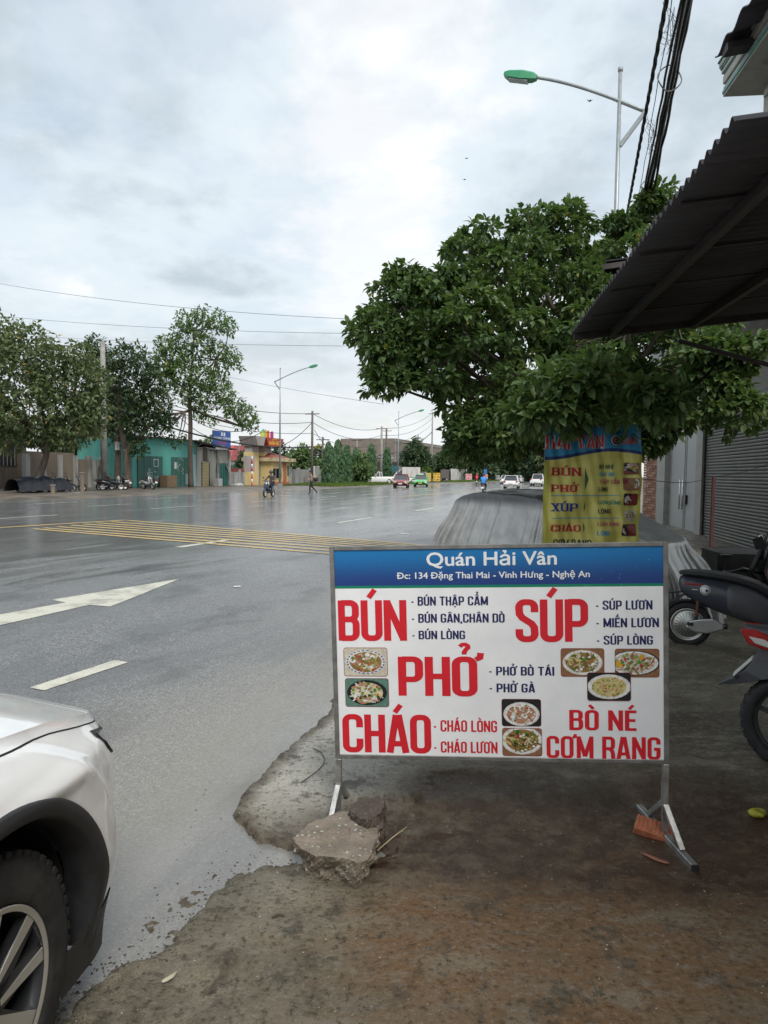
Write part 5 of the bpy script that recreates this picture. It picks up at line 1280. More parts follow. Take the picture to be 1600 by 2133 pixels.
# ---- the big tree behind the banner
LM1 = leaf_mat('glossy_tree_leaf', (.040, .082, .030), (.118, .180, .056), .46, .30, .35)
bt_ = thing('broadleaf_tree', 'big dense dark green tree with large drooping leaves above the yellow banner', 'tree', (3.45, 11.3, 0))
tx0, ty0 = 3.45, 11.3
BL = [(778, 682, 42, 10.3), (800, 740, 42, 10.3), (838, 640, 74, 10.4), (800, 800, 38, 10.2), (850, 800, 38, 10.2), (845, 725, 85, 10.6), (882, 612, 66, 10.6), (905, 765, 78, 10.3), (935, 640, 88, 10.6), (920, 700, 95, 11), (985, 525, 62, 10.9), (850, 585, 30, 10.6),
      (1010, 600, 100, 11), (980, 700, 100, 10.2), (1000, 790, 105, 10.3), (1105, 470, 58, 11.2), (1182, 478, 48, 11.4), (1080, 545, 88, 11), (1172, 560, 75, 11.4), (1130, 640, 115, 10.7), (1100, 740, 125, 10.2), (962, 850, 50, 10.2), (1000, 895, 62, 10.2), (1060, 870, 88, 10),
      (980, 935, 36, 10.4), (1150, 830, 105, 9.7), (1200, 720, 105, 10), (1225, 850, 85, 9.6), (1285, 490, 42, 12), (1335, 455, 42, 12.2), (1372, 420, 26, 12.2), (1280, 565, 78, 11.6), (1355, 560, 100, 11.8), (1300, 700, 130, 10.6), (1330, 820, 95, 9.4), (1350, 900, 42, 9), (1420, 760, 105, 9.6),
      (1480, 815, 52, 9.0), (1500, 745, 56, 8.9), (1545, 745, 26, 8.8), (1392, 895, 38, 8.8), (1165, 910, 28, 9.4), (1100, 915, 44, 10), (1035, 925, 36, 10.2), (1215, 905, 26, 9.2), (1270, 900, 30, 9.2), (1310, 905, 26, 9.0), (1535, 860, 16, 8.8), (1400, 640, 110, 11), (1450, 700, 90, 10.4), (1145, 846, 26, 6.1), (1215, 822, 30, 6.1), (1345, 838, 26, 6.1), (1290, 800, 50, 6.8), (1190, 800, 60, 7.4)]
blobs = []
r1 = np.random.default_rng(11)
for (u, v, r_px, d) in BL:
    c = at(u, v, d); blobs.append((c.x - tx0, c.y - ty0, c.z, max(.10, r_px / F_PX * d - .13)))
    if r_px > 60:      # the far side of the crown too
        c = at(u, v, d + 1.7); blobs.append((c.x - tx0, c.y - ty0, c.z, r_px / F_PX * d * .95 - .12))
S_, SO_ = blob_points(blobs, 24, r1, .62)          # sprays: small flattened clumps of rosettes, so that gaps and shade show between them
sr = r1.uniform(.13, .30, len(S_)); CC = []; OO = []
for c_, o_, q_ in zip(S_, SO_, sr):
    k_ = int(7 + q_ * 46); d_ = r1.normal(size=(k_, 3)); d_[:, 2] = np.abs(d_[:, 2]) * .9 - .25; d_ += o_ * .5; d_ /= np.linalg.norm(d_, axis=1, keepdims=True)
    CC.append(c_ + d_ * q_ * np.array([1.15, 1.15, .75]) * r1.uniform(.75, 1.05, (k_, 1))); OO.append(d_)
C_ = np.concatenate(CC); O_ = np.concatenate(OO)
pos, ax, up, Ls = rosettes(C_, O_, 7, .125, r1, .34, .85)
print('leaves', len(pos))
# the 300 that show largest are leaves of their own, the rest one joined crown
dist = np.linalg.norm(pos + np.array([tx0, ty0, -1.6]), axis=1)
# visible side: facing camera, nearest
vis = np.argsort(dist - r1.random(len(dist)) * .3)[:300]
mask = np.zeros(len(pos), bool); mask[vis] = True
V, Fc = leaf_cloud(pos[~mask], ax[~mask], up[~mask], Ls[~mask], leaf_template())
fo = npmesh('foliage', V, Fc, LM1, smooth=False, parent=bt_); fo['kind'] = 'stuff'
V1, F1 = leaf_cloud(np.zeros((1, 3)), np.array([[1., 0, 0]]), np.array([[0, 0, 1.]]), np.ones(1), leaf_template())
lf = None
for i in vis:
    if lf is None: lf = npmesh('leaf', V1, F1, LM1, smooth=False, parent=bt_); o = lf
    else: o = bpy.data.objects.new('leaf', lf.data); COL.objects.link(o); o.parent = bt_
    a_ = Vector(ax[i]).normalized(); s_ = Vector(up[i]).cross(a_).normalized(); z_ = a_.cross(s_)
    o.matrix_local = Matrix(((a_.x, s_.x, z_.x, pos[i][0]), (a_.y, s_.y, z_.y, pos[i][1]), (a_.z, s_.z, z_.z, pos[i][2]), (0, 0, 0, 1))) @ Matrix.Scale(float(Ls[i]), 4)
rr_ = random.Random(3); tb = MB().use(M_BARK)
limb(tb, (0, 0, 0), (.05, -.1, 2.0), .17, .13, rr_, .04); tb.build('trunk', bt_)
bb = MB().use(M_BARK)
for i, b in enumerate(sorted(blobs, key=lambda q: -q[3])[:200]):
    z0 = 1.5 + rr_.random() * .7; mid = Vector((b[0] * .45, b[1] * .45, z0 + (b[2] - z0) * .55))
    limb(bb, (.04, -.08, z0), mid, .075, .045, rr_, .08, 5); limb(bb, mid, (b[0], b[1], b[2]), .045, .012, rr_, .1, 5)
    c = Vector(b[:3])
    for k in range(4):
        d = Vector((rr_.gauss(0, 1), rr_.gauss(0, 1), rr_.gauss(0, 1))).normalized(); limb(bb, c, c + d * b[3] * .85, .012, .004, rr_, .1, 3)
bb.build('branches', bt_)['kind'] = 'stuff'

# ---- far-side trees
def far_tree(name, label, cat, base, blobs_px, depth, Lleaf, dens, lm, trunk, group=None, per=5, seed=1, templ=None, droop=.3, flat=1.0, back=1.0):
    """blobs_px: (u, v, r) seen at `depth`; trunk: list of (u, v, dy, radius) polylines"""
    t = thing(name, label, cat, base, 0, group); r_ = np.random.default_rng(seed); bl = []
    for q in blobs_px:
        u, v, rp_x = q[:3]; dd = q[3] if len(q) > 3 else 0
        for sgn in ((-1, 1) if rp_x > 14 else (0,)):
            d = depth + dd + sgn * back * rp_x / F_PX * depth * .55
            c = at(u, v, d); bl.append((c.x - base[0], c.y - base[1], c.z - base[2], rp_x / F_PX * depth, flat))
    C_, O_ = blob_points(bl, dens * (1.7 if len(bl) > 20 else 3.4), r_, .3); pos, ax, up, Ls = rosettes(C_, O_, per, Lleaf, r_, droop)
    V, Fc = leaf_cloud(pos, ax, up, Ls, templ or simple_template()); f = npmesh('crown', V, Fc, lm, smooth=False, parent=t); f['kind'] = 'stuff'
    tb = MB().use(M_BARK); bb = MB().use(M_BARK)
    for i, line in enumerate(trunk):
        pts = []; rs = []
        for (u, v, dy, rad) in line:
            p = at(u, v, depth + dy) if v is not None else Vector(base); pts.append(p - Vector(base)); rs.append(rad)
        fine_ = []; fr_ = []
        for a in range(len(pts) - 1):
            for e in range(5):
                q = e / 5; fine_.append(pts[a].lerp(pts[a + 1], q)); fr_.append(rs[a] + (rs[a + 1] - rs[a]) * q)
        fine_.append(pts[-1]); fr_.append(rs[-1])
        fine_ = [fine_[0]] + [(fine_[k - 1] + fine_[k] * 2 + fine_[k + 1]) / 4 for k in range(1, len(fine_) - 1)] + [fine_[-1]]
        mb = MB().use(M_BARK); mb.tube(fine_, fr_, 8); mb.build('trunk' if i == 0 else 'limb', t)
    rr_ = random.Random(seed)
    tops = [p for line in trunk for p in [at(line[-1][0], line[-1][1], depth + line[-1][2]) - Vector(base)]]
    for b in bl:
        c = Vector(b[:3]); k = min(tops, key=lambda p: (p - c).length); limb(bb, k, c, .07, .02, rr_, .1, 4)
    o = bb.build('branches', t); o['kind'] = 'stuff'
    return t
LMF1 = leaf_mat('street_tree_leaf', (.070, .125, .050), (.155, .235, .085), .5, .3)
LMF2 = leaf_mat('dull_tree_leaf', (.072, .108, .052), (.155, .190, .085), .55, .25)
LMF3 = leaf_mat('dark_tree_leaf', (.036, .070, .038), (.080, .125, .056), .55, .25)
LMF4 = leaf_mat('light_shrub_leaf', (.07, .13, .03), (.16, .24, .06), .5, .3)
LMF5 = leaf_mat('columnar_tree_leaf', (.045, .105, .050), (.105, .19, .085), .5, .25)
SHZ_ = .10
bA = rw(78, 37.5); bA.z = SHZ_
far_tree('street_tree', 'broad dull green tree with leaning trunk at the far left, above the dark covered motorbikes', 'tree', bA,
 [(-60, 760, 90), (10, 700, 42), (60, 730, 55), (20, 800, 90), (95, 760, 45), (130, 790, 50), (60, 850, 70), (120, 850, 60), (170, 800, 45), (190, 850, 40), (150, 890, 45), (30, 900, 40), (-40, 880, 60), (205, 790, 28), (160, 745, 34), (90, 900, 34), (200, 890, 24)], bA.y, .36, 30, LMF2,
 [[(78, 1018, 0, .28), (85, 985, 0, .24), (98, 945, 0, .2), (92, 880, 0, .14)], [(95, 945, 0, .16), (60, 890, 0, .1)], [(90, 900, 0, .16), (150, 860, 0, .08)]], per=5, seed=21)
bB = rw(268, 39); bB.z = SHZ_
far_tree('street_tree', 'forked dark tree in front of the left corner of the teal building', 'tree', bB,
 [(200, 752, 34), (225, 770, 40), (265, 745, 32), (300, 765, 36), (240, 830, 48, 2), (250, 890, 36, 2), (290, 820, 34), (320, 800, 26), (335, 850, 26), (310, 880, 30), (350, 880, 18), (290, 930, 20, 0), (345, 905, 14), (378, 905, 12), (368, 922, 10), (325, 845, 24), (275, 870, 30), (200, 720, 22)], bB.y, .36, 30, LMF3,
 [[(266, 1017, 0, .36), (265, 965, 0, .3), (263, 935, 0, .3)], [(264, 940, 0, .26), (285, 918, 0, .22), (303, 895, 0, .16), (330, 870, 0, .10), (385, 858, 0, .07)], [(262, 940, 0, .26), (250, 880, 0, .2), (245, 800, 0, .1)], [(303, 895, 0, .12), (297, 820, 0, .08)]], per=5, seed=22)
bD = rw(243, 40.5); bD.z = SHZ_
tD = thing('tree_trunk', 'bare dark trunk with a small white notice standing just left of the forked tree', 'tree', bD)
mb = MB().use(M_BARK); limb(mb, (0, 0, 0), (.1, 0, 6.5), .28, .18, random.Random(5), .02); mb.build('trunk', tD)
ntc = rw(245, 40.1); mb = MB().use(print_mat('notice_white', (.6, .6, .58))); mb.box((0, 0, 0), (.5, .02, .68)); o = mb.build('notice'); o.location = (ntc.x, ntc.y, ztop(245, 929, ntc)); o.rotation_euler = (0, 0, RYAW); tag(o, 'small white notice nailed to the dark trunk', 'notice')
bC = rw(398, 38.6); bC.z = SHZ_
far_tree('street_tree', 'tall airy tree with a single upright trunk in front of the teal building', 'tree', bC,
 [(385, 668, 22), (425, 660, 24), (455, 668, 22), (478, 680, 17), (400, 700, 26), (372, 690, 14), (430, 715, 24), (455, 735, 22), (345, 720, 22), (365, 735, 26), (480, 745, 22), (495, 762, 13), (400, 745, 22), (340, 760, 26), (375, 775, 30), (420, 785, 30), (455, 790, 26), (395, 815, 30), (435, 830, 26), (470, 820, 22), (420, 860, 18), (345, 800, 24), (490, 850, 24), (515, 865, 22), (530, 880, 14), (505, 885, 14), (355, 740, 22), (440, 875, 12), (520, 895, 8), (470, 850, 14), (330, 735, 14)], bC.y, .34, 28, LMF1,
 [[(398, 1017, 0, .26), (396, 940, 0, .22), (397, 880, 0, .2), (395, 830, 0, .16), (400, 760, 0, .11), (405, 690, 0, .05)], [(396, 855, 0, .12), (370, 862, 0, .10), (330, 861, 0, .05)], [(397, 850, 0, .12), (440, 870, 0, .09), (500, 888, 0, .05)], [(398, 800, 0, .1), (450, 750, 0, .04)], [(398, 820, 0, .1), (345, 780, 0, .04)]], per=5, seed=23, back=.8)
# shadowy undergrowth mass behind the wall between the trees
bE = rw(205, 47); bE.z = SHZ_
far_tree('garden_tree', 'dark leafy mass growing behind the stained wall', 'tree', bE, [(170, 900, 46), (215, 900, 40), (240, 850, 46), (130, 920, 40), (255, 920, 26), (215, 850, 40)], bE.y, .45, 22, LMF3, [[(205, 1005, 0, .2), (205, 900, 0, .1)]], per=5, seed=24)
# columnar trees along the compound
cols = [(684, 921, 13), (704, 916, 13), (722, 928, 12), (741, 934, 11), (773, 924, 12), (806, 932, 10), (690, 930, 11)]
ord_ = ['first', 'second', 'third', 'fourth', 'fifth', 'sixth', 'seventh']
for i, (u, vt, w_) in enumerate(cols):
    b_ = rw(u, 35.2 + (i % 2) * .6); b_.z = SHZ_
    H = ztop(u, vt, b_) - b_.z; t = thing('columnar_tree', 'columnar drooping tree in the compound hedge, %s from the left' % ord_[[0, 2, 3, 4, 5, 6, 1][i]], 'tree', b_, 0, 'columnar trees beside the gate')
    r_ = np.random.default_rng(60 + i); n = 1500; z = H * (r_.random(n) ** .85); rad = w_ / F_PX * b_.y * (1 - (z / H) ** 2.2) ** .6 * (.75 + .25 * r_.random(n)); a = r_.uniform(0, 6.283, n)
    rad = rad * (1 + .18 * np.sin(z * 5 + i) * np.cos(a * 2))
    p = np.stack([rad * np.cos(a), rad * np.sin(a), z + .15], 1); d = np.stack([np.cos(a) * .5, np.sin(a) * .5, -np.ones(n)], 1)
    pos, ax, up, Ls = rosettes(p, d, 3, .42, r_, .7, .35)
    V, Fc = leaf_cloud(pos, ax, up, Ls, simple_template(.28)); f = npmesh('crown', V, Fc, LMF5, smooth=False, parent=t); f['kind'] = 'stuff'
    MB().use(M_BARK).tube([(0, 0, 0), (0, 0, H * .9)], [.12, .03], 6).build('trunk', t)
def bush_tree(name, label, u, w, blobs_px, lm, L=.5, dens=22, seed=1, group=None, v0=1005):
    b_ = rw(u, w); b_.z = SHZ_; top = min(q[1] for q in blobs_px)
    return far_tree(name, label, 'tree' if 'tree' in name else 'shrub', b_, blobs_px, b_.y, L, dens, lm, [[(u, 1002, 0, .2), (u, (top + 1000) / 2, 0, .1)]], group, per=4, seed=seed)
bush_tree('leafy_tree', 'rounded light green tree in the columnar hedge', 756, 34.6, [(755, 955, 14), (748, 975, 16), (764, 980, 15), (757, 994, 14)], LMF1, .45, 26, 70)
bush_tree('leafy_tree', 'bushy green tree behind the wall right of the guard hut', 628, 50, [(628, 945, 18), (612, 965, 18), (640, 955, 16), (650, 975, 20), (622, 985, 16), (668, 940, 14), (672, 975, 18)], LMF1, .6, 16, 71)
bush_tree('leafy_tree', 'dark tree behind the guard hut roof', 575, 56, [(582, 938, 14), (602, 945, 12), (572, 950, 12), (598, 960, 12)], LMF3, .6, 16, 72)
bush_tree('leafy_tree', 'dark tree seen through the gate beside the left pillar', 515, 58, [(512, 955, 15), (505, 970, 14), (526, 950, 12), (518, 940, 8), (498, 975, 10)], LMF3, .6, 16, 73)
bush_tree('leafy_tree', 'small tree top showing above the shop roofs', 425, 52, [(425, 922, 10), (438, 918, 9), (415, 925, 7)], LMF1, .5, 20, 74)
bush_tree('leafy_tree', 'dark spreading tree beside the parked van in front of the unfinished building', 855, 40, [(858, 940, 16), (868, 922, 12), (848, 958, 16), (872, 955, 20), (886, 965, 18), (862, 972, 20), (845, 970, 12), (880, 945, 14)], LMF3, .6, 20, 75)
bush_tree('leafy_tree', 'dark rounded tree right of the parked van', 925, 44, [(915, 965, 18), (930, 955, 18), (945, 968, 18), (922, 978, 14), (940, 982, 12), (905, 975, 12)], LMF3, .7, 18, 76)
bush_tree('leafy_tree', 'grey green tree beside the white wall', 958, 46, [(962, 968, 16), (975, 975, 14), (952, 978, 10), (985, 985, 10)], LMF2, .7, 18, 77)
bush_tree('round_shrub', 'light green shrub beside the green taxi', 888, 36.5, [(888, 982, 10), (880, 990, 8), (896, 990, 8)], LMF4, .4, 40, 78)
# trees closing the road far off
far = [(1000, 48, 26, 955), (1030, 50, 28, 945), (1062, 50, 26, 950), (1090, 44, 30, 940), (1120, 40, 30, 945), (1150, 34, 30, 945), (1185, 26, 30, 950), (1010, 60, 24, 965), (1045, 66, 24, 965), (1220, 16, 30, 955), (1110, 60, 30, 952)]
nm = ['leftmost', 'second', 'third', 'fourth', 'fifth', 'sixth', 'seventh', 'short far left', 'short far middle', 'rightmost', 'hazy far back']
for i, (u, w, r_, v) in enumerate(far):
    d = 165 + (i * 37 % 60); p = at(u, 990, d); p.z = 0
    bl = [(u + k * r_ * .5 - r_ * .4, v + abs(k - 1) * 8 + (14 if k == 1 else 0) * 0 + j * r_ * .7, r_ * .52) for k in range(3) for j in range(3 if v < 960 else 2)]
    far_tree('roadside_tree', 'distant roadside tree where the road ends, %s of that row' % nm[i], 'tree', p, bl, d, 1.3, 5.0, [LMF3, LMF2][i % 2], [[(u, 998, 0, .3), (u, v + 10, 0, .15)]], 'distant trees along the road', per=4, seed=80 + i)
# ------------------------------------------------------------------ the far side of the road
def onw(w):          # building frame whose front lies on the line w; local x = along road, local y = away from road
    return None
def far_thing(name, label, cat, w, group=None):
    t = thing(name, label, cat, rp(0, w, .08), RYAW, group); t['_w'] = w; return t
def sw(u, w): return rw(u, w).dot(RD)
def zt(u, v, w): p = rw(u, w); return ztop(u, v, p) - .08
def wash(name, c, d=(.12, .11, .10), damt=.8, st=(1, 1, .25), ds=1.6):
    return mat(name, c, .8, var=.12, vscale=1.2, dirt=d, dscale=ds, damt=damt, stretch=st)
M_TEALW = wash('teal_wall_paint', (.10, .36, .31), (.09, .24, .22), .5)
M_WHITEW = wash('mouldy_white_wall', (.40, .385, .35), (.09, .085, .08), .9, ds=1.2)
M_GREYW = wash('stained_grey_wall', (.34, .34, .33), (.10, .10, .095), .85, ds=1.0)
M_TANW = wash('tan_plaster', (.19, .155, .12), (.12, .10, .09), .6)
M_GREEND = mat('dark_green_metal', (.03, .11, .09), .5, var=.15)
M_GREEND2 = mat('green_metal_door', (.03, .14, .12), .5, var=.15)
M_ROOFD = mat('dark_sheet_roof', (.07, .065, .06), .7, var=.3)
M_YELW = wash('pale_yellow_wall', (.62, .48, .22), (.45, .33, .16), .4)
M_BEIGED = mat('beige_shutter', (.50, .42, .22), .6, var=.1)
M_GATEG = wash('grey_gate_cladding', (.34, .31, .29), (.24, .22, .2), .5)
M_GREDB = mat('red_sign_face', (.35, .035, .02), .45, var=.15)
M_YTEXT = print_mat('yellow_letters', (.75, .42, .03))
M_REDROOF = mat('red_tile_roof', (.26, .075, .055), .7, var=.3, vscale=3, bump=.5, bscale=12)
W_H = 41.0
# teal building
tb_ = far_thing('teal_building', 'low turquoise building with two dark green metal doors behind the trees', 'building', W_H)
sL, sR_ = sw(276, W_H), sw(411, W_H); H1 = zt(276, 909, W_H)
MB().use(M_TEALW).box(((sL + sR_) / 2, 3, H1 / 2), (sR_ - sL, 6, H1)).build('wall', tb_)
MB().use(M_ROOFD).box(((sL + sR_) / 2, 2.8, H1 + .05), (sR_ - sL + .3, 6.6, .1)).build('roof', tb_)
for (u0, u1, vt) in ((286, 337, 949), (357, 392, 952)):
    a, b = sw(u0, W_H), sw(u1, W_H); h = zt(u0, vt, W_H); mb = MB().use(M_GREEND)
    mb.box(((a + b) / 2, -.04, h / 2), (b - a, .06, h)); d = mb.build('door', tb_)
    n = 4
    for i in range(n + 1): MB().use(M_GREEND).box((a + (b - a) * i / n, -.08, h / 2), (.05, .03, h)).build('door_stile', d)
    w_ = print_mat('white_stencil', (.5, .55, .52))
    if u0 == 286:     # stencilled tap water drum and square
        c = a + (b - a) * .47; mb = MB().use(mat('stencil_grey', (.22, .30, .29), .6)); mb.box((c, -.085, h * .31), (.75, .01, h * .38)); mb.box((c - .02, -.085, h * .56), (.28, .01, .28)); mb.box((c + .95, -.085, h * .25), (.55, .01, h * .26)); mb.build('painted_drum', d)
        mb = MB().use(w_)
        for (x, z, dx, dz) in ((a + (b - a) * .73, h * .9, .7, .07), (a + (b - a) * .73, h * .68, .6, .06), (a + (b - a) * .73 - .3, h * .79, .06, .5), (a + (b - a) * .73 + .3, h * .79, .06, .5), (a + (b - a) * .7, h * .5, .3, .05)): mb.box((x, -.085, z), (dx, .01, dz))
        mb.build('stencil_marks', d)
    else:
        mb = MB().use(w_); mb.box((a + (b - a) * .22, -.085, h * .72), (.42, .01, .62)); mb.build('notice', d)
        mb = MB().use(mat('stencil_grey', (.22, .30, .29), .6)); mb.box((b - .3, -.085, h * .26), (.45, .01, h * .36)); mb.build('painted_drum', d)
        mb = MB().use(w_)
        for i in range(12): mb.box((a + (b - a) * rnd.uniform(.35, .8), -.085, h * rnd.uniform(.4, .97)), (.1, .01, .07))
        mb.build('stencil_marks', d)
M_LB = wash('pale_blue_wall', (.30, .48, .50), (.2, .3, .3), .4)
mb = MB().use(M_LB); a, b = sw(401, W_H), sw(411, W_H); mb.box(((a + b) / 2, -.03, H1 * .36), (b - a - .02, .05, H1 * .70)); mb.build('side_panel', tb_)
# shabby white shops
sp = far_thing('whitewashed_shops', 'mouldy whitewashed pair of small shops with beige shutter and green door', 'building', W_H - .2)
WS = W_H - .2; a, b = sw(411.5, WS), sw(477, WS); H2 = zt(412, 931, WS)
MB().use(M_WHITEW).box(((a + b) / 2, 2.5, H2 / 2), (b - a, 5, H2)).build('wall', sp)
mb = MB().use(M_ROOFD); mb.prism([(a - .2, H2 + .35), (b + .2, H2 - .1), (b + .2, H2 + .0), (a - .2, H2 + .5)], -.9, 4.5); mb.build('roof', sp)
mb = MB().use(M_GALVD); p_ = sw(413, WS); mb.bar((p_, -.9, H2 - .05), (sw(438, WS), -.9, H2 - .2), .08, .08); mb.bar((p_, -.9, H2 - .05), (p_, 0, H2 - .3), .06, .06); mb.bar((sw(438, WS), -.9, H2 - .2), (sw(438, WS), 0, H2 - .3), .06, .06); mb.build('awning_frame', sp)
a, b = sw(420.5, WS), sw(436, WS); h = zt(425, 963, WS)
d = MB().use(M_STEELD).box(((a + b) / 2, -.02, h / 2), (b - a + .1, .05, h)).build('shutter_recess', sp)
n = 16
for i in range(n): MB().use(M_BEIGED).box(((a + b) / 2 - .1, -.07, h * (i + .5) / n), (b - a - .2, .05, h / n * .86)).build('shutter_slat', d)
a, b = sw(455, WS), sw(473, WS); h = zt(465, 965, WS); d = MB().use(M_GREEND2).box(((a + b) / 2, -.05, h / 2), (b - a, .08, h)).build('door', sp)
for i in range(5): MB().use(M_GREEND).box((a + (b - a) * i / 4, -.1, h / 2), (.05, .03, h)).build('door_rib', d)
mb = MB().use(wash('soot_stain', (.12, .09, .07))); x = sw(427, WS); mb.box((x, -.03, h + .9), (.7, .02, 1.5)); mb.build('dark_patch', sp)
for u in (452, 476): MB().use(M_WHITEW).box((sw(u, WS), -.1, H2 / 2 - .1), (.25, .2, H2 - .3)).build('pilaster', sp)
# blue sign on the roof
WB = WS - .6; a, b = sw(443, WB), sw(480, WB); z0, z1 = zt(462, 932, WB), zt(462, 898, WB)
bs = far_thing('blue_roof_sign', 'blue billboard with white and red lettering on the shop roof', 'sign', WB)
MB().use(mat('blue_sign_face', (.015, .09, .36), .4, var=.08)).box(((a + b) / 2, 0, (z0 + z1) / 2), (b - a, .08, z1 - z0)).build('board', bs)
bw = b - a; bh_ = z1 - z0
def far_put(y0): return lambda x, y, z=0: (x, y0 - z, y)
for s, x0, x1, y0, y1, m in (('II', .45, .68, .70, .92, M_WHT), ('LẮP INTERNET', .04, .50, .50, .63, M_WHT), ('TRUYỀN HÌNH', .54, .97, .50, .63, M_WHT), ('LIÊN HỆ', .28, .74, .2, .34, M_RED), ('NGHỆ AN', .38, .62, .09, .13, M_WHT)):
    mb = MB().use(m); stroke_text(mb, s, (a + bw * x0, z0 + bh_ * y0, a + bw * x1, z0 + bh_ * y1), far_put(-.045), 1.0); mb.build('lettering', bs, recalc=False)
for x in (a + .3, b - .3): MB().use(M_GALVD).bar((x, .1, H2 - .3), (x, .1, z1 - .1), .07, .07).build('post', bs)
mb = MB().use(M_WHT); mb.box(((a + b) / 2, 0, z0 - .12), (bw * .7, .1, .2)); mb.build('torn_banner', bs)
# low grey wall right of the shops, with red coping strip
gw = far_thing('grey_wall', 'stained grey boundary wall between the shops and the yellow gate', 'wall', 41.0); a, b = sw(477.5, 41), sw(556, 41) ; h = zt(500, 982, 41)
b = sw(541, 41)
MB().use(M_GREYW).box(((a + b) / 2, .1, h / 2), (b - a, .2, h)).build('wall_panel', gw)
a2, b2 = sw(478, 41), sw(511, 41); MB().use(mat('dull_red_strip', (.22, .04, .035), .5, var=.2)).box(((a2 + b2) / 2, .1, h + .15), (b2 - a2, .24, .38)).build('red_sign_strip', gw)
for u in (498, 520, 536): MB().use(M_GREYW).box((sw(u, 41), .05, h / 2 + .1), (.35, .4, h + .2)).build('pier', gw)
# red roofed house and blue-grey house far behind
rb = far_thing('red_roof_house', 'distant pale house with a pink red roof behind the grey wall', 'house', 75)
a, b = sw(478, 75), sw(517, 75); h = zt(500, 960, 75); MB().use(mat('pale_far_wall', (.42, .48, .47), .8)).box(((a + b) / 2, 4, h / 2), (b - a, 8, h)).build('wall', rb)
mb = MB().use(mat('pink_red_roof', (.42, .10, .11), .6, var=.1)); mb.prism([(a - .5, h), (b + .5, h), (b - .5, h + 3.0), (a + 1, h + 3.0)], -.5, 8.5); mb.build('roof', rb)
for k in range(6): MB().use(M_GREEND).box((a + (b - a) * (k + .5) / 6, -.03, h * .6), (1.0, .06, 1.3)).build('window', rb)
# red and white striped barrier post with a board on it
bp = rw(525, 37); bp.z = .1; st_ = thing('striped_post', 'red and white striped post carrying a grey notice board before the grey wall', 'post', bp, RYAW)
H = zt(526, 951, 37); nb = 8
for k in range(nb): MB().use(M_RED if k % 2 == 0 else M_WHT).tube([(0, 0, H * k / nb), (0, 0, H * (k + 1) / nb)], .07, 8).build('band', st_)
mb = MB().use(M_GATEG); mb.box((-.3, .12, H * .75), (2.0, .06, 1.6)); mb.build('notice_board', st_)
# gate
WG = 40.2
gt = far_thing('yellow_gate', 'yellow pillared gateway with a flared red sign and coloured flag shapes on top', 'gate', WG)
def pil(u0, u1, vt, w_=WG, dep=1.0, m=M_YELW, vb=None, nm='pillar'):
    a, b = sw(u0, w_), sw(u1, w_); h = zt((u0 + u1) / 2, vt, w_); z0 = zt((u0 + u1) / 2, vb, w_) if vb else 0
    return MB().use(m).box(((a + b) / 2, w_ - WG + dep / 2, (h + z0) / 2), (b - a, dep, h - z0)).build(nm, gt)
pil(524, 539, 942); pil(525, 538.5, 930, m=M_GATEG, vb=942, nm='pillar_cap', dep=.96); pil(551, 565, 943); pil(551.5, 564.5, 931, m=M_GATEG, vb=943, nm='pillar_cap', dep=.96)
# flared boards: grey one over the left pillar facing the road's near end, red one across
def flare(u0, u1, v0, v1, fl, m, nm, y0, y1):
    a, b = sw(u0, WG), sw(u1, WG); z0, z1 = zt(u0, v1, WG), zt(u0, v0, WG); f = fl
    return MB().use(m).prism([(a + f, z0), (b - f, z0), (b, z1), (a, z1)], y0, y1).build(nm, gt)
flare(518, 539, 908, 928.5, .5, M_GATEG, 'grey_board', -.9, 1.3)
zr0, zr1 = zt(556, 930, WG), zt(556, 911, WG)
fr_ = flare(538.5, 575, 911, 930, .55, M_GREDB, 'red_board', -1.0, 1.35)
a, b = sw(541, WG), sw(572, WG)
mb = MB().use(M_YTEXT); stroke_text(mb, 'MẦM NON', (a + (b - a) * .12, zr0 + (zr1 - zr0) * .14, a + (b - a) * .9, zr0 + (zr1 - zr0) * .58), far_put(-1.01), 1.0); mb.build('lettering', fr_, recalc=False)
mb = MB().use(M_YTEXT); stroke_text(mb, 'TRƯỜNG', (a + (b - a) * .34, zr0 + (zr1 - zr0) * .68, a + (b - a) * .66, zr0 + (zr1 - zr0) * .82), far_put(-1.01), 1.0); mb.build('lettering', fr_, recalc=False)
for i, (u0, u1, vt, vb, c, vv) in enumerate(((533, 541, 897, 910, (.55, .62, .12), 0), (538, 544, 893, 911, (.10, .42, .45), 0), (545, 550, 894, 912, (.65, .42, .02), 0), (552.5, 557.5, 896, 913, (.55, .12, .03), 0), (562, 567, 898, 914, (.45, .02, .22), 0), (566.5, 568.5, 898, 915, (.55, .08, .25), 0), (569, 571.5, 899, 915, (.10, .30, .25), 0))):
    a, b = sw(u0, WG), sw(u1, WG); z0, z1 = zt(u0, vb, WG), zt(u0, vt, WG)
    mb = MB().use(mat('flag_colour_%d' % i, c, .5)); y = -.6 + i * .12; mb.prism([(a, z0 - .1), (b, z0 - .1), (b, z0 + (z1 - z0) * .78), ((a + b) / 2 + .1, z1), (a, z0 + (z1 - z0) * .86)], y, y + .08); mb.build('flag_shape', gt)
mb = MB().use(M_GALVD); a, b = sw(540, WG), sw(550.5, WG); h = zt(545, 958, WG)
mg = MB().use(wash('grey_metal_gate', (.26, .29, .31))).box(((a + b) / 2, .5, h / 2), (b - a, .08, h)).build('side_gate', gt)
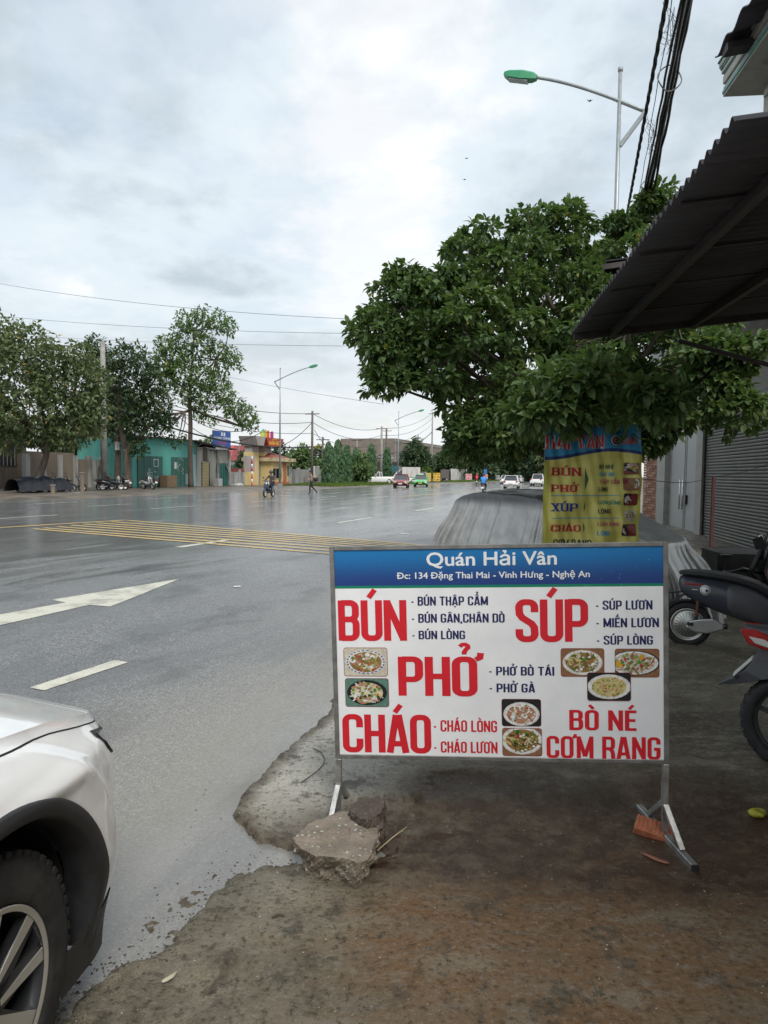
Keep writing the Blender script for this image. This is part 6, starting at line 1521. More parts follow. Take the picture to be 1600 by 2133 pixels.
# guard hut
WGH = 39.2
gh_ = far_thing('guard_hut', 'pale yellow guard hut with brick red tiled hip roof beside the gate', 'hut', WGH)
a, b = sw(566, WGH), sw(604, WGH); h = zt(585, 962, WGH); c = (a + b) / 2
MB().use(M_YELW).box((c, 1.6, h / 2), (b - a, 3.2, h)).build('wall', gh_)
MB().use(wash('hut_slab', (.55, .46, .28))).box((c + .1, 1.6, h + .22), (b - a + 1.0, 4.2, .42)).build('roof_slab', gh_)
zr = zt(577, 938, WGH); mb = MB().use(M_REDROOF)
q = [(a - .2, -.2, h + .43), (b - .3, -.2, h + .43), (b - .3, 3.4, h + .43), (a - .2, 3.4, h + .43), (a + (b - a) * .38, 1.6, zr)]
mb.add(q, [(0, 1, 4), (1, 2, 4), (2, 3, 4), (3, 0, 4), (3, 2, 1, 0)]); mb.build('roof', gh_)
x0, x1 = sw(566.5, WGH), sw(586, WGH); wz0, wz1 = zt(575, 998, WGH), zt(575, 974, WGH)
wf = MB().use(M_YELW).box(((x0 + x1) / 2, -.04, (wz0 + wz1) / 2), (x1 - x0, .08, wz1 - wz0)).build('window_frame', gh_)
MB().use(M_GLASS).box(((x0 + x1) / 2, -.09, (wz0 + wz1) / 2), (x1 - x0 - .25, .02, wz1 - wz0 - .2)).build('pane', wf)
for k in (.33, .66): MB().use(M_GREYW).box((x0 + (x1 - x0) * k, -.11, (wz0 + wz1) / 2), (.07, .03, wz1 - wz0 - .2)).build('mullion', wf)
x0, x1 = sw(590, WGH), sw(595, WGH); MB().use(mat('brick_column', (.38, .14, .08), .8, var=.3, vscale=6)).box(((x0 + x1) / 2, -.06, h / 2), (x1 - x0, .12, h)).build('brick_column', gh_)
x0, x1 = sw(598.5, WGH), sw(602, WGH); MB().use(M_GREEND).box(((x0 + x1) / 2, -.03, h * .62), (x1 - x0, .06, h * .4)).build('window', gh_)
MB().use(mat('brick_column', (.38, .14, .08))).box((c, -.08, .2), (b - a, .14, .4)).build('plinth', gh_)
# compound wall right of the hut
cw = far_thing('compound_wall', 'long stained grey wall running from the guard hut behind the columnar trees', 'wall', 39.0)
a, b = sw(605, 39), sw(800, 39); h = zt(640, 978, 39)
n = 8
for i in range(n):
    x0, x1 = a + (b - a) * (i / n) ** 1.3, a + (b - a) * ((i + 1) / n) ** 1.3
    MB().use(M_GREYW).box(((x0 + x1) / 2, .1, h / 2), (x1 - x0 - .05, .2, h)).build('wall_panel', cw); MB().use(M_GREYW).box((x0, .05, h / 2 + .1), (.3, .35, h + .2)).build('pier', cw)
cb_ = rw(655, 37.2); cb_.z = .1
t = thing('switch_cabinet', 'pale grey electrical cabinet mounted beside the utility pole at the compound wall', 'cabinet', cb_, RYAW)
z1 = zt(655, 972, 37.2); MB().use(wash('cabinet_paint', (.55, .55, .52))).box((.3, 0, z1 - .7), (1.3, .5, 1.5)).build('box', t, bevel=.03); MB().use(M_GALVD).box((.3, 0, (z1 - 1.4) / 2), (.2, .2, z1 - 1.4)).build('stand', t); MB().use(M_GREYW).box((.3, -.26, z1 - .7), (.04, .02, 1.3)).build('door_gap', t)
# left: old tan house and stained wall
oh = far_thing('tan_house', 'old tan plastered house with dark barred window under the far left tree', 'house', 46)
a, b = sw(-120, 46), sw(56, 46); h = zt(30, 900, 46)
MB().use(M_TANW).box(((a + b) / 2, 3, h / 2), (b - a, 6, h)).build('wall', oh); mb = MB().use(M_ROOFD); mb.prism([(a - .5, h), (b + .5, h), (b + .5, h + .15), (a - .5, h + 1.4)], -.8, 6); mb.build('roof', oh)
x0, x1 = sw(-6, 46), sw(34, 46); z0, z1 = zt(15, 970, 46), zt(15, 925, 46); wf = MB().use(M_STEELD).box(((x0 + x1) / 2, -.03, (z0 + z1) / 2), (x1 - x0, .06, z1 - z0)).build('window', oh)
for k in range(5): MB().use(M_GREYW).box((x0 + (x1 - x0) * (k + .5) / 5, -.08, (z0 + z1) / 2), (.06, .04, z1 - z0)).build('bar', wf)
sw_ = far_thing('stained_wall', 'black streaked pale boundary wall behind the motorbikes', 'wall', 44)
a, b = sw(56, 44), sw(268, 44); h = zt(180, 957, 44); n = 7
for i in range(n):
    x0, x1 = a + (b - a) * i / n, a + (b - a) * (i + 1) / n
    MB().use(M_WHITEW if i > 3 else M_TANW).box(((x0 + x1) / 2, .1, (h + (.5 if i < 3 else 0)) / 2), (x1 - x0 - .06, .2, h + (.5 if i < 3 else 0))).build('wall_panel', sw_); MB().use(M_GREYW).box((x0, .05, h / 2 + .15), (.4, .4, h + .3)).build('pier', sw_)
# street lamps
M_LGREEN = mat('green_lamp_head', (.03, .26, .12), .4, var=.1); M_POLE = mat('lamp_pole_grey', (.30, .33, .34), .4, .3, var=.1)
def street_lamp(base, label, hgt=11.6, arm_dir=None, reach=3.1, tail=.95, ztail=-1.9, rise=1.36):
    """arm_dir: unit vector from pole to lamp head (towards the carriageway)"""
    yaw = math.atan2(arm_dir.y, arm_dir.x); t = thing('street_lamp', label, 'street lamp', base, yaw, 'green headed street lamps')
    mb = MB().use(M_POLE); mb.tube([(0, 0, 0), (0, 0, hgt * .62), (0, 0, hgt * .63), (0, 0, hgt)], [.11, .075, .06, .045], 10); mb.build('pole', t)
    MB().use(M_POLE).lathe([(.0, .0), (.06, .01), (.06, .10), (.0, .12)], 8, Matrix.Translation((0, 0, hgt))).build('finial', t)
    za = hgt + ztail; pts = []
    for k in range(15):
        q = k / 14; x = -tail + (tail + reach) * q; z = za + rise * math.sin(q * 1.05) / math.sin(1.05) ; pts.append((x, 0, z))
    MB().use(M_POLE).tube(pts, [.05] * 4 + [.042] * 11, 8).build('arm', t)
    MB().use(M_POLE).bar((-tail + .02, 0, za), (-.04, 0, za - .72), .09, .09, up=(0, 1, 0)).build('brace', t)
    e = Vector(pts[-1]); hd = MB().use(M_LGREEN)
    rings = []
    for (dx, w_, zt_, zb_) in ((-.12, .07, .05, -.05), (.0, .12, .10, -.09), (.30, .15, .12, -.13), (.62, .14, .08, -.12), (.74, .09, .03, -.07)):
        rings.append([(e.x + dx, w_, e.z + zb_ + .02 * dx), (e.x + dx, w_ * .9, e.z + zt_ * .5), (e.x + dx, w_ * .4, e.z + zt_), (e.x + dx, -w_ * .4, e.z + zt_), (e.x + dx, -w_ * .9, e.z + zt_ * .5), (e.x + dx, -w_, e.z + zb_ + .02 * dx)])
    hd.loft(rings, smooth=False, M=Matrix.Translation(e) @ Matrix.Rotation(R(-16), 4, 'Y') @ Matrix.Translation(-e)); ho = hd.build('lamp_head', t)
    MB().use(mat('lamp_glass', (.35, .40, .38), .2)).box((e.x + .36, 0, e.z - .035), (.5, .20, .03), rot=Matrix.Rotation(R(-16), 3, 'Y')).build('lens', ho)
    MB().use(M_POLE).box((0, 0, .2), (.34, .34, .4)).build('base', t, bevel=.02)
    return t
p = rw(1267, .74); p.z = 0
lampd = -RD * 0 + RN
street_lamp(p, 'tall street lamp rising behind the big tree at right', ztop(1288, 150, p), RN, 2.12, .62, -1.04, 1.3)
for u, lb in ((583, 'street lamp standing in front of the guard hut'), (829, 'street lamp standing in front of the parked van')):
    p = rw(u, 32.6 if u == 583 else 33.2); p.z = .08
    street_lamp(p, lb, ztop(u, 768 if u == 583 else 858, p) - .08, -RN if 0 else (RD * .15 - RN).normalized(), 3.0, .6, -1.25)
p = rw(499, 60); t = thing('street_lamp', 'small distant lamp post curving right above the grey wall', 'street lamp', p, 0); hh = ztop(499, 912, p)
MB().use(M_POLE).tube([(0, 0, 0), (0, 0, hh - 1), (.2, 0, hh - .3), (1.0, 0, hh)], .09, 6).build('pole', t); MB().use(M_STEELD).box((1.4, 0, hh), (.9, .3, .2)).build('lamp_head', t)
# utility poles
M_WOODP = mat('dark_pole', (.11, .10, .09), .8, var=.2)
poles = {}
def upole(u, vt, w, label, r=.17, m=M_CONC, arm=True, vb=None):
    p = rw(u, w); p.z = .05; hh = ztop(u, vt, p) - .05; t = thing('utility_pole', label, 'utility pole', p, RYAW)
    MB().use(m).tube([(0, 0, 0), (0, 0, hh)], [r, r * .65], 8).build('shaft', t)
    if arm: MB().use(M_STEELD).bar((0, -.9, hh - .35), (0, .9, hh - .35), .09, .09).build('cross_arm', t)
    poles[u] = (p, hh); return t
upole(217, 711, 38, 'thick concrete pole between the far left trees', .26, arm=False)
upole(650, 856, 36.3, 'tall dark utility pole right of the guard hut', .19, M_WOODP)
upole(672, 910, 37, 'shorter utility pole in the columnar hedge', .17, M_WOODP)
upole(743, 913, 42, 'thin pale pole above the columnar hedge', .11, M_CONC)
upole(794, 888, 36.2, 'tall utility pole just left of the parked van', .22, M_CONC)
upole(804, 893, 38.5, 'utility pole with wire clutter behind the tall one near the van', .22, M_WOODP)
upole(899, 858, 42, 'lattice armed pole in front of the unfinished building', .22, M_CONC)
def hang_wires(label, group, runs, r=.03):
    pass
WIRES = [((-60, 580, 24), (760, 666, 17), .006, .2, 'highest thin wire crossing the sky at left'), ((-60, 652, 26), (760, 695, 19), .006, .15, 'second thin wire crossing the sky at left'), ((70, 700, 34), (760, 721, 24), .007, .1, 'third thin wire crossing the sky, above the tall airy tree'),
         ((470, 784, 60), (800, 842, 40), .011, .1, 'faint wire sloping down behind the first far lamp')]
for a, b, r_, sg, lb in WIRES:
    pa, pb2 = at(*a), at(*b); mb = MB().use(mat('grey_wire', (.12, .13, .15), .6)); mb.tube(sag(pa, pb2, 24, sg), r_, 5); tag(mb.build('overhead_wire'), lb, 'wire')
def pole_pt(u, dz): p, hh = poles[u]; return p + Vector((0, 0, hh + dz))
k = 0
lb_w = ['top', 'second', 'third', 'thick drooping']
for (u0, u1, lb) in ((217, 650, 'from the concrete pole to the tall dark pole'), (650, 794, 'from the tall dark pole to the pole by the van'), (794, 899, 'from the pole by the van to the lattice armed pole')):
    dzs = (-.3, -1.3, -2.6, -4.2)
    for i, dz in enumerate(dzs):
        pa = pole_pt(u0, dz); pb2 = pole_pt(u1, dz)
        if u0 == 217: pa = Vector((pa.x, pa.y, 9.0 + dz * .6))
        mb = MB().use(M_CABLE); n = 26; pts = sag(pa, pb2, n, (.9, 1.2, 1.0, 1.1)[i])
        mb.tube(pts, (.03, .03, .025, .075)[i], 5); tag(mb.build('overhead_wire'), '%s wire running %s' % (lb_w[i], lb), 'wire', 'wires between the far utility poles')
pa = at(90, 716, 57); pb2 = at(212, 722, 58); mb = MB().use(M_CABLE); mb.tube(sag(pa, pb2, 8, .1), .05, 5); tag(mb.build('overhead_wire'), 'dark wire joining the concrete pole from the left', 'wire')
for i, (a, b, sg) in enumerate((((375, 870, 62), (545, 900, 62), 1.4), ((380, 858, 62), (540, 888, 62), 1.0), ((340, 865, 60), (440, 905, 62), 1.8), ((560, 935, 62), (650, 880, 60), .5), ((655, 895, 62), (700, 935, 64), .5))):
    mb = MB().use(M_CABLE); mb.tube(sag(at(*a), at(*b), 14, sg), .028, 4); tag(mb.build('overhead_wire'), 'slack service wire %s' % ('over the shops, lowest', 'over the shops, highest', 'drooping from the tall airy tree', 'up to the tall dark pole', 'down from the tall dark pole')[i], 'wire')
# unfinished brick building
ub_ = far_thing('unfinished_building', 'large unfinished grey brown brick building behind the trees right of the van', 'building', 62)
a, b = sw(822, 62), sw(980, 62); h = zt(822, 913, 62); m = wash('raw_brick_wall', (.20, .165, .14), (.13, .11, .10), .6, (1, 1, 1), .5)
MB().use(m).box(((a + b) / 2, 8, h / 2), (b - a, 16, h)).build('wall', ub_)
for k in range(3): MB().use(wash('concrete_band', (.27, .25, .23))).box(((a + b) / 2, -.05, h * (k + 1) / 3.2), (b - a, .2, .4)).build('floor_band', ub_)
for k in range(9): MB().use(wash('concrete_band', (.27, .25, .23))).box((a + (b - a) * k / 8, -.08, h / 2), (.5, .25, h)).build('column', ub_)
for k in range(8):
    for j in range(2): MB().use(M_VOID).box((a + (b - a) * (k + .5) / 8, -.02, h * (.18 + j * .33)), (2.0, .1, 1.6)).build('window', ub_)
lh = far_thing('long_shed', 'long grey roofed shed showing above the columnar hedge', 'shed', 60); a, b = sw(705, 60), sw(815, 60); h = zt(720, 942, 60)
MB().use(wash('shed_wall', (.20, .20, .20))).box(((a + b) / 2, 4, h / 2 - .6), (b - a, 8, h - 1.2)).build('wall', lh); MB().use(wash('shed_roof', (.34, .36, .38))).box(((a + b) / 2, 4, h - .45), (b - a + 1, 9, .5)).build('roof', lh)
ys = rw(663, 48); t = far_thing('yellow_roof_sign', 'small yellow lettered strip sign on a flat roof beyond the hedge', 'sign', 48); a, b = sw(656, 48), sw(672, 48); z0, z1 = zt(664, 935, 48), zt(664, 928, 48)
MB().use(M_STEELD).box(((a + b) / 2, .1, z0 - .25), (b - a + 2, .6, .4)).build('ledge', t); mb = MB().use(M_YTEXT); stroke_text(mb, 'GARAGE'.replace('A', 'A'), (a, z0, b, z1), far_put(0), 1.1) if 0 else mb.box(((a + b) / 2, 0, (z0 + z1) / 2), (b - a, .06, z1 - z0)); mb.build('lettering_strip', t)
for u in (657, 671): MB().use(M_STEELD).box((sw(u, 48), .4, z0 / 2 - .2), (.2, .2, z0 - .4)).build('post', t)
ts = far_thing('teal_kiosk', 'small teal fronted kiosk half hidden behind the far lamp pole', 'kiosk', 44); a, b = sw(815, 44), sw(828, 44); h = zt(820, 962, 44)
MB().use(M_STEELD).box(((a + b) / 2, 1.5, h / 2), (b - a, 3, h)).build('wall', ts); MB().use(mat('teal_board', (.03, .22, .26), .5)).box(((a + b) / 2, -.05, h * .62), (b - a, .1, h * .35)).build('board', ts)
# white hoarding, signs by the road
hw = far_thing('white_hoarding', 'white panelled wall beyond the grass right of the yellow boards', 'wall', 40); a, b = sw(939, 40), sw(972, 40); h = zt(955, 977, 40)
for k in range(6):
    x0, x1 = a + (b - a) * k / 6, a + (b - a) * (k + 1) / 6; MB().use(wash('hoarding_white', (.55, .55, .53))).box(((x0 + x1) / 2, 0, h / 2), (x1 - x0 - .1, .12, h)).build('wall_panel', hw)
bw_ = far_thing('brown_wall', 'dark brown wall between the yellow board and the white hoarding', 'wall', 40.5); a, b = sw(919, 40.5), sw(938, 40.5); h = zt(928, 978, 40.5); MB().use(wash('brown_wall_paint', (.13, .11, .10))).box(((a + b) / 2, 0, h / 2), (b - a, .2, h)).build('wall_panel', bw_)
def roadsign(name, label, u0, u1, vt, vb, w, col, txt=None, tcol=None, v0=None):
    a, b = sw(u0, w), sw(u1, w); p = rw((u0 + u1) / 2, w); p.z = .08; t = thing(name, label, 'sign', p, 0)
    wd = (u1 - u0) / F_PX * p.y; z1, z0 = ztop(u0, vt, p) - .08, ztop(u0, vb, p) - .08
    MB().use(mat('board_' + name + str(u0), col, .5, var=.06)).box((0, 0, (z0 + z1) / 2), (wd, .08, z1 - z0)).build('board', t)
    for x in (-wd * .42, wd * .42): MB().use(M_STEELD).box((x, .06, z1 / 2), (.06, .04, z1)).build('post', t)
    if txt:
        n = len(txt)
        for i, s in enumerate(txt):
            y1 = z1 - (z1 - z0) * (i + .18) / n; y0 = z1 - (z1 - z0) * (i + .78) / n; mb = MB().use(tcol); stroke_text(mb, s, (-wd * .4, y0, wd * .4, y1), lambda x, y, z: (x, -.045 - z, y), 1.0); mb.build('lettering', t, recalc=False)
    return t
roadsign('yellow_board', 'faded yellow board standing left of the brighter yellow one', 886, 898, 985, 1003, 33.5, (.50, .36, .10))
roadsign('yellow_board', 'bright yellow roadside board with three lines of dark lettering', 903, 917, 985, 1002, 32.8, (.72, .44, .03), ['RỬA XE', 'Ô TÔ', 'XE MÁY'], M_NAVY)
roadsign('pink_sign', 'pink and white roadside sign left of the riders', 970, 983, 987, 999, 34, (.62, .42, .44), ['BÁN', 'ĐẤT'], M_RED)
roadsign('pink_sign', 'pink and white roadside sign directly behind the rider in blue', 1006, 1016, 988, 1003, 32, (.62, .40, .40), ['BÁN', 'NHÀ'], M_RED)
roadsign('blue_sign', 'small blue sign above the pink one behind the rider in blue', 1008, 1014, 977, 987, 33, (.03, .14, .45))
roadsign('grey_sign', 'grey white poster stand beyond the riders', 1032.5, 1041, 990, 1003, 31.5, (.42, .42, .42), ['QC', 'XE'], M_NAVY)
for u, vt, w, lb in ((1068, 990, 34, 'far'), (1082, 989, 40, 'farther')):
    roadsign('pink_sign', 'tiny %s pink sign among the distant cars' % lb, u + 10, u + 18, vt, vt + 9, w, (.55, .35, .35))
# grass verge
def grass(name, s0, s1, w0, w1, n, lab, dens=1.0):
    kind(far_sheet(name + '_bank', w0, w1, s0, s1, .15, mat('grassy_soil', (.075, .085, .035), .8, var=.4, vscale=1.5, dirt=(.12, .10, .07), dscale=.5, damt=.6), .05), 'structure')
    r_ = np.random.default_rng(9); s = r_.uniform(s0, s1, n); w = r_.uniform(w0 + .3, w1, n); h = r_.uniform(.08, .28, n) * (.5 + vn(s, w, .8, 2)); a = r_.uniform(0, 6.28, n)
    b_ = np.stack([s, w, np.full(n, .10)], 1); dx = np.stack([np.cos(a), np.sin(a), 0 * a], 1) * .05; tp = b_ + np.stack([r_.normal(0, .06, n), r_.normal(0, .06, n), h + .06], 1)
    V = np.stack([b_ - dx, b_ + dx, tp], 1).reshape(-1, 3); F = np.arange(n * 3).reshape(-1, 3)
    o = npmesh(name, V, F, leaf_mat('grass_blade', (.06, .11, .02), (.14, .20, .05), .6, .3, .2), smooth=False); o.rotation_euler = (0, 0, RYAW); kind(o, 'stuff', lab)
grass('grass', sw(612, 33) + 5, sw(845, 33), 30.3, 37, 26000, 'short green grass verge before the columnar trees')
grass('far_grass', sw(925, 33), sw(1030, 33), 30.5, 36, 14000, 'patchy grass verge beyond the yellow boards')
# ------------------------------------------------------------------ vehicles and people
CARP = {}
def carpaint(n, c):
    return mat('paint_' + n, c, .25, var=.03, coat=1.0)
M_LAMPW = mat('headlamp_glass', (.55, .55, .52), .1, var=.1, coat=1); M_PLATE = mat('number_plate', (.65, .65, .62), .4, var=.05); M_PLATEY = mat('yellow_number_plate', (.65, .45, .05), .4, var=.05)
def simple_car(name, label, cat, loc, yaw, paint, prof='hatch', L=4.2, W=1.75, Hh=1.5, plate=M_PLATE, roofm=None, grp=None, seg_lights=True):
    t = thing(name, label, cat, loc, yaw, grp); h = L / 2
    body_sec = {'hatch': [(-1.0, .42), (-.99, .80), (-.9, .92), (-.45, .95), (0, .95), (.35, .93), (.6, .90), (.9, .74), (.985, .62), (1.0, .40)],
                'sedan': [(-1.0, .42), (-.99, .86), (-.9, .93), (-.62, .96), (0, .95), (.3, .92), (.55, .90), (.88, .76), (.985, .62), (1.0, .40)],
                'van': [(-1.0, .40), (-1.0, 1.0), (-.98, 1.1), (0, 1.1), (.3, 1.1), (.55, 1.08), (.75, .98), (.93, .80), (.99, .6), (1.0, .38)],
                'pickup': [(-1.0, .50), (-1.0, 1.02), (-.98, 1.04), (-.2, 1.04), (0, 1.05), (.35, 1.04), (.6, 1.02), (.93, .92), (.99, .75), (1.0, .48)]}[prof]
    cab = {'hatch': [(-.88, .92), (-.72, 1.36), (-.6, 1.0), (.1, 1.0), (.22, .97), (.58, .90)], 'sedan': [(-.80, .93), (-.48, .985), (-.3, 1.0), (.05, 1.0), (.15, .97), (.52, .90)],
           'van': [(-.98, 1.1), (-.96, .98), (-.8, 1.0), (.3, 1.0), (.42, .97), (.78, .96)], 'pickup': [(-.12, 1.04), (-.08, .97), (0, 1.0), (.18, 1.0), (.27, .96), (.5, 1.02)]}[prof]
    # body shell lofted along the length
    rings = []
    for x, top in body_sec:
        top_z = top * 1.0; w = W / 2 * (1 - .10 * max(0, abs(x) - .75) * 4 * .5); lo = .22 if abs(x) < .95 else .34
        rings.append([(x * h, -w * .94, lo), (x * h, -w, lo + .14), (x * h, -w, top_z - .18), (x * h, -w * .93, top_z - .03), (x * h, -w * .7, top_z), (x * h, w * .7, top_z), (x * h, w * .93, top_z - .03), (x * h, w, top_z - .18), (x * h, w, lo + .14), (x * h, w * .94, lo)])
    MB().use(paint).loft(rings).build('body', t)
    zb = {'hatch': .90, 'sedan': .90, 'van': 1.05, 'pickup': 1.0}[prof]
    c0 = {'hatch': (-.90, -.66, .12, .60), 'sedan': (-.74, -.40, .06, .52), 'van': (-.99, -.95, .34, .78), 'pickup': (-.12, -.06, .22, .52)}[prof]
    bw, tw = W / 2 * .93, W / 2 * .74; zr = Hh
    A = [(c0[0] * h, zb, bw), (c0[1] * h, zr - .04, tw), (c0[2] * h, zr, tw), (c0[3] * h, zb, bw)]
    g = MB().use(M_GLASS); vs = [(x, s * w, z) for x, z, w in A for s in (-1, 1)]; g.add(vs, [(0, 2, 4, 6), (1, 3, 5, 7), (0, 1, 3, 2), (4, 5, 7, 6)]); g.build('windows', t)
    r = MB().use(roofm or paint); r.box(((A[1][0] + A[2][0]) / 2, 0, zr + .012), (A[2][0] - A[1][0] + .16, tw * 2 + .03, .05))
    for s in (-1, 1):
        r.bar((A[0][0], s * bw, zb), (A[1][0], s * tw, zr), .07, .06); r.bar((A[3][0], s * bw, zb), (A[2][0], s * tw, zr), .06, .06); xm = (A[1][0] + A[2][0]) / 2; r.bar((xm, s * bw, zb), (xm, s * tw, zr), .08, .05)
    r.build('roof', t)
    wr_ = .31 if prof != 'pickup' else .37
    for x in (-.62, .62):
        for s in (-1, 1):
            Mx = Matrix.Translation((x * h, s * (W / 2 - .02), wr_)) @ Matrix.Rotation(R(-90 * s), 4, 'X')
            wo = MB().use(M_TYRE).lathe([(wr_ * .6, 0), (wr_ - .02, .01), (wr_, -.03), (wr_, -.17), (wr_ * .6, -.18)], 20, Mx, closed=True).build('wheel', t)
            MB().use(M_ALLOY).lathe([(wr_ * .62, -.01), (wr_ * .5, -.03), (.06, -.02), (0, -.01)], 10, Mx, caps=False).build('rim', wo)
            MB().use(M_VOID).lathe([(wr_ + .05, -.012), (wr_ * .55, -.012)], 20, Mx, caps=False).build('arch', t)
    zl = {'hatch': .68, 'sedan': .68, 'van': .75, 'pickup': .84}[prof]
    for s in (-1, 1):
        MB().use(M_LAMPW).box((h * .965, s * W * .36, zl), (.12, W * .20, .14)).build('headlight', t, bevel=.02)
        MB().use(M_REDL).box((-h * .985, s * W * .40, zl + .1), (.08, W * .14, .20)).build('tail_light', t, bevel=.02)
    MB().use(M_BLACKP).box((h * .985, 0, .50), (.08, W * .62, .16)).build('grille', t, bevel=.02)
    MB().use(plate).box((h * 1.01, 0, .46), (.03, .46, .13)).build('number_plate', t); MB().use(plate).box((-h * 1.01, 0, .62), (.03, .46, .14)).build('number_plate', t)
    for s in (-1, 1): MB().use(paint).box((c0[3] * h - .25, s * (W / 2 + .08), zb + .08), (.12, .18, .13)).build('wing_mirror', t, bevel=.02)
    return t
RB = math.atan2(RD.y, RD.x)
def atg(u, v): p = gp(u, v); p.z = 0.0; return p
p = atg(836, 1015.5); simple_car('red_car', 'small dark red hatchback driving towards the camera beside the grass verge', 'car', p, RB + math.pi + .25, carpaint('dark_red', (.22, .012, .015)), 'hatch', 3.7, 1.65, 1.5)
p = atg(877, 1013.5); tx_ = simple_car('green_taxi', 'bright green taxi car following the red hatchback', 'taxi', p, RB + math.pi + .25, carpaint('taxi_green', (.04, .42, .12)), 'sedan', 4.2, 1.7, 1.47, M_PLATEY)
MB().use(M_WHT).box((.1, 0, 1.56), (.2, .6, .12)).build('roof_sign', tx_)
p = rw(877, 31.5); p.z = .08
simple_car('white_car', 'pale car roof visible just behind the green taxi', 'car', rw(879, 34.5, .1), RB + math.pi + .3, carpaint('silver', (.5, .52, .52)), 'hatch', 4.0, 1.7, 1.75)
def pk(u, v, w): q = rw(u, w); q.z = .1; return q
simple_car('white_pickup', 'white car parked nose left under the utility poles', 'pickup truck', pk(790, 0, 34.2), RB + math.pi - .9, carpaint('white', (.68, .68, .67)), 'pickup', 3.9, 1.75, 1.62)
van = simple_car('white_van', 'white van with a pale box body parked behind the red car', 'van', pk(838, 0, 33.8), RB + math.pi - 1.0, carpaint('white', (.68, .68, .67)), 'pickup', 4.9, 1.8, 2.0)
MB().use(wash('box_paint', (.50, .48, .46), (.35, .16, .14), .5, ds=3)).box((-1.15, 0, 1.72), (2.8, 1.95, 1.5)).build('cargo_box', van, bevel=.03)
for (u, v, lb, pr, nm, ct, c, extra) in ((1066, 1017, 'white hatchback with black rear window driving away in the nearer lane', 'hatch', 'white_car', 'car', (.68, .68, .67), .1), (1055, 1008.5, 'white car ahead and left of the white hatchback', 'sedan', 'white_car', 'car', (.66, .66, .66), .05), (1079, 1006, 'small white car far ahead right of the white hatchback', 'sedan', 'white_car', 'car', (.66, .66, .66), 0), (1120, 1012.5, 'white pickup driving away, cut by the banner edge', 'pickup', 'white_pickup', 'pickup truck', (.66, .66, .66), 0), (1030, 1001.5, 'dark car far off by the grey poster', 'sedan', 'dark_car', 'car', (.05, .05, .055), 3.0), (985, 1001, 'silver car parked behind the pink sign', 'sedan', 'silver_car', 'car', (.42, .45, .48), 1.6)):
    p = atg(u, v); simple_car(nm, lb, ct, p, RB + extra, carpaint(nm + str(u), c), pr, 4.2, 1.75, 1.5 if pr != 'pickup' else 1.75, M_PLATE)
# ---- motorbikes
M_SEAT = mat('black_seat', (.02, .02, .021), .55, var=.1); M_DKG = mat('dark_grey_plastic', (.035, .036, .04), .45, var=.1)
def moto(name, label, cat, loc, yaw, paint, scoot=True, grp=None, lean=0.0, plate=M_PLATE):
    t = thing(name, label, cat, loc, yaw, grp); t.rotation_euler = (lean, 0, yaw)
    for x in (0.0, 1.25):
        Mx = Matrix.Translation((x, 0, .27)) @ Matrix.Rotation(R(90), 4, 'X'); w = MB().use(M_TYRE).lathe([(.19, -.05), (.25, -.05), (.27, 0), (.25, .05), (.19, .05)], 18, Mx, closed=True).build('wheel', t)
        MB().use(M_ALLOY).lathe([(.19, -.03), (.17, -.02), (.04, -.04), (.04, .04), (.17, .02), (.19, .03)], 10, Mx, caps=False).build('rim', w)
    def lo(prof, wd, m, nm, par=t):
        rings = []
        for (x, zc, hh, ww) in prof: rings.append([(x, ww * math.cos(a), zc + hh * math.sin(a)) for a in np.linspace(0, 2 * math.pi, 11)[:-1]])
        return MB().use(m).loft(rings).build(nm, par)
    lo([(-.42, .74, .03, .04), (-.30, .68, .10, .10), (0, .62, .16, .15), (.35, .55, .18, .16), (.55, .44, .12, .14)], 0, paint, 'body')
    lo([(-.30, .79, .03, .10), (-.1, .80, .045, .13), (.3, .78, .05, .13), (.6, .74, .03, .10)], 0, M_SEAT, 'seat')
    lo([(.5, .33, .05, .14), (.8, .31, .05, .15), (1.0, .36, .05, .13)], 0, M_DKG, 'footboard')
    lo([(.95, .35, .05, .13), (1.02, .6, .08, .19), (.98, .8, .08, .20), (.93, .95, .07, .12), (.90, 1.02, .05, .10)], 0, paint, 'front_shield')
    MB().use(M_DKG).tube([(1.25, 0, .27), (1.08, 0, .6), (.93, 0, .98)], .03, 8).build('fork', t)
    lo([(1.02, .50, .015, .06), (1.2, .56, .02, .07), (1.4, .50, .015, .06), (1.5, .38, .01, .05)], 0, paint, 'front_mudguard')
    hb = MB().use(M_DKG).tube([(.82, -.33, 1.02), (.9, -.15, 1.03), (.92, 0, 1.0), (.9, .15, 1.03), (.82, .33, 1.02)], .018, 7).build('handlebar', t)
    for s in (-1, 1):
        m_ = MB().use(M_DKG).tube([(.88, s * .2, 1.03), (.84, s * .28, 1.2)], .006, 5); m_.lathe([(0, -.008), (.055, -.008), (.05, .008), (0, .008)], 12, Matrix.Translation((.84, s * .29, 1.24)) @ Matrix.Rotation(R(80), 4, 'Y')); m_.build('mirror', hb)
    MB().use(M_LAMPW).lathe([(0, .03), (.06, .02), (.08, 0), (0, -.01)], 12, Matrix.Translation((1.03, 0, .88)) @ Matrix.Rotation(R(80), 4, 'Y')).build('headlight', t)
    MB().use(M_REDL).box((-.42, 0, .73), (.05, .16, .07)).build('tail_light', t); MB().use(plate).bar((-.43, 0, .62), (-.47, 0, .48), .20, .01, up=(1, 0, 0)).build('number_plate', t)
    MB().use(M_CHROME).tube([(.3, -.12, .3), (-.1, -.15, .28), (-.28, -.16, .34)], .04, 8).build('exhaust', t); lo([(.1, .33, .09, .1), (.4, .34, .1, .12)], 0, M_DKG, 'engine')
    return t
SHO = .10
def mb_at(u, w): q = rw(u, w); q.z = SHO; return q
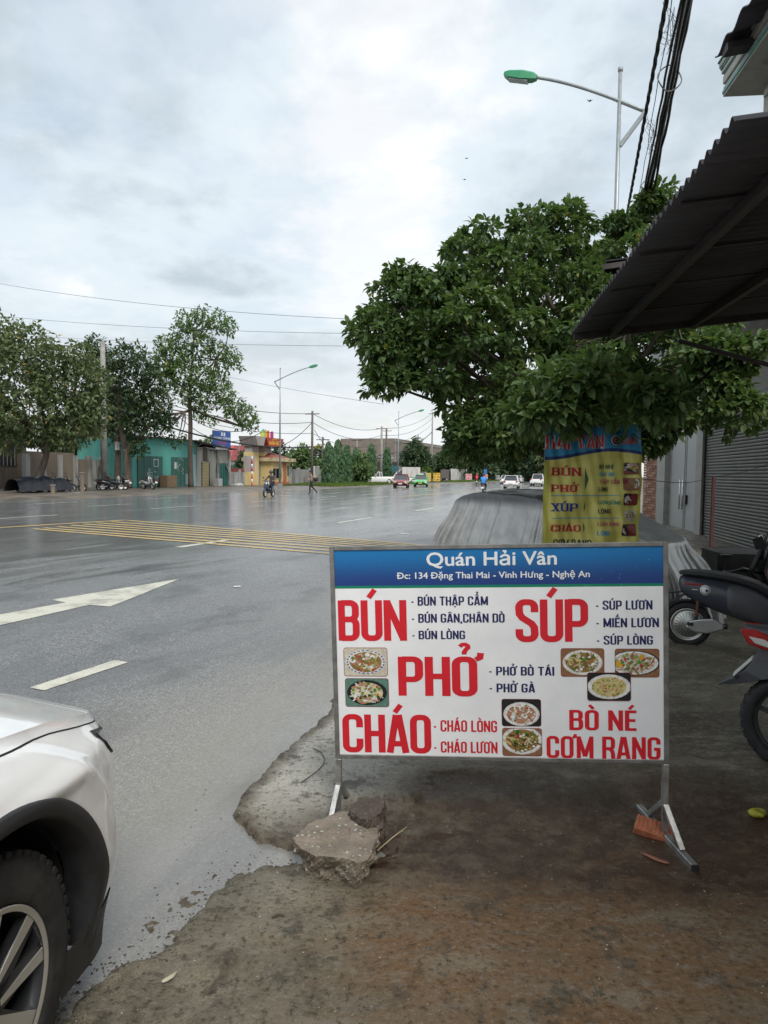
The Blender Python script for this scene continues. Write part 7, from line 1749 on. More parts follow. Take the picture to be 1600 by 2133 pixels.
GB = 'motorbikes parked before the stained wall'
# black covered cluster
cl_ = rw(88, 36.5); cl_.z = SHO
ms = [(40, 37.2, .9), (60, 36.8, .5), (84, 36.6, .8), (108, 36.4, .6), (130, 36.6, .4)]
wds = ['leftmost', 'second', 'middle', 'fourth', 'rightmost']
DKB = carpaint('black', (.012, .013, .018))
for i, (u, w, a) in enumerate(ms):
    moto('motorbike', '%s of the black motorbikes clustered under the leaning tree' % wds[i], 'motorbike', mb_at(u, w), RB - 1.2 + a, DKB, grp='dark motorbikes under the leaning tree', lean=.1)
cv = thing('motorbike_cover', 'dark navy plastic sheet thrown over the middle motorbikes under the leaning tree', 'cover', mb_at(82, 36.1), RB)
xs = np.linspace(-2.1, 2.1, 30); P = np.zeros((30, 14, 3))
for i, x in enumerate(xs):
    for j in range(14):
        q = -1 + 2 * j / 13; P[i, j] = (x, q * (.75 + .1 * math.sin(x * 4)), (1.02 - .12 * x * x * .4 + .07 * math.sin(x * 5)) * (1 - abs(q) ** 3.2 * .85))
MB().use(mat('navy_plastic_sheet', (.008, .009, .014), .35, var=.3, vscale=4, bump=.7, bscale=9)).grid(P).build('sheet', cv, recalc=False)
for (u, w, a, c, lb, sc) in ((205, 37.5, 1.2, (.20, .012, .02), 'red and black motorbike at the left end of the uncovered row', 1), (232, 37.2, 1.0, (.02, .02, .022), 'black motorbike between the red one and the white scooter', 1), (214, 37.0, .4, (.025, .025, .03), 'black motorbike with silver wheel cover beside the red one', 1), (262, 36.9, 2.6, (.62, .62, .60), 'white scooter parked in the row before the forked tree', 1), (300, 37.0, -.7, (.22, .23, .24), 'silver grey scooter facing the road beside the white one', 1), (318, 36.8, 2.4, (.03, .03, .035), 'black motorbike at the right end of the row before the green door', 1)):
    moto('motorbike' if 'scooter' not in lb else 'scooter', lb, 'motorbike' if 'scooter' not in lb else 'scooter', mb_at(u, w), RB - 1.2 + a, carpaint('b%d' % u, c), grp=GB, lean=.1)
moto('motorbike', 'dark motorbike parked beside the bright yellow board', 'motorbike', rw(926, 33.2, .1), RB + 1.3, DKB, lean=.1)
# ---- people
def person(name, label, loc, yaw, J, cols, hair=True, helmet=None, extra=None, scale=1.0):
    """J: joint name -> (x,y,z,r). cols: fn(joint) -> material"""
    t = thing(name, label, 'person', loc, yaw)
    E = [('pel', 'sp'), ('sp', 'ch'), ('ch', 'nk'), ('nk', 'hd'), ('hd', 'top'), ('ch', 'shL'), ('shL', 'elL'), ('elL', 'waL'), ('waL', 'haL'), ('ch', 'shR'), ('shR', 'elR'), ('elR', 'waR'), ('waR', 'haR'),
         ('pel', 'hiL'), ('hiL', 'knL'), ('knL', 'anL'), ('anL', 'toL'), ('pel', 'hiR'), ('hiR', 'knR'), ('knR', 'anR'), ('anR', 'toR')]
    names = list(J); me = bpy.data.meshes.new('body'); me.from_pydata([J[n][:3] for n in names], [(names.index(a), names.index(b)) for a, b in E], [])
    o = bpy.data.objects.new('body', me); COL.objects.link(o); md = o.modifiers.new('skin', 'SKIN'); md.use_smooth_shade = True
    for i, n in enumerate(names):
        sv = me.skin_vertices[0].data[i]; r_ = J[n][3]; sv.radius = (r_, r_) if not isinstance(r_, tuple) else r_; sv.use_root = (n == 'pel')
    s2 = o.modifiers.new('sub', 'SUBSURF'); s2.levels = 2
    dg = bpy.context.evaluated_depsgraph_get(); m2 = bpy.data.meshes.new_from_object(o.evaluated_get(dg)); bpy.data.objects.remove(o)
    m2.name = 'body'; m2.materials.clear(); mats = []
    jp = {n: Vector(J[n][:3]) for n in names}; segs = []
    for a, b in E: segs.append((jp[a], jp[b], b))
    for p in m2.polygons:
        c = p.center; best = None; bd = 9
        for a, b, nm in segs:
            ab = b - a; k = max(0, min(1, (c - a).dot(ab) / max(1e-9, ab.length_squared))); d = (c - a - ab * k).length / (J[nm][3] if not isinstance(J[nm][3], tuple) else J[nm][3][0])
            if d < bd: bd = d; best = nm
        m = cols(best)
        if m not in mats: mats.append(m); m2.materials.append(m)
        p.material_index = mats.index(m); p.use_smooth = True
    ob = bpy.data.objects.new('body', m2); COL.objects.link(ob); ob.parent = t
    h = jp['hd']; tp = jp['top']; up_ = (tp - h).normalized()
    if helmet:
        mb = MB().use(helmet); q = (h + tp) / 2 + up_ * .03; mb.lathe([(0, .14), (.06, .13), (.11, .09), (.135, .02), (.135, -.05), (.12, -.07)], 14, Matrix.Translation(q) @ Matrix.Rotation(0, 4, 'X'), caps=False); mb.build('helmet', t, thick=.01)
    else:
        mb = MB().use(mat('black_hair', (.012, .011, .01), .6)); q = (h + tp) / 2 + up_ * .02 + Vector((-.02, 0, 0)); mb.lathe([(0, .115), (.055, .105), (.092, .06), (.10, 0), (.085, -.05)], 14, Matrix.Translation(q), caps=False); mb.build('hair', t)
    for s in (-1, 1): MB().use(SKIN).lathe([(0, -.012), (.02, -.01), (.02, .01), (0, .012)], 8, Matrix.Translation(h + Vector((0, s * .085, .02))) @ Matrix.Rotation(R(90), 4, 'X')).build('ear', t)
    MB().use(SKIN).box(h + Vector((.095, 0, .03)), (.03, .02, .04)).build('nose', t, bevel=.006)
    return t
SKIN = mat('skin', (.36, .20, .13), .5, var=.08)
def stand():
    return dict(pel=(0, 0, .92, .13), sp=(0, 0, 1.10, .12), ch=(.01, 0, 1.30, .14), nk=(.02, 0, 1.45, .055), hd=(.05, 0, 1.56, .085), top=(.05, 0, 1.66, .075),
                shL=(0, .17, 1.38, .065), elL=(-.02, .24, 1.12, .045), waL=(.1, .22, .92, .032), haL=(.14, .21, .86, .035), shR=(0, -.17, 1.38, .065), elR=(-.02, -.24, 1.12, .045), waR=(.1, -.22, .92, .032), haR=(.14, -.21, .86, .035),
                hiL=(0, .10, .86, .10), knL=(.05, .10, .48, .065), anL=(0, .10, .09, .045), toL=(.14, .10, .045, .04), hiR=(0, -.10, .86, .10), knR=(.05, -.10, .48, .065), anR=(0, -.10, .09, .045), toR=(.14, -.10, .045, .04))
def clothes(shirt, pants, shoe, sleeves=True):
    def f(n):
        if n in ('sp', 'ch', 'shL', 'shR'): return shirt
        if n in ('elL', 'elR'): return shirt
        if n in ('waL', 'waR'): return shirt if sleeves else SKIN
        if n in ('haL', 'haR', 'hd', 'top', 'nk'): return SKIN
        if n in ('pel', 'hiL', 'hiR', 'knL', 'knR', 'anL', 'anR'): return pants
        return shoe
    return f
BLK = mat('black_trousers', (.014, .015, .018), .8); SHOE = mat('black_shoe', (.012, .012, .012), .6)
PATT = mat('patterned_shirt', (.30, .20, .16), .8, var=.4, vscale=14, dirt=(.03, .03, .035), dscale=9, damt=.9)
J = stand(); J.update(pel=(0, 0, .90, .13), knL=(.10, .09, .50, .065), anL=(.10, .09, .10, .045), toL=(.24, .09, .045, .04), knR=(-.12, -.10, .52, .065), anR=(-.42, -.10, .22, .045), toR=(-.40, -.10, .08, .038), elL=(.02, .24, 1.12, .045), waL=(.26, .16, 1.10, .032), haL=(.36, .14, 1.12, .035), elR=(-.20, -.24, 1.20, .045), waR=(-.42, -.24, 1.28, .032), haR=(-.50, -.22, 1.30, .035), ch=(.03, 0, 1.30, .14), hd=(.07, 0, 1.57, .085), top=(.06, 0, 1.67, .075))
wk = person('person', 'pedestrian in dark trousers and patterned shirt striding left across the wet road', atg(648, 1030.5), math.pi + .25, J, clothes(PATT, BLK, SHOE, False))
MB().use(M_BLACKP).loft([[(-.36 + .16 * math.cos(a), -.10 + .1 * math.sin(a), z) for a in np.linspace(0, 6.283, 9)[:-1]] for z in (.98, 1.12, 1.24)]).build('shoulder_bag', wk); MB().use(M_BLACKP).box((.38, .14, 1.15), (.02, .08, .15)).build('phone', wk)
def sit():
    J = stand(); J.update(pel=(.12, 0, .90, .14), sp=(.12, 0, 1.06, .13), ch=(.18, 0, 1.26, .145), nk=(.22, 0, 1.40, .055), hd=(.26, 0, 1.51, .085), top=(.26, 0, 1.61, .075),
        shL=(.18, .18, 1.34, .07), elL=(.38, .28, 1.14, .05), waL=(.68, .30, 1.04, .034), haL=(.80, .31, 1.04, .036), shR=(.18, -.18, 1.34, .07), elR=(.38, -.28, 1.14, .05), waR=(.68, -.30, 1.04, .034), haR=(.80, -.31, 1.04, .036),
        hiL=(.14, .12, .87, .11), knL=(.55, .17, .76, .075), anL=(.62, .14, .42, .05), toL=(.78, .14, .38, .04), hiR=(.14, -.12, .87, .11), knR=(.55, -.17, .76, .075), anR=(.62, -.14, .42, .05), toR=(.78, -.14, .38, .04)); return J
def rider(uv, yaw, lab_b, lab_p, paint, shirt, pants, helm, sleeves=True):
    p = atg(*uv); moto('motorbike', lab_b, 'motorbike', p, yaw, paint); return person('person', lab_p, p, yaw, sit(), clothes(shirt, pants, SHOE, sleeves), helmet=helm)
JK = mat('dark_check_jacket', (.06, .05, .05), .8, var=.5, vscale=12); BJ = mat('bright_blue_jacket', (.02, .24, .62), .6, var=.1); RJ = mat('red_jacket', (.50, .03, .05), .6)
rider((568, 1035), R(257), 'dark blue motorbike ridden towards the camera near the gate', 'rider in a dark checked jacket and cap on the blue motorbike', carpaint('dark_blue', (.02, .035, .07)), JK, BLK, mat('dark_helmet', (.05, .045, .045), .4))
rider((1006, 1030), RB + .10, 'black motorbike ridden away down the road with an orange plate', 'rider in a bright blue jacket and dark helmet riding away', carpaint('black', (.012, .013, .018)), BJ, BLK, mat('navy_helmet', (.02, .03, .06), .3))
rider((993, 1011), RB + .2, 'small motorbike ahead and left of the rider in blue', 'rider in a red jacket ahead and left of the rider in blue', DKB, RJ, BLK, mat('red_helmet', (.5, .03, .03), .3))

# ---- grey electric scooter behind the board, faces right
ES = atg(1430, 1345.5); ec = mat('matt_slate_paint', (.045, .050, .066), .38, var=.06, coat=.25); ep = mat('matt_grey_panel', (.085, .082, .092), .48, var=.06)
es = thing('electric_scooter', 'dark slate electric scooter with silver swingarm parked behind the menu board', 'scooter', ES, R(-21)); es.rotation_euler = (R(-2), 0, R(-21))
K = 1 / 215.0    # metres per photograph pixel at that distance
def lof(prof, m, nm, par=es, sup=2.6, seg=20):
    rings = []
    for (x, zt_, zb_, ww) in prof:
        zc, hh = (zt_ + zb_) / 2, (zt_ - zb_) / 2
        rings.append([(x, ww * math.copysign(abs(math.cos(a)) ** (2 / sup), math.cos(a)), zc + hh * math.copysign(abs(math.sin(a)) ** (2 / sup), math.sin(a))) for a in np.linspace(0, 2 * math.pi, seg + 1)[:-1]])
    return MB().use(m).loft(rings).build(nm, par, sub=1)
Zw = .215
for x in (0, 1.27):
    Mx = Matrix.Translation((x, 0, Zw)) @ Matrix.Rotation(R(90), 4, 'X')
    wo = MB().use(M_TYRE).lathe([(.145, -.055), (.175, -.06), (.20, -.05), (.214, -.02), (.215, 0), (.214, .02), (.20, .05), (.175, .06), (.145, .055)], 40, Mx, closed=True).build('wheel', es)
    MB().use(mat('brushed_hub', (.45, .45, .42), .3, .85, var=.1)).lathe([(.15, .06), (.142, .062), (.136, .05), (.125, .045), (.115, .052), (.05, .068), (.02, .072), (0, .072)], 40, Mx, caps=False).build('hub_motor', wo)
    rb = MB().use(M_GUNM)
    for k in range(22):
        a = 2 * math.pi * k / 22; rb.bar((.065 * math.cos(a), .065 * math.sin(a), .068), (.112 * math.cos(a), .112 * math.sin(a), .054), .004, .004, M=Mx)
    o = rb.build('cooling_ribs', wo); o['kind'] = 'stuff'
    MB().use(M_ALLOY).lathe([(.151, .058), (.147, .066), (.140, .058)], 40, Mx, caps=False).build('rim_lip', wo)
z = lambda py: Zw + py * K
lof([(-.085, z(88), z(80), .02), (-.08, z(97), z(68), .09), (-.03, z(100), z(56), .14), (.10, z(100), z(42), .17), (.25, z(98), z(28), .18), (.40, z(93), z(18), .18), (.55, z(84), z(8), .17), (.66, z(66), z(4), .13), (.72, z(50), z(5), .09)], ec, 'rear_shell')
lof([(.30, z(88), z(40), .160), (.305, z(94), z(28), .192), (.42, z(91), z(18), .194), (.56, z(83), z(8), .186), (.67, z(66), z(4), .142), (.70, z(58), z(6), .12)], ep, 'side_panel')
lof([(-.09, z(106), z(101), .06), (-.05, z(110), z(98), .12), (.10, z(112), z(96), .155), (.30, z(110), z(92), .16), (.50, z(104), z(82), .15), (.66, z(90), z(62), .12), (.74, z(72), z(52), .07)], M_SEAT, 'seat')
lof([(.50, z(22), z(6), .14), (.8, z(8), z(-6), .16), (1.05, z(2), z(-10), .15), (1.15, z(20), z(-4), .13), (1.22, z(110), z(40), .16), (1.16, z(165), z(110), .12)], M_DKG, 'footboard')
lof([(1.08, z(20), z(2), .12), (1.13, z(110), z(20), .18), (1.10, z(160), z(60), .15)], ec, 'front_shield')
MB().use(M_DKG).tube([(1.27, .0, Zw), (1.20, 0, .55), (1.10, 0, 1.0)], .03, 8).build('fork', es); MB().use(M_DKG).tube([(1.02, -.32, 1.04), (1.08, 0, 1.0), (1.02, .32, 1.04)], .016, 8).build('handlebar', es)
# visible side is the one facing the camera: local y negative
arm = MB().use(mat('cast_silver', (.46, .46, .46), .35, .8, var=.06)); arm.prism([(-.02, z(-4)), (.02, z(10)), (.10, z(14)), (.21, z(17)), (.25, z(14)), (.32, z(3)), (.30, z(-3)), (.17, z(-14)), (.06, z(-13)), (.02, z(-9))], -.115, -.07); ao = arm.build('swingarm', es, bevel=.012, bseg=2)
MB().use(M_GUNM).lathe([(0, .02), (.02, .02), (.026, 0), (0, 0)], 16, Matrix.Translation((.315, -.10, z(3))) @ Matrix.Rotation(R(90), 4, 'X')).build('pivot_bolt', ao)
MB().use(M_GUNM).box((.02, -.118, z(3)), (.055, .012, .032)).build('cover_badge', ao, bevel=.01)
MB().use(mat('orange_spring', (.25, .09, .05), .4, .3)).tube([(.075 + .012 * math.cos(k * 1.3), -.10 + .012 * math.sin(k * 1.3), .30 + k * .0022) for k in range(70)], .004, 5).build('shock_spring', es); MB().use(M_DKG).tube([(.07, -.10, .26), (.09, -.10, .50)], .012, 8).build('shock_rod', es)
MB().use(M_REDL).box((.03, -.150, z(84)), (.15, .014, .016), rz=-.12).build('tail_light', es, bevel=.004)
md_ = MB(); M_ = Matrix.Translation((.135, -.176, z(74))) @ Matrix.Rotation(R(90), 4, 'X')
for r0, m, zz in ((.046, M_WHT, 0), (.040, M_GALV, .001), (.034, M_WHT, .002)):
    md_.use(m); md_.lathe([(0, zz), (r0, zz), (r0, -.02)], 24, M_, caps=False)
md_.use(M_BLACKP); md_.lathe([(0, .004), (.012, .004), (.012, 0)], 12, M_ @ Matrix.Translation((.01, -.003, 0)), caps=False); md_.build('round_badge', es)
MB().use(M_WHT).box((.045, -.166, z(74)), (.05, .004, .006), rz=-.1).build('sticker', es)
mg = MB().use(M_DKG); mg.bar((-.02, 0, z(66)), (-.19, 0, z(60)), .06, .014); mg.bar((-.02, 0, z(62)), (-.22, 0, z(30)), .09, .012); mg.build('rear_mudguard', es, bevel=.004); MB().use(M_PLATE).bar((-.205, 0, z(52)), (-.235, 0, z(36)), .16, .006, up=(1, 0, 0)).build('number_plate', es)
P_ = [(.16 * math.cos(a) * 1.42, .16 * math.sin(a) * 1.42) for a in np.linspace(R(40), R(150), 14)]
P3 = np.array([[(x, yy, Zw + zz) for yy in (-.06, .06)] for x, zz in P_]); MB().use(M_DKG).grid(P3).build('inner_mudguard', es, thick=.006)
MB().use(M_DKG).tube([(.55, -.17, z(18)), (.40, -.172, z(28)), (.39, -.172, z(33))], .006, 6).build('panel_grab', es)
# ---- motorcycle tail at the right edge
MCp = atg(1655, 1610); mc = thing('black_motorcycle', 'rear end of a black motorcycle with red tail light at the right edge', 'motorcycle', MCp, R(-34)); mc.rotation_euler = (R(2), 0, R(-34))
k2 = MCp.y / F_PX; zc = 108 * k2
def zz2(v): return (1611 - v) * k2
def xx2(u): return (u - 1655) * k2
for x in (0, 1.24):
    Mx = Matrix.Translation((x, 0, zc)) @ Matrix.Rotation(R(90), 4, 'X'); r_ = zc
    prof = [(r_ - .075, -.035), (r_ - .05, -.05), (r_ - .02, -.048), (r_ - .004, -.025), (r_, 0), (r_ - .004, .025), (r_ - .02, .048), (r_ - .05, .05), (r_ - .075, .035)]
    wo = MB().use(M_TYRE).lathe(prof, 56, Mx, closed=True).build('wheel', mc)
    tr = MB().use(M_BLACKP)
    for kk in range(30):
        a = 2 * math.pi * kk / 30
        for s in (-1, 1): tr.bar(((r_ - .002) * math.cos(a), (r_ - .002) * math.sin(a), s * .006), ((r_ - .016) * math.cos(a + .1), (r_ - .016) * math.sin(a + .1), s * .046), .012, .008, M=Mx)
    o = tr.build('tread_blocks', wo); o['kind'] = 'stuff'
    MB().use(M_DKG).lathe([(r_ - .07, -.03), (r_ - .085, -.026), (r_ - .09, 0), (r_ - .085, .026), (r_ - .07, .03)], 40, Mx, caps=False, closed=True).build('rim', wo)
    for kk in range(5):
        a = 2 * math.pi * kk / 5 + .3; MB().use(M_DKG).bar((.03 * math.cos(a), .03 * math.sin(a), 0), ((r_ - .08) * math.cos(a), (r_ - .08) * math.sin(a), 0), .03, .03, M=Mx).build('spoke', wo)
    MB().use(M_GUNM).lathe([(0, .05), (.04, .05), (.045, -.05), (0, -.05)], 16, Mx).build('hub', wo)
lof([(xx2(1546), zz2(1303), zz2(1307), .02), (xx2(1560), zz2(1302), zz2(1313), .05), (xx2(1600), zz2(1300), zz2(1335), .09), (xx2(1660), zz2(1295), zz2(1360), .12), (xx2(1800), zz2(1290), zz2(1390), .14), (xx2(1960), zz2(1310), zz2(1430), .12)], M_DKG, 'tail_fairing', mc)
tl = MB().use(M_REDL); 
for s in (-1, 1):
    pts = [(1545, 1308), (1562, 1338), (1598, 1346), (1622, 1338), (1612, 1318), (1575, 1306)]
    tl.loft([[(xx2(u), s * y, zz2(v) + dz) for u, v in pts] for y, dz in ((.02, 0), (.085, 0), (.098, .004))], smooth=False)
tl.build('tail_light', mc, bevel=.006)
il = MB().use(M_LAMPW); pts = [(1563, 1319), (1575, 1332), (1600, 1338), (1612, 1332), (1592, 1322)]; il.loft([[(xx2(u), -y, zz2(v)) for u, v in pts] for y in (.09, .107)], smooth=False); il.build('indicator', mc, bevel=.003)
rf_ = MB().use(mat('satin_grey_plastic', (.075, .078, .088), .4, var=.08))
pr = [(1585, 1352), (1555, 1405), (1500, 1443), (1512, 1432), (1560, 1398 - 14), (1590, 1350 - 4)]
rings = [[(xx2(u), y, zz2(v)) for y in (-w, w)] for u, v, w in ()]
up_l = [(1585, 1343, .05), (1572, 1372, .06), (1556, 1398, .07), (1530, 1422, .05), (1500, 1444, .008)]; lo_l = [(1680, 1352, .05), (1640, 1395, .06), (1592, 1412, .07), (1548, 1430, .05), (1502, 1446, .008)]
rf_.loft([[(xx2(a[0]), -a[2], zz2(a[1])), (xx2(a[0]), a[2], zz2(a[1])), (xx2(b[0]), b[2], zz2(b[1])), (xx2(b[0]), -b[2], zz2(b[1]))] for a, b in zip(up_l, lo_l)], smooth=False); rf_.build('rear_mudguard', mc, bevel=.006, bseg=2)
MB().use(M_PLATE).bar((xx2(1568), 0, zz2(1374)), (xx2(1533), 0, zz2(1416)), .075, .008, up=(1, 0, 0)).build('number_plate', mc); MB().use(M_BLACKP).bar((xx2(1572), 0, zz2(1378)), (xx2(1538), 0, zz2(1419)), .12, .02, up=(1, 0, 0)).build('plate_bracket', mc)
lof([(xx2(1640), zz2(1285), zz2(1300), .09), (xx2(1800), zz2(1290), zz2(1315), .14), (.55, .86, .80, .13), (.62, .88, .84, .08)], M_SEAT, 'seat', mc); lof([(.50, .90, .68, .10), (.65, .98, .66, .15), (.85, .98, .68, .15), (.98, .92, .74, .09)], DKB, 'tank', mc)
lof([(.35, .45, .22, .12), (.55, .60, .18, .14), (.75, .52, .22, .12)], M_GUNM, 'engine', mc); MB().use(M_CHROME).tube([(.8, -.12, .3), (.4, -.15, .2), (-.1, -.17, .28)], .04, 10).build('exhaust', mc); MB().use(M_DKG).bar((0, -.07, zc), (.45, -.07, .36), .03, .05).build('swingarm', mc); MB().use(M_DKG).bar((0, .07, zc), (.45, .07, .36), .03, .05).build('swingarm', mc)
MB().use(M_GUNM).tube([(1.24, 0, zc), (1.0, 0, 1.0)], .03, 8).build('fork', mc); MB().use(M_DKG).tube([(.88, -.34, 1.02), (.98, 0, 1.02), (.88, .34, 1.02)], .016, 8).build('handlebar', mc); MB().use(M_LAMPW).lathe([(0, .04), (.07, .02), (.08, -.04), (0, -.06)], 14, Matrix.Translation((1.12, 0, .88)) @ Matrix.Rotation(R(80), 4, 'Y')).build('headlight', mc)
# third bike behind the electric scooter: only its mirror and handlebar reach the picture
b3 = at(1588, 1140, 7.45); m3 = moto('motorbike', 'dark motorbike by the shutter at the right edge, its square mirror showing', 'motorbike', (b3.x + 1.25, 7.7, .0), R(165), DKB, lean=0)
mr = MB().use(M_BLACKP); c = at(1581, 1131, 7.3); mr.box((c.x, c.y, c.z), (.10, .02, .12), rot=Matrix.Rotation(R(-20), 3, 'Y')); mr.tube([(c.x + .01, c.y, c.z - .05), (c.x + .12, c.y + .02, c.z - .08)], .007, 6); o = mr.build('mirror_head'); 
o.parent = m3; o.matrix_parent_inverse = (Matrix.Translation(m3.location) @ Matrix.Rotation(R(165), 4, 'Z')).inverted()
# low stall table draped in black beside the shutter
tbp = gp(1545, 1262); tbp.z = 0; tz = ztop(1545, 1147, tbp); tb2 = thing('stall_table', 'low black draped table standing behind the electric scooter', 'table', tbp, FYAW - R(90))
MB().use(M_DKG).box((.35, 0, tz - .02), (1.5, .8, .03)).build('table_top', tb2, bevel=.01)
P = np.zeros((60, 8, 3))
for i in range(60):
    a = 2 * math.pi * i / 60; ex = .76 * math.copysign(abs(math.cos(a)) ** .25, math.cos(a)); ey = .41 * math.copysign(abs(math.sin(a)) ** .25, math.sin(a))
    for j in range(8): f = 1 + .04 * math.sin(a * 17) * (j / 7); P[i, j] = (.35 + ex * f, ey * f, tz - .001 - .42 * j / 7)
mb = MB().use(mat('black_drape', (.018, .017, .016), .7, var=.3)); mb.grid(P.transpose(1, 0, 2), wrap=True); mb.build('drape', tb2)
for x in (-.35, 1.05):
    for y in (-.33, .33): MB().use(M_GALV).box((x, y, (tz - .04) / 2), (.03, .03, tz - .04)).build('leg', tb2)
rcp = at(1606, 1190, 6.4); rc = thing('red_cloth', 'dull red cloth bag hanging at the right edge behind the motorcycle', 'bag', (rcp.x, 6.4, 0)); mb = MB().use(mat('dull_red_cloth', (.17, .05, .05), .8, var=.3, vscale=20))
zt0 = at(1606, 1152, 6.4).z; zb0 = at(1606, 1222, 6.4).z
mb.loft([[(w * math.cos(a) + dx, .06 * math.sin(a), z_) for a in np.linspace(0, 6.283, 13)[:-1]] for z_, w, dx in ((zt0, .03, .05), (zt0 - .1, .05, .05), ((zt0 + zb0) / 2, .075, .03), (zb0 + .05, .06, .04), (zb0, .03, .05))]); mb.build('bag_body', rc, sub=1); MB().use(M_DKG).tube([(0.03, 0, zt0 - .02), (.12, .05, zt0 + .12), (.4, .05, zt0 + .15), (.42, .05, 0)], .012, 6).build('hanger', rc)
# ------------------------------------------------------------------ the boulder, rubble and litter
def rock_material(name, c1, c2, agg):
    m, t, b = newmat(name); c = t.coord('Object'); n = t.noise(c, 9, 6, .65); n2 = t.noise(c, 60, 4, .7)
    vc = t.n('ShaderNodeTexVoronoi'); vc.inputs['Scale'].default_value = 42; t.put(vc.inputs['Vector'], c); sc = t.n('ShaderNodeSeparateColor'); t.t.links.new(vc.outputs['Color'], sc.inputs[0])
    col = t.mix(t.ramp(n, .3, .7), c1, c2); col = t.mix(t.ramp(n2, .5, .75, 0, .6), col, tuple(x * .45 for x in c1))
    peb = t.math('MULTIPLY', t.ramp(sc.outputs[0], .72, .76), t.ramp(vc.outputs['Distance'], .42, .30)); col = t.mix(t.math('MULTIPLY', peb, agg), col, (.48, .46, .40))
    t.put(b.inputs['Base Color'], col); b.inputs['Roughness'].default_value = .75
    h = t.math('ADD', t.math('MULTIPLY', n2, .8), t.math('MULTIPLY', peb, .7)); t.put(b.inputs['Normal'], t.bump(h, .9, .012)); return m
def rock(name, label, cat, poly_top, z_top, z_bot, m, seed, taper=.75, amp=.02, tilt=(0, 0), stones=0):
    """a broken slab: outline (list of ground xy), lifted between z_bot and z_top and roughened"""
    r_ = np.random.default_rng(seed); n = len(poly_top); N = 120; P = np.array([(p.x, p.y) for p in poly_top]); cen = P.mean(0)
    seg = []
    for i in range(N):
        q = i / N * n; a = int(q); f = q - a; seg.append(P[a] * (1 - f) + P[(a + 1) % n] * f)
    O = np.array(seg); O = (O + np.roll(O, 1, 0) + np.roll(O, -1, 0)) / 3
    rings = []; K = 26
    for j in range(K):
        k = j / (K - 1)
        if k < .35: s = k / .35; sc = max(.0, s); zf = 1.0
        elif k < .85: s = (k - .35) / .5; sc = 1 - (1 - taper) * s ** 1.5; zf = 1 - s
        else: s = (k - .85) / .15; sc = taper * (1 - s); zf = 0
        rings.append((sc, zf))
    V = []
    for sc, zf in rings:
        for i in range(N):
            d = O[i] - cen; x, y = cen + d * sc; z = z_bot + (z_top - z_bot) * zf
            V.append((x, y, z))
    V = np.array(V); c3 = np.array([cen[0], cen[1], (z_top + z_bot) / 2]); D = V - c3; L = np.linalg.norm(D, axis=1, keepdims=True) + 1e-6
    nz = (fbm(V[:, 0] + V[:, 2] * .7, V[:, 1] - V[:, 2] * .6, 14, 5, seed) - .5) * 2; nz2 = (fbm(V[:, 0] - V[:, 2], V[:, 1] + V[:, 2], 55, 3, seed + 4) - .5)
    lim = np.repeat([min(1, max(.55 if zf > .5 else .25, (1 - abs(zf - .5) * 1.0))) for sc, zf in rings], N)
    rg = 1 - 2 * np.abs(fbm(V[:, 0] * 1.3 + V[:, 2], V[:, 1] + V[:, 2] * 1.2, 6, 3, seed + 9) - .5) * 2.2; nz = nz * .6 + rg * .5 - .2
    V = V + D / L * ((nz * amp * 1.5 + nz2 * amp * 1.1) * lim)[:, None]
    V[:, 2] += (V[:, 0] - cen[0]) * tilt[0] + (V[:, 1] - cen[1]) * tilt[1]
    idx = np.arange(K * N).reshape(K, N); nx_ = np.roll(idx, -1, 1)
    F = np.stack([idx[:-1], nx_[:-1], nx_[1:], idx[1:]], -1).reshape(-1, 4)
    V -= np.array([cen[0], cen[1], 0]); t = thing(name, label, cat, (cen[0], cen[1], 0)); o = npmesh('stone_body', V, F, m, smooth=False, parent=t)
    bm = bmesh.new(); bm.from_mesh(o.data); bmesh.ops.remove_doubles(bm, verts=bm.verts, dist=.0003); bmesh.ops.recalc_face_normals(bm, faces=bm.faces); bm.to_mesh(o.data); bm.free()
    if stones:      # aggregate standing proud of the broken faces
        pm = MB().use(mat('pale_aggregate', (.28, .245, .20), .7, var=.3, vscale=30)); sel = r_.choice(len(V), stones); 
        for i in sel:
            if V[i, 2] < .03: continue
            s = r_.uniform(.004, .011); q = r_.normal(size=(8, 3)); q /= np.linalg.norm(q, axis=1, keepdims=True)
            M_ = Matrix.Translation(V[i]) @ Matrix.Rotation(r_.uniform(0, 3), 4, 'X') @ Matrix.Rotation(r_.uniform(0, 3), 4, 'Z'); a, b, c = s, s * r_.uniform(.5, .9), s * r_.uniform(.35, .7)
            pm.add([(a, 0, 0), (-a, 0, 0), (0, b, 0), (0, -b, 0), (0, 0, c), (0, 0, -c)], [(0, 2, 4), (2, 1, 4), (1, 3, 4), (3, 0, 4), (2, 0, 5), (1, 2, 5), (3, 1, 5), (0, 3, 5)], M=M_)
        so_ = pm.build('aggregate', t); so_['kind'] = 'stuff'
    return t
ZT = .13
tp = [gp(u, v, ZT) for u, v in ((690, 1682), (735, 1680), (778, 1692), (783, 1725), (778, 1770), (768, 1800), (750, 1808), (720, 1795), (690, 1790), (655, 1785), (625, 1768), (612, 1745), (628, 1725), (658, 1700))]
rock('concrete_boulder', 'rough broken lump of concrete with pebbles lying before the left leg of the menu board', 'boulder', tp, ZT, .0, rock_material('rough_concrete', (.19, .155, .118), (.29, .24, .185), .95), 31, .80, .034, (.03, -.08), 60)
tp = [gp(u, v, .16) for u, v in ((728, 1676), (748, 1655), (766, 1652), (803, 1668), (797, 1702), (765, 1716), (742, 1698))]
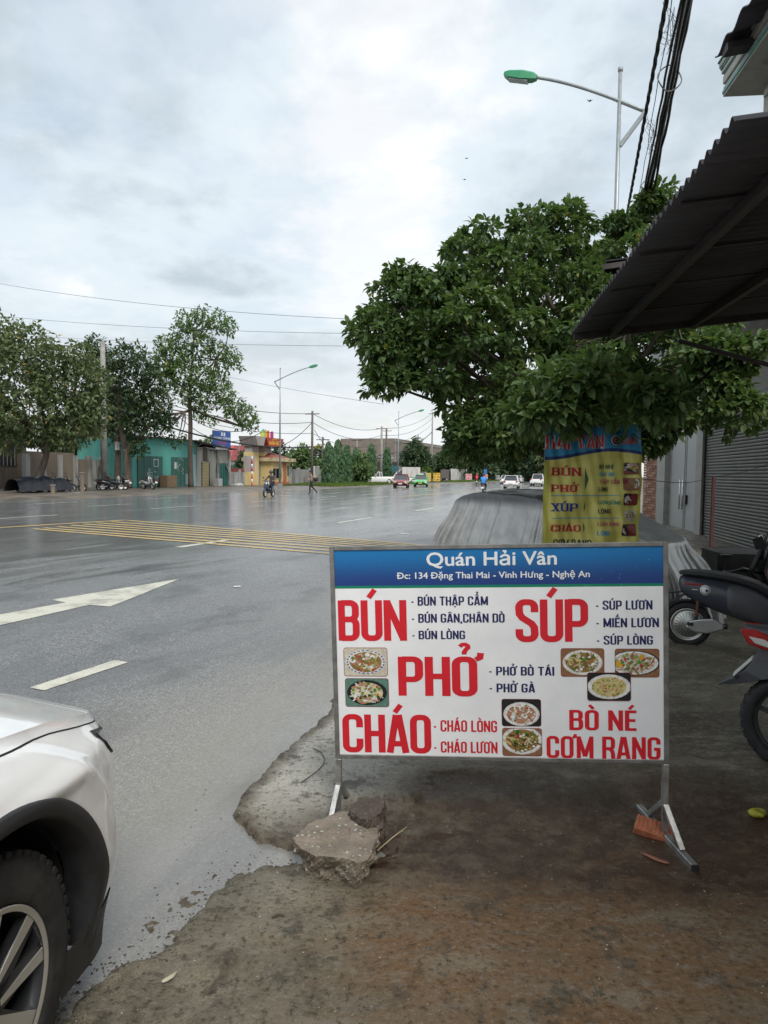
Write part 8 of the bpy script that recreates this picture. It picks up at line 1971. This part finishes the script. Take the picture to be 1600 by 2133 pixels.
rock('dark_stone', 'smaller dark brown stone block lying behind the concrete boulder', 'stone', tp, .16, .0, rock_material('dark_stone', (.075, .056, .045), (.12, .09, .07), .12), 37, .92, .030, (.25, -.12))
# fragments of rubble in the hole and silt
def chip(name, label, cat, u, v, size, m, seed, flat=.5, rz=None, group=None):
    p = gp(u, v); z = gz(p.x, p.y); r_ = random.Random(seed); bm = bmesh.new(); bmesh.ops.create_icosphere(bm, subdivisions=2, radius=1)
    for vv in bm.verts:
        k = 1 + r_.uniform(-.22, .22); vv.co = Vector((vv.co.x * size[0] * k, vv.co.y * size[1] * k, max(-.5 * size[2], vv.co.z * size[2] * k)))
    me = bpy.data.meshes.new(name); bm.to_mesh(me); bm.free(); me.materials.append(m); o = bpy.data.objects.new(name, me); COL.objects.link(o); o.location = (p.x, p.y, z + size[2] * .4); o.rotation_euler = (r_.uniform(-.2, .2), r_.uniform(-.2, .2), rz if rz is not None else r_.uniform(0, 3)); tag(o, label, cat, group); return o
chip('rubble_piece', 'dark wet rubble piece in the hole right of the boulder', 'rubble', 812, 1765, (.055, .04, .03), rock_material('wet_rubble', (.05, .035, .028), (.09, .06, .045), .3), 3)
# loose silt crumbs as stuff
def crumbs(name, label, n, fn, m, smin, smax, seed):
    r_ = np.random.default_rng(seed); V = []; F = []; k = 0
    base = np.array([(1, 0, 0), (-1, 0, 0), (0, 1, 0), (0, -1, 0), (0, 0, .7), (0, 0, -.5)], float); fc = [(0, 2, 4), (2, 1, 4), (1, 3, 4), (3, 0, 4), (2, 0, 5), (1, 2, 5), (3, 1, 5), (0, 3, 5)]
    pts = fn(r_, n); hz, _, _ = apron_h(pts[:, 0], pts[:, 1]); hz = np.maximum(hz, 0)
    for i in range(len(pts)):
        s = smin + (smax - smin) * r_.random() ** 4; a = r_.uniform(0, 6.28); ca, sa = math.cos(a), math.sin(a); q = base * np.array([s, s * r_.uniform(.5, .9), s * .6]); x = q[:, 0] * ca - q[:, 1] * sa + pts[i, 0]; y = q[:, 0] * sa + q[:, 1] * ca + pts[i, 1]
        V.append(np.stack([x, y, q[:, 2] + hz[i] + s * .2], 1)); F += [(f[0] + k, f[1] + k, f[2] + k) for f in fc]; k += 6
    o = npmesh(name, np.concatenate(V), F, m, smooth=False); kind(o, 'stuff', label)
def along_b(r_, n):
    poly = polyB[6:16]; P = []
    L = [(poly[i], poly[i + 1]) for i in range(len(poly) - 1)]
    for _ in range(n):
        a, b = L[min(len(L) - 1, int(r_.random() ** .7 * len(L)))]; q = a.lerp(b, r_.random()); P.append((q.x + r_.normal(0, .07), q.y + r_.normal(0, .06)))
    return np.array(P)
crumbs('silt_crumbs', 'dark crumbs of silt along the broken slab edge', 1100, along_b, mat('dark_silt', (.075, .063, .048), .8, var=.4, vscale=30), .0015, .008, 5)
def spread(r_, n):
    x = r_.uniform(-1.0, 2.2, n); y = r_.uniform(1.7, 4.3, n); return np.stack([x, y], 1)
crumbs('grit', 'scattered pale grit on the wet concrete', 1800, spread, mat('pale_grit', (.40, .38, .33), .7, var=.3, vscale=40), .0012, .0045, 8)
def roadgrit(r_, n):
    w = 1.3 + r_.random(n) ** 1.6 * 4.5; s = r_.uniform(1.5, 8, n); x = RD.x * s + RN.x * w; y = RD.y * s + RN.y * w; return np.stack([x, y], 1)
crumbs('road_grit', 'pale chips scattered on the asphalt by the kerb', 1400, roadgrit, mat('pale_grit', (.40, .38, .33)), .0015, .006, 9)
def nearpebbles(r_, n):
    return np.stack([r_.uniform(-.9, 2.0, n), r_.uniform(1.75, 3.6, n)], 1)
crumbs('gravel', 'small dark and brown gravel bits on the concrete', 900, nearpebbles, mat('brown_gravel', (.10, .075, .05), .8, var=.5, vscale=60), .0015, .007, 12)
# terracotta brick shard and roots of it
pb3 = gp(1362, 1738); br = thing('brick_shard', 'orange ribbed terracotta brick shard lying behind the right foot of the menu board', 'brick', (pb3.x, pb3.y, gz(pb3.x, pb3.y) + .004), R(-28)); br.rotation_euler = (R(12), R(6), R(-28))
MT = mat('terracotta', (.34, .11, .05), .75, var=.25, vscale=20, bump=.3)
mb = MB().use(MT); mb.prism([(-.085, 0), (.085, 0), (.095, .012), (.04, .032), (-.08, .036)], -.05, .045); o = mb.build('shard', br, bevel=.003); 
for k in range(9): MB().use(MT).bar((-.07 + k * .018, -.047, .034 - k * .0004), (-.074 + k * .018, .042, .034 - k * .0004), .007, .010).build('rib', br)
def litter(name, label, cat, pts, m, wd, lift=.006, grp=None):
    P = []; n = len(pts)
    for i, (u, v) in enumerate(pts):
        p = gp(u, v); P.append(Vector((p.x, p.y, gz(p.x, p.y) + lift)))
    mb = MB().use(m); vs = []
    for i, p in enumerate(P):
        d = (P[min(i + 1, n - 1)] - P[max(i - 1, 0)]).normalized(); s = Vector((-d.y, d.x, 0)); w = wd * (math.sin(math.pi * (i + .35) / (n - .3)) * .9 + .1); vs += [p - s * w, p + Vector((0, 0, .004)), p + s * w]
    fs = []
    for i in range(n - 1): fs += [(3 * i, 3 * i + 1, 3 * i + 4, 3 * i + 3), (3 * i + 1, 3 * i + 2, 3 * i + 5, 3 * i + 4)]
    mb.add(vs, fs, True); return tag(mb.build(name, recalc=False, thick=.0012), label, cat, grp)
litter('dry_leaf', 'curled reddish dry leaf in the dark puddle left of the board foot', 'leaf', [(1334, 1782), (1350, 1787), (1368, 1796), (1385, 1802), (1394, 1805)], mat('dry_leaf_red', (.20, .075, .045), .5, var=.3), .014)
litter('dry_leaf', 'pale dry leaf on the concrete near the bottom left', 'leaf', [(337, 2066), (345, 2060), (356, 2053), (368, 2043)], mat('dry_leaf_pale', (.48, .44, .32), .6, var=.2), .010, .01)
litter('dry_leaf', 'thin brown curled leaf on the concrete below the boulder', 'leaf', [(566, 1930), (574, 1925), (584, 1922), (592, 1926)], mat('dry_leaf_brown', (.06, .045, .03), .6), .006)
mb = MB().use(mat('straw', (.42, .34, .20), .7)); a = gp(786, 1772, .03); b = gp(848, 1722, .05); mb.tube([a, a.lerp(b, .5) + Vector((0, 0, .004)), b], .0028, 5); tag(mb.build('straw'), 'pale straw stick leaning over the hole right of the boulder', 'straw')
mb = MB().use(mat('thin_wire', (.05, .045, .04), .6)); pts = []
for (u, v) in ((652, 1573), (668, 1582), (676, 1596), (674, 1608), (662, 1622), (645, 1635), (626, 1648)):
    p = gp(u, v); pts.append(Vector((p.x, p.y, gz(p.x, p.y) + .006)))
mb.tube(pts, .0025, 5); tag(mb.build('bent_wire'), 'thin dark bent wire lying on the pale concrete left of the board', 'wire')
# squashed yellow green fruit
pf = gp(1577, 1702); fr2 = thing('crushed_fruit', 'crushed yellow green fruit skin on the dark concrete at right', 'fruit', (pf.x, pf.y, gz(pf.x, pf.y)), .3)
mb = MB().use(mat('fruit_yellow', (.40, .38, .03), .4, var=.2, dirt=(.12, .10, .01), dscale=20, damt=.8)); mb.loft([[(rx * math.cos(a), ry * math.sin(a) * (1 + .1 * math.sin(3 * a)), z) for a in np.linspace(0, 6.283, 17)[:-1]] for rx, ry, z in ((.030, .020, .0), (.043, .031, .008), (.046, .034, .018), (.040, .028, .026), (.018, .012, .028))]); mb.build('skin', fr2)
mb = MB().use(mat('fruit_inside', (.16, .13, .02), .5)); mb.lathe([(.0, .0285), (.012, .0283), (.014, .027)], 8, caps=False); mb.build('core', fr2)
# far-side bits
for (u, w, c, d, lb, nm, ct, z_) in ((351, 40.2, (.22, .15, .09), (1.6, .8, 1.05), 'brown cardboard box leaning by the right green door', 'cardboard_box', 'box', .1), (454, 40.0, (.62, .62, .60), (.85, .6, .75), 'small white box standing before the shop door', 'white_box', 'box', .1), (343, 40.4, (.05, .06, .045), (.9, .5, .7), 'dark sack beside the cardboard box', 'dark_sack', 'sack', .1)):
    p = rw(u, w); p.z = z_; t = thing(nm, lb, ct, p, RYAW + .1); MB().use(mat('m_' + nm, c, .8, var=.15)).box((0, 0, d[2] / 2), d).build('box_body', t, bevel=.03)
    MB().use(mat('m_' + nm + '_lid', tuple(x * .8 for x in c), .8)).box((0, 0, d[2] + .015), (d[0] * .96, d[1] * .5, .03)).build('flap', t)
for i, (u, w, hh, lb) in enumerate(((110, 33.5, .55, 'left'), (171, 34, 1.3, 'right'))):
    p = rw(u, w); p.z = .05; t = thing('stone_stub', 'short weathered concrete stub on the muddy shoulder, %s one' % lb, 'post', p, RYAW); MB().use(M_TANW).box((0, 0, hh / 2), (.2, .2, hh)).build('shaft', t, bevel=.03); MB().use(M_CONC).box((0, 0, hh + .03), (.28, .28, .06)).build('cap', t, bevel=.03)
pl = rw(478, 40.4); pl.z = .1; t = thing('leaning_plank', 'pale plank leaning against the end of the whitewashed shop', 'plank', pl, RYAW); MB().use(mat('pale_wood', (.42, .38, .32), .8)).bar((.5, -.5, 0), (-.2, .3, 2.2), .25, .05).build('board', t)
r_ = random.Random(8)
for i in range(5):
    p = rw(487 + i * 3.4, 40 + (i % 2) * .3); p.z = .14; bm = bmesh.new(); bmesh.ops.create_icosphere(bm, subdivisions=2, radius=.3)
    for vv in bm.verts: vv.co = Vector((vv.co.x * r_.uniform(.7, 1.3) * 1.3, vv.co.y * r_.uniform(.7, 1.2), vv.co.z * r_.uniform(.5, .9)))
    me = bpy.data.meshes.new('rubbish_bag'); bm.to_mesh(me); bm.free(); me.materials.append(mat('rubbish_white', (.5, .5, .48), .6)); o = bpy.data.objects.new('rubbish_bag', me); COL.objects.link(o); o.location = p; tag(o, 'white rubbish bag at the foot of the grey wall, %s from the left' % ord_[i], 'rubbish bag', 'white rubbish bags by the grey wall')
p = rw(250, 31, 0); 
for (u, v, sz, lb) in ((843, 1112, .12, 'white paper scrap on the wet road near the hatched lines'), (494, 1223, .05, 'tiny white scrap on the asphalt right of the arrow'), (162, 1031, .14, 'white scrap on the muddy far shoulder')):
    p = gp(u, v); mb = MB().use(M_WHT); mb.box((0, 0, 0), (sz * 2, sz, .004), rz=.4); o = mb.build('paper_scrap'); o.location = (p.x, p.y, .012 if v > 1040 else .13); tag(o, lb, 'paper')
# small white flowering scraps of manhole at the verge
# birds
for i, (u, v, d) in enumerate(((1229, 210, 40), (972, 330, 60), (968, 374, 60))):
    c = at(u, v, d); mb = MB().use(M_BLACKP); s = .12; mb.add([c + Vector((-s * 1.6, 0, s * .6)), c + Vector((-s * .3, -.05, 0)), c + Vector((0, .1, -.02)), c + Vector((s * 1.6, 0, s * .5)), c + Vector((s * .3, -.05, 0)), c + Vector((0, -.18, 0)), c + Vector((0, 0, .04))], [(0, 1, 2), (3, 2, 4), (1, 5, 6), (5, 4, 6), (1, 6, 2), (4, 2, 6)]); tag(mb.build('bird'), 'small dark bird in flight %s' % ('beside the lamp arm', 'in mid sky, upper of two', 'in mid sky, lower of two')[i], 'bird')
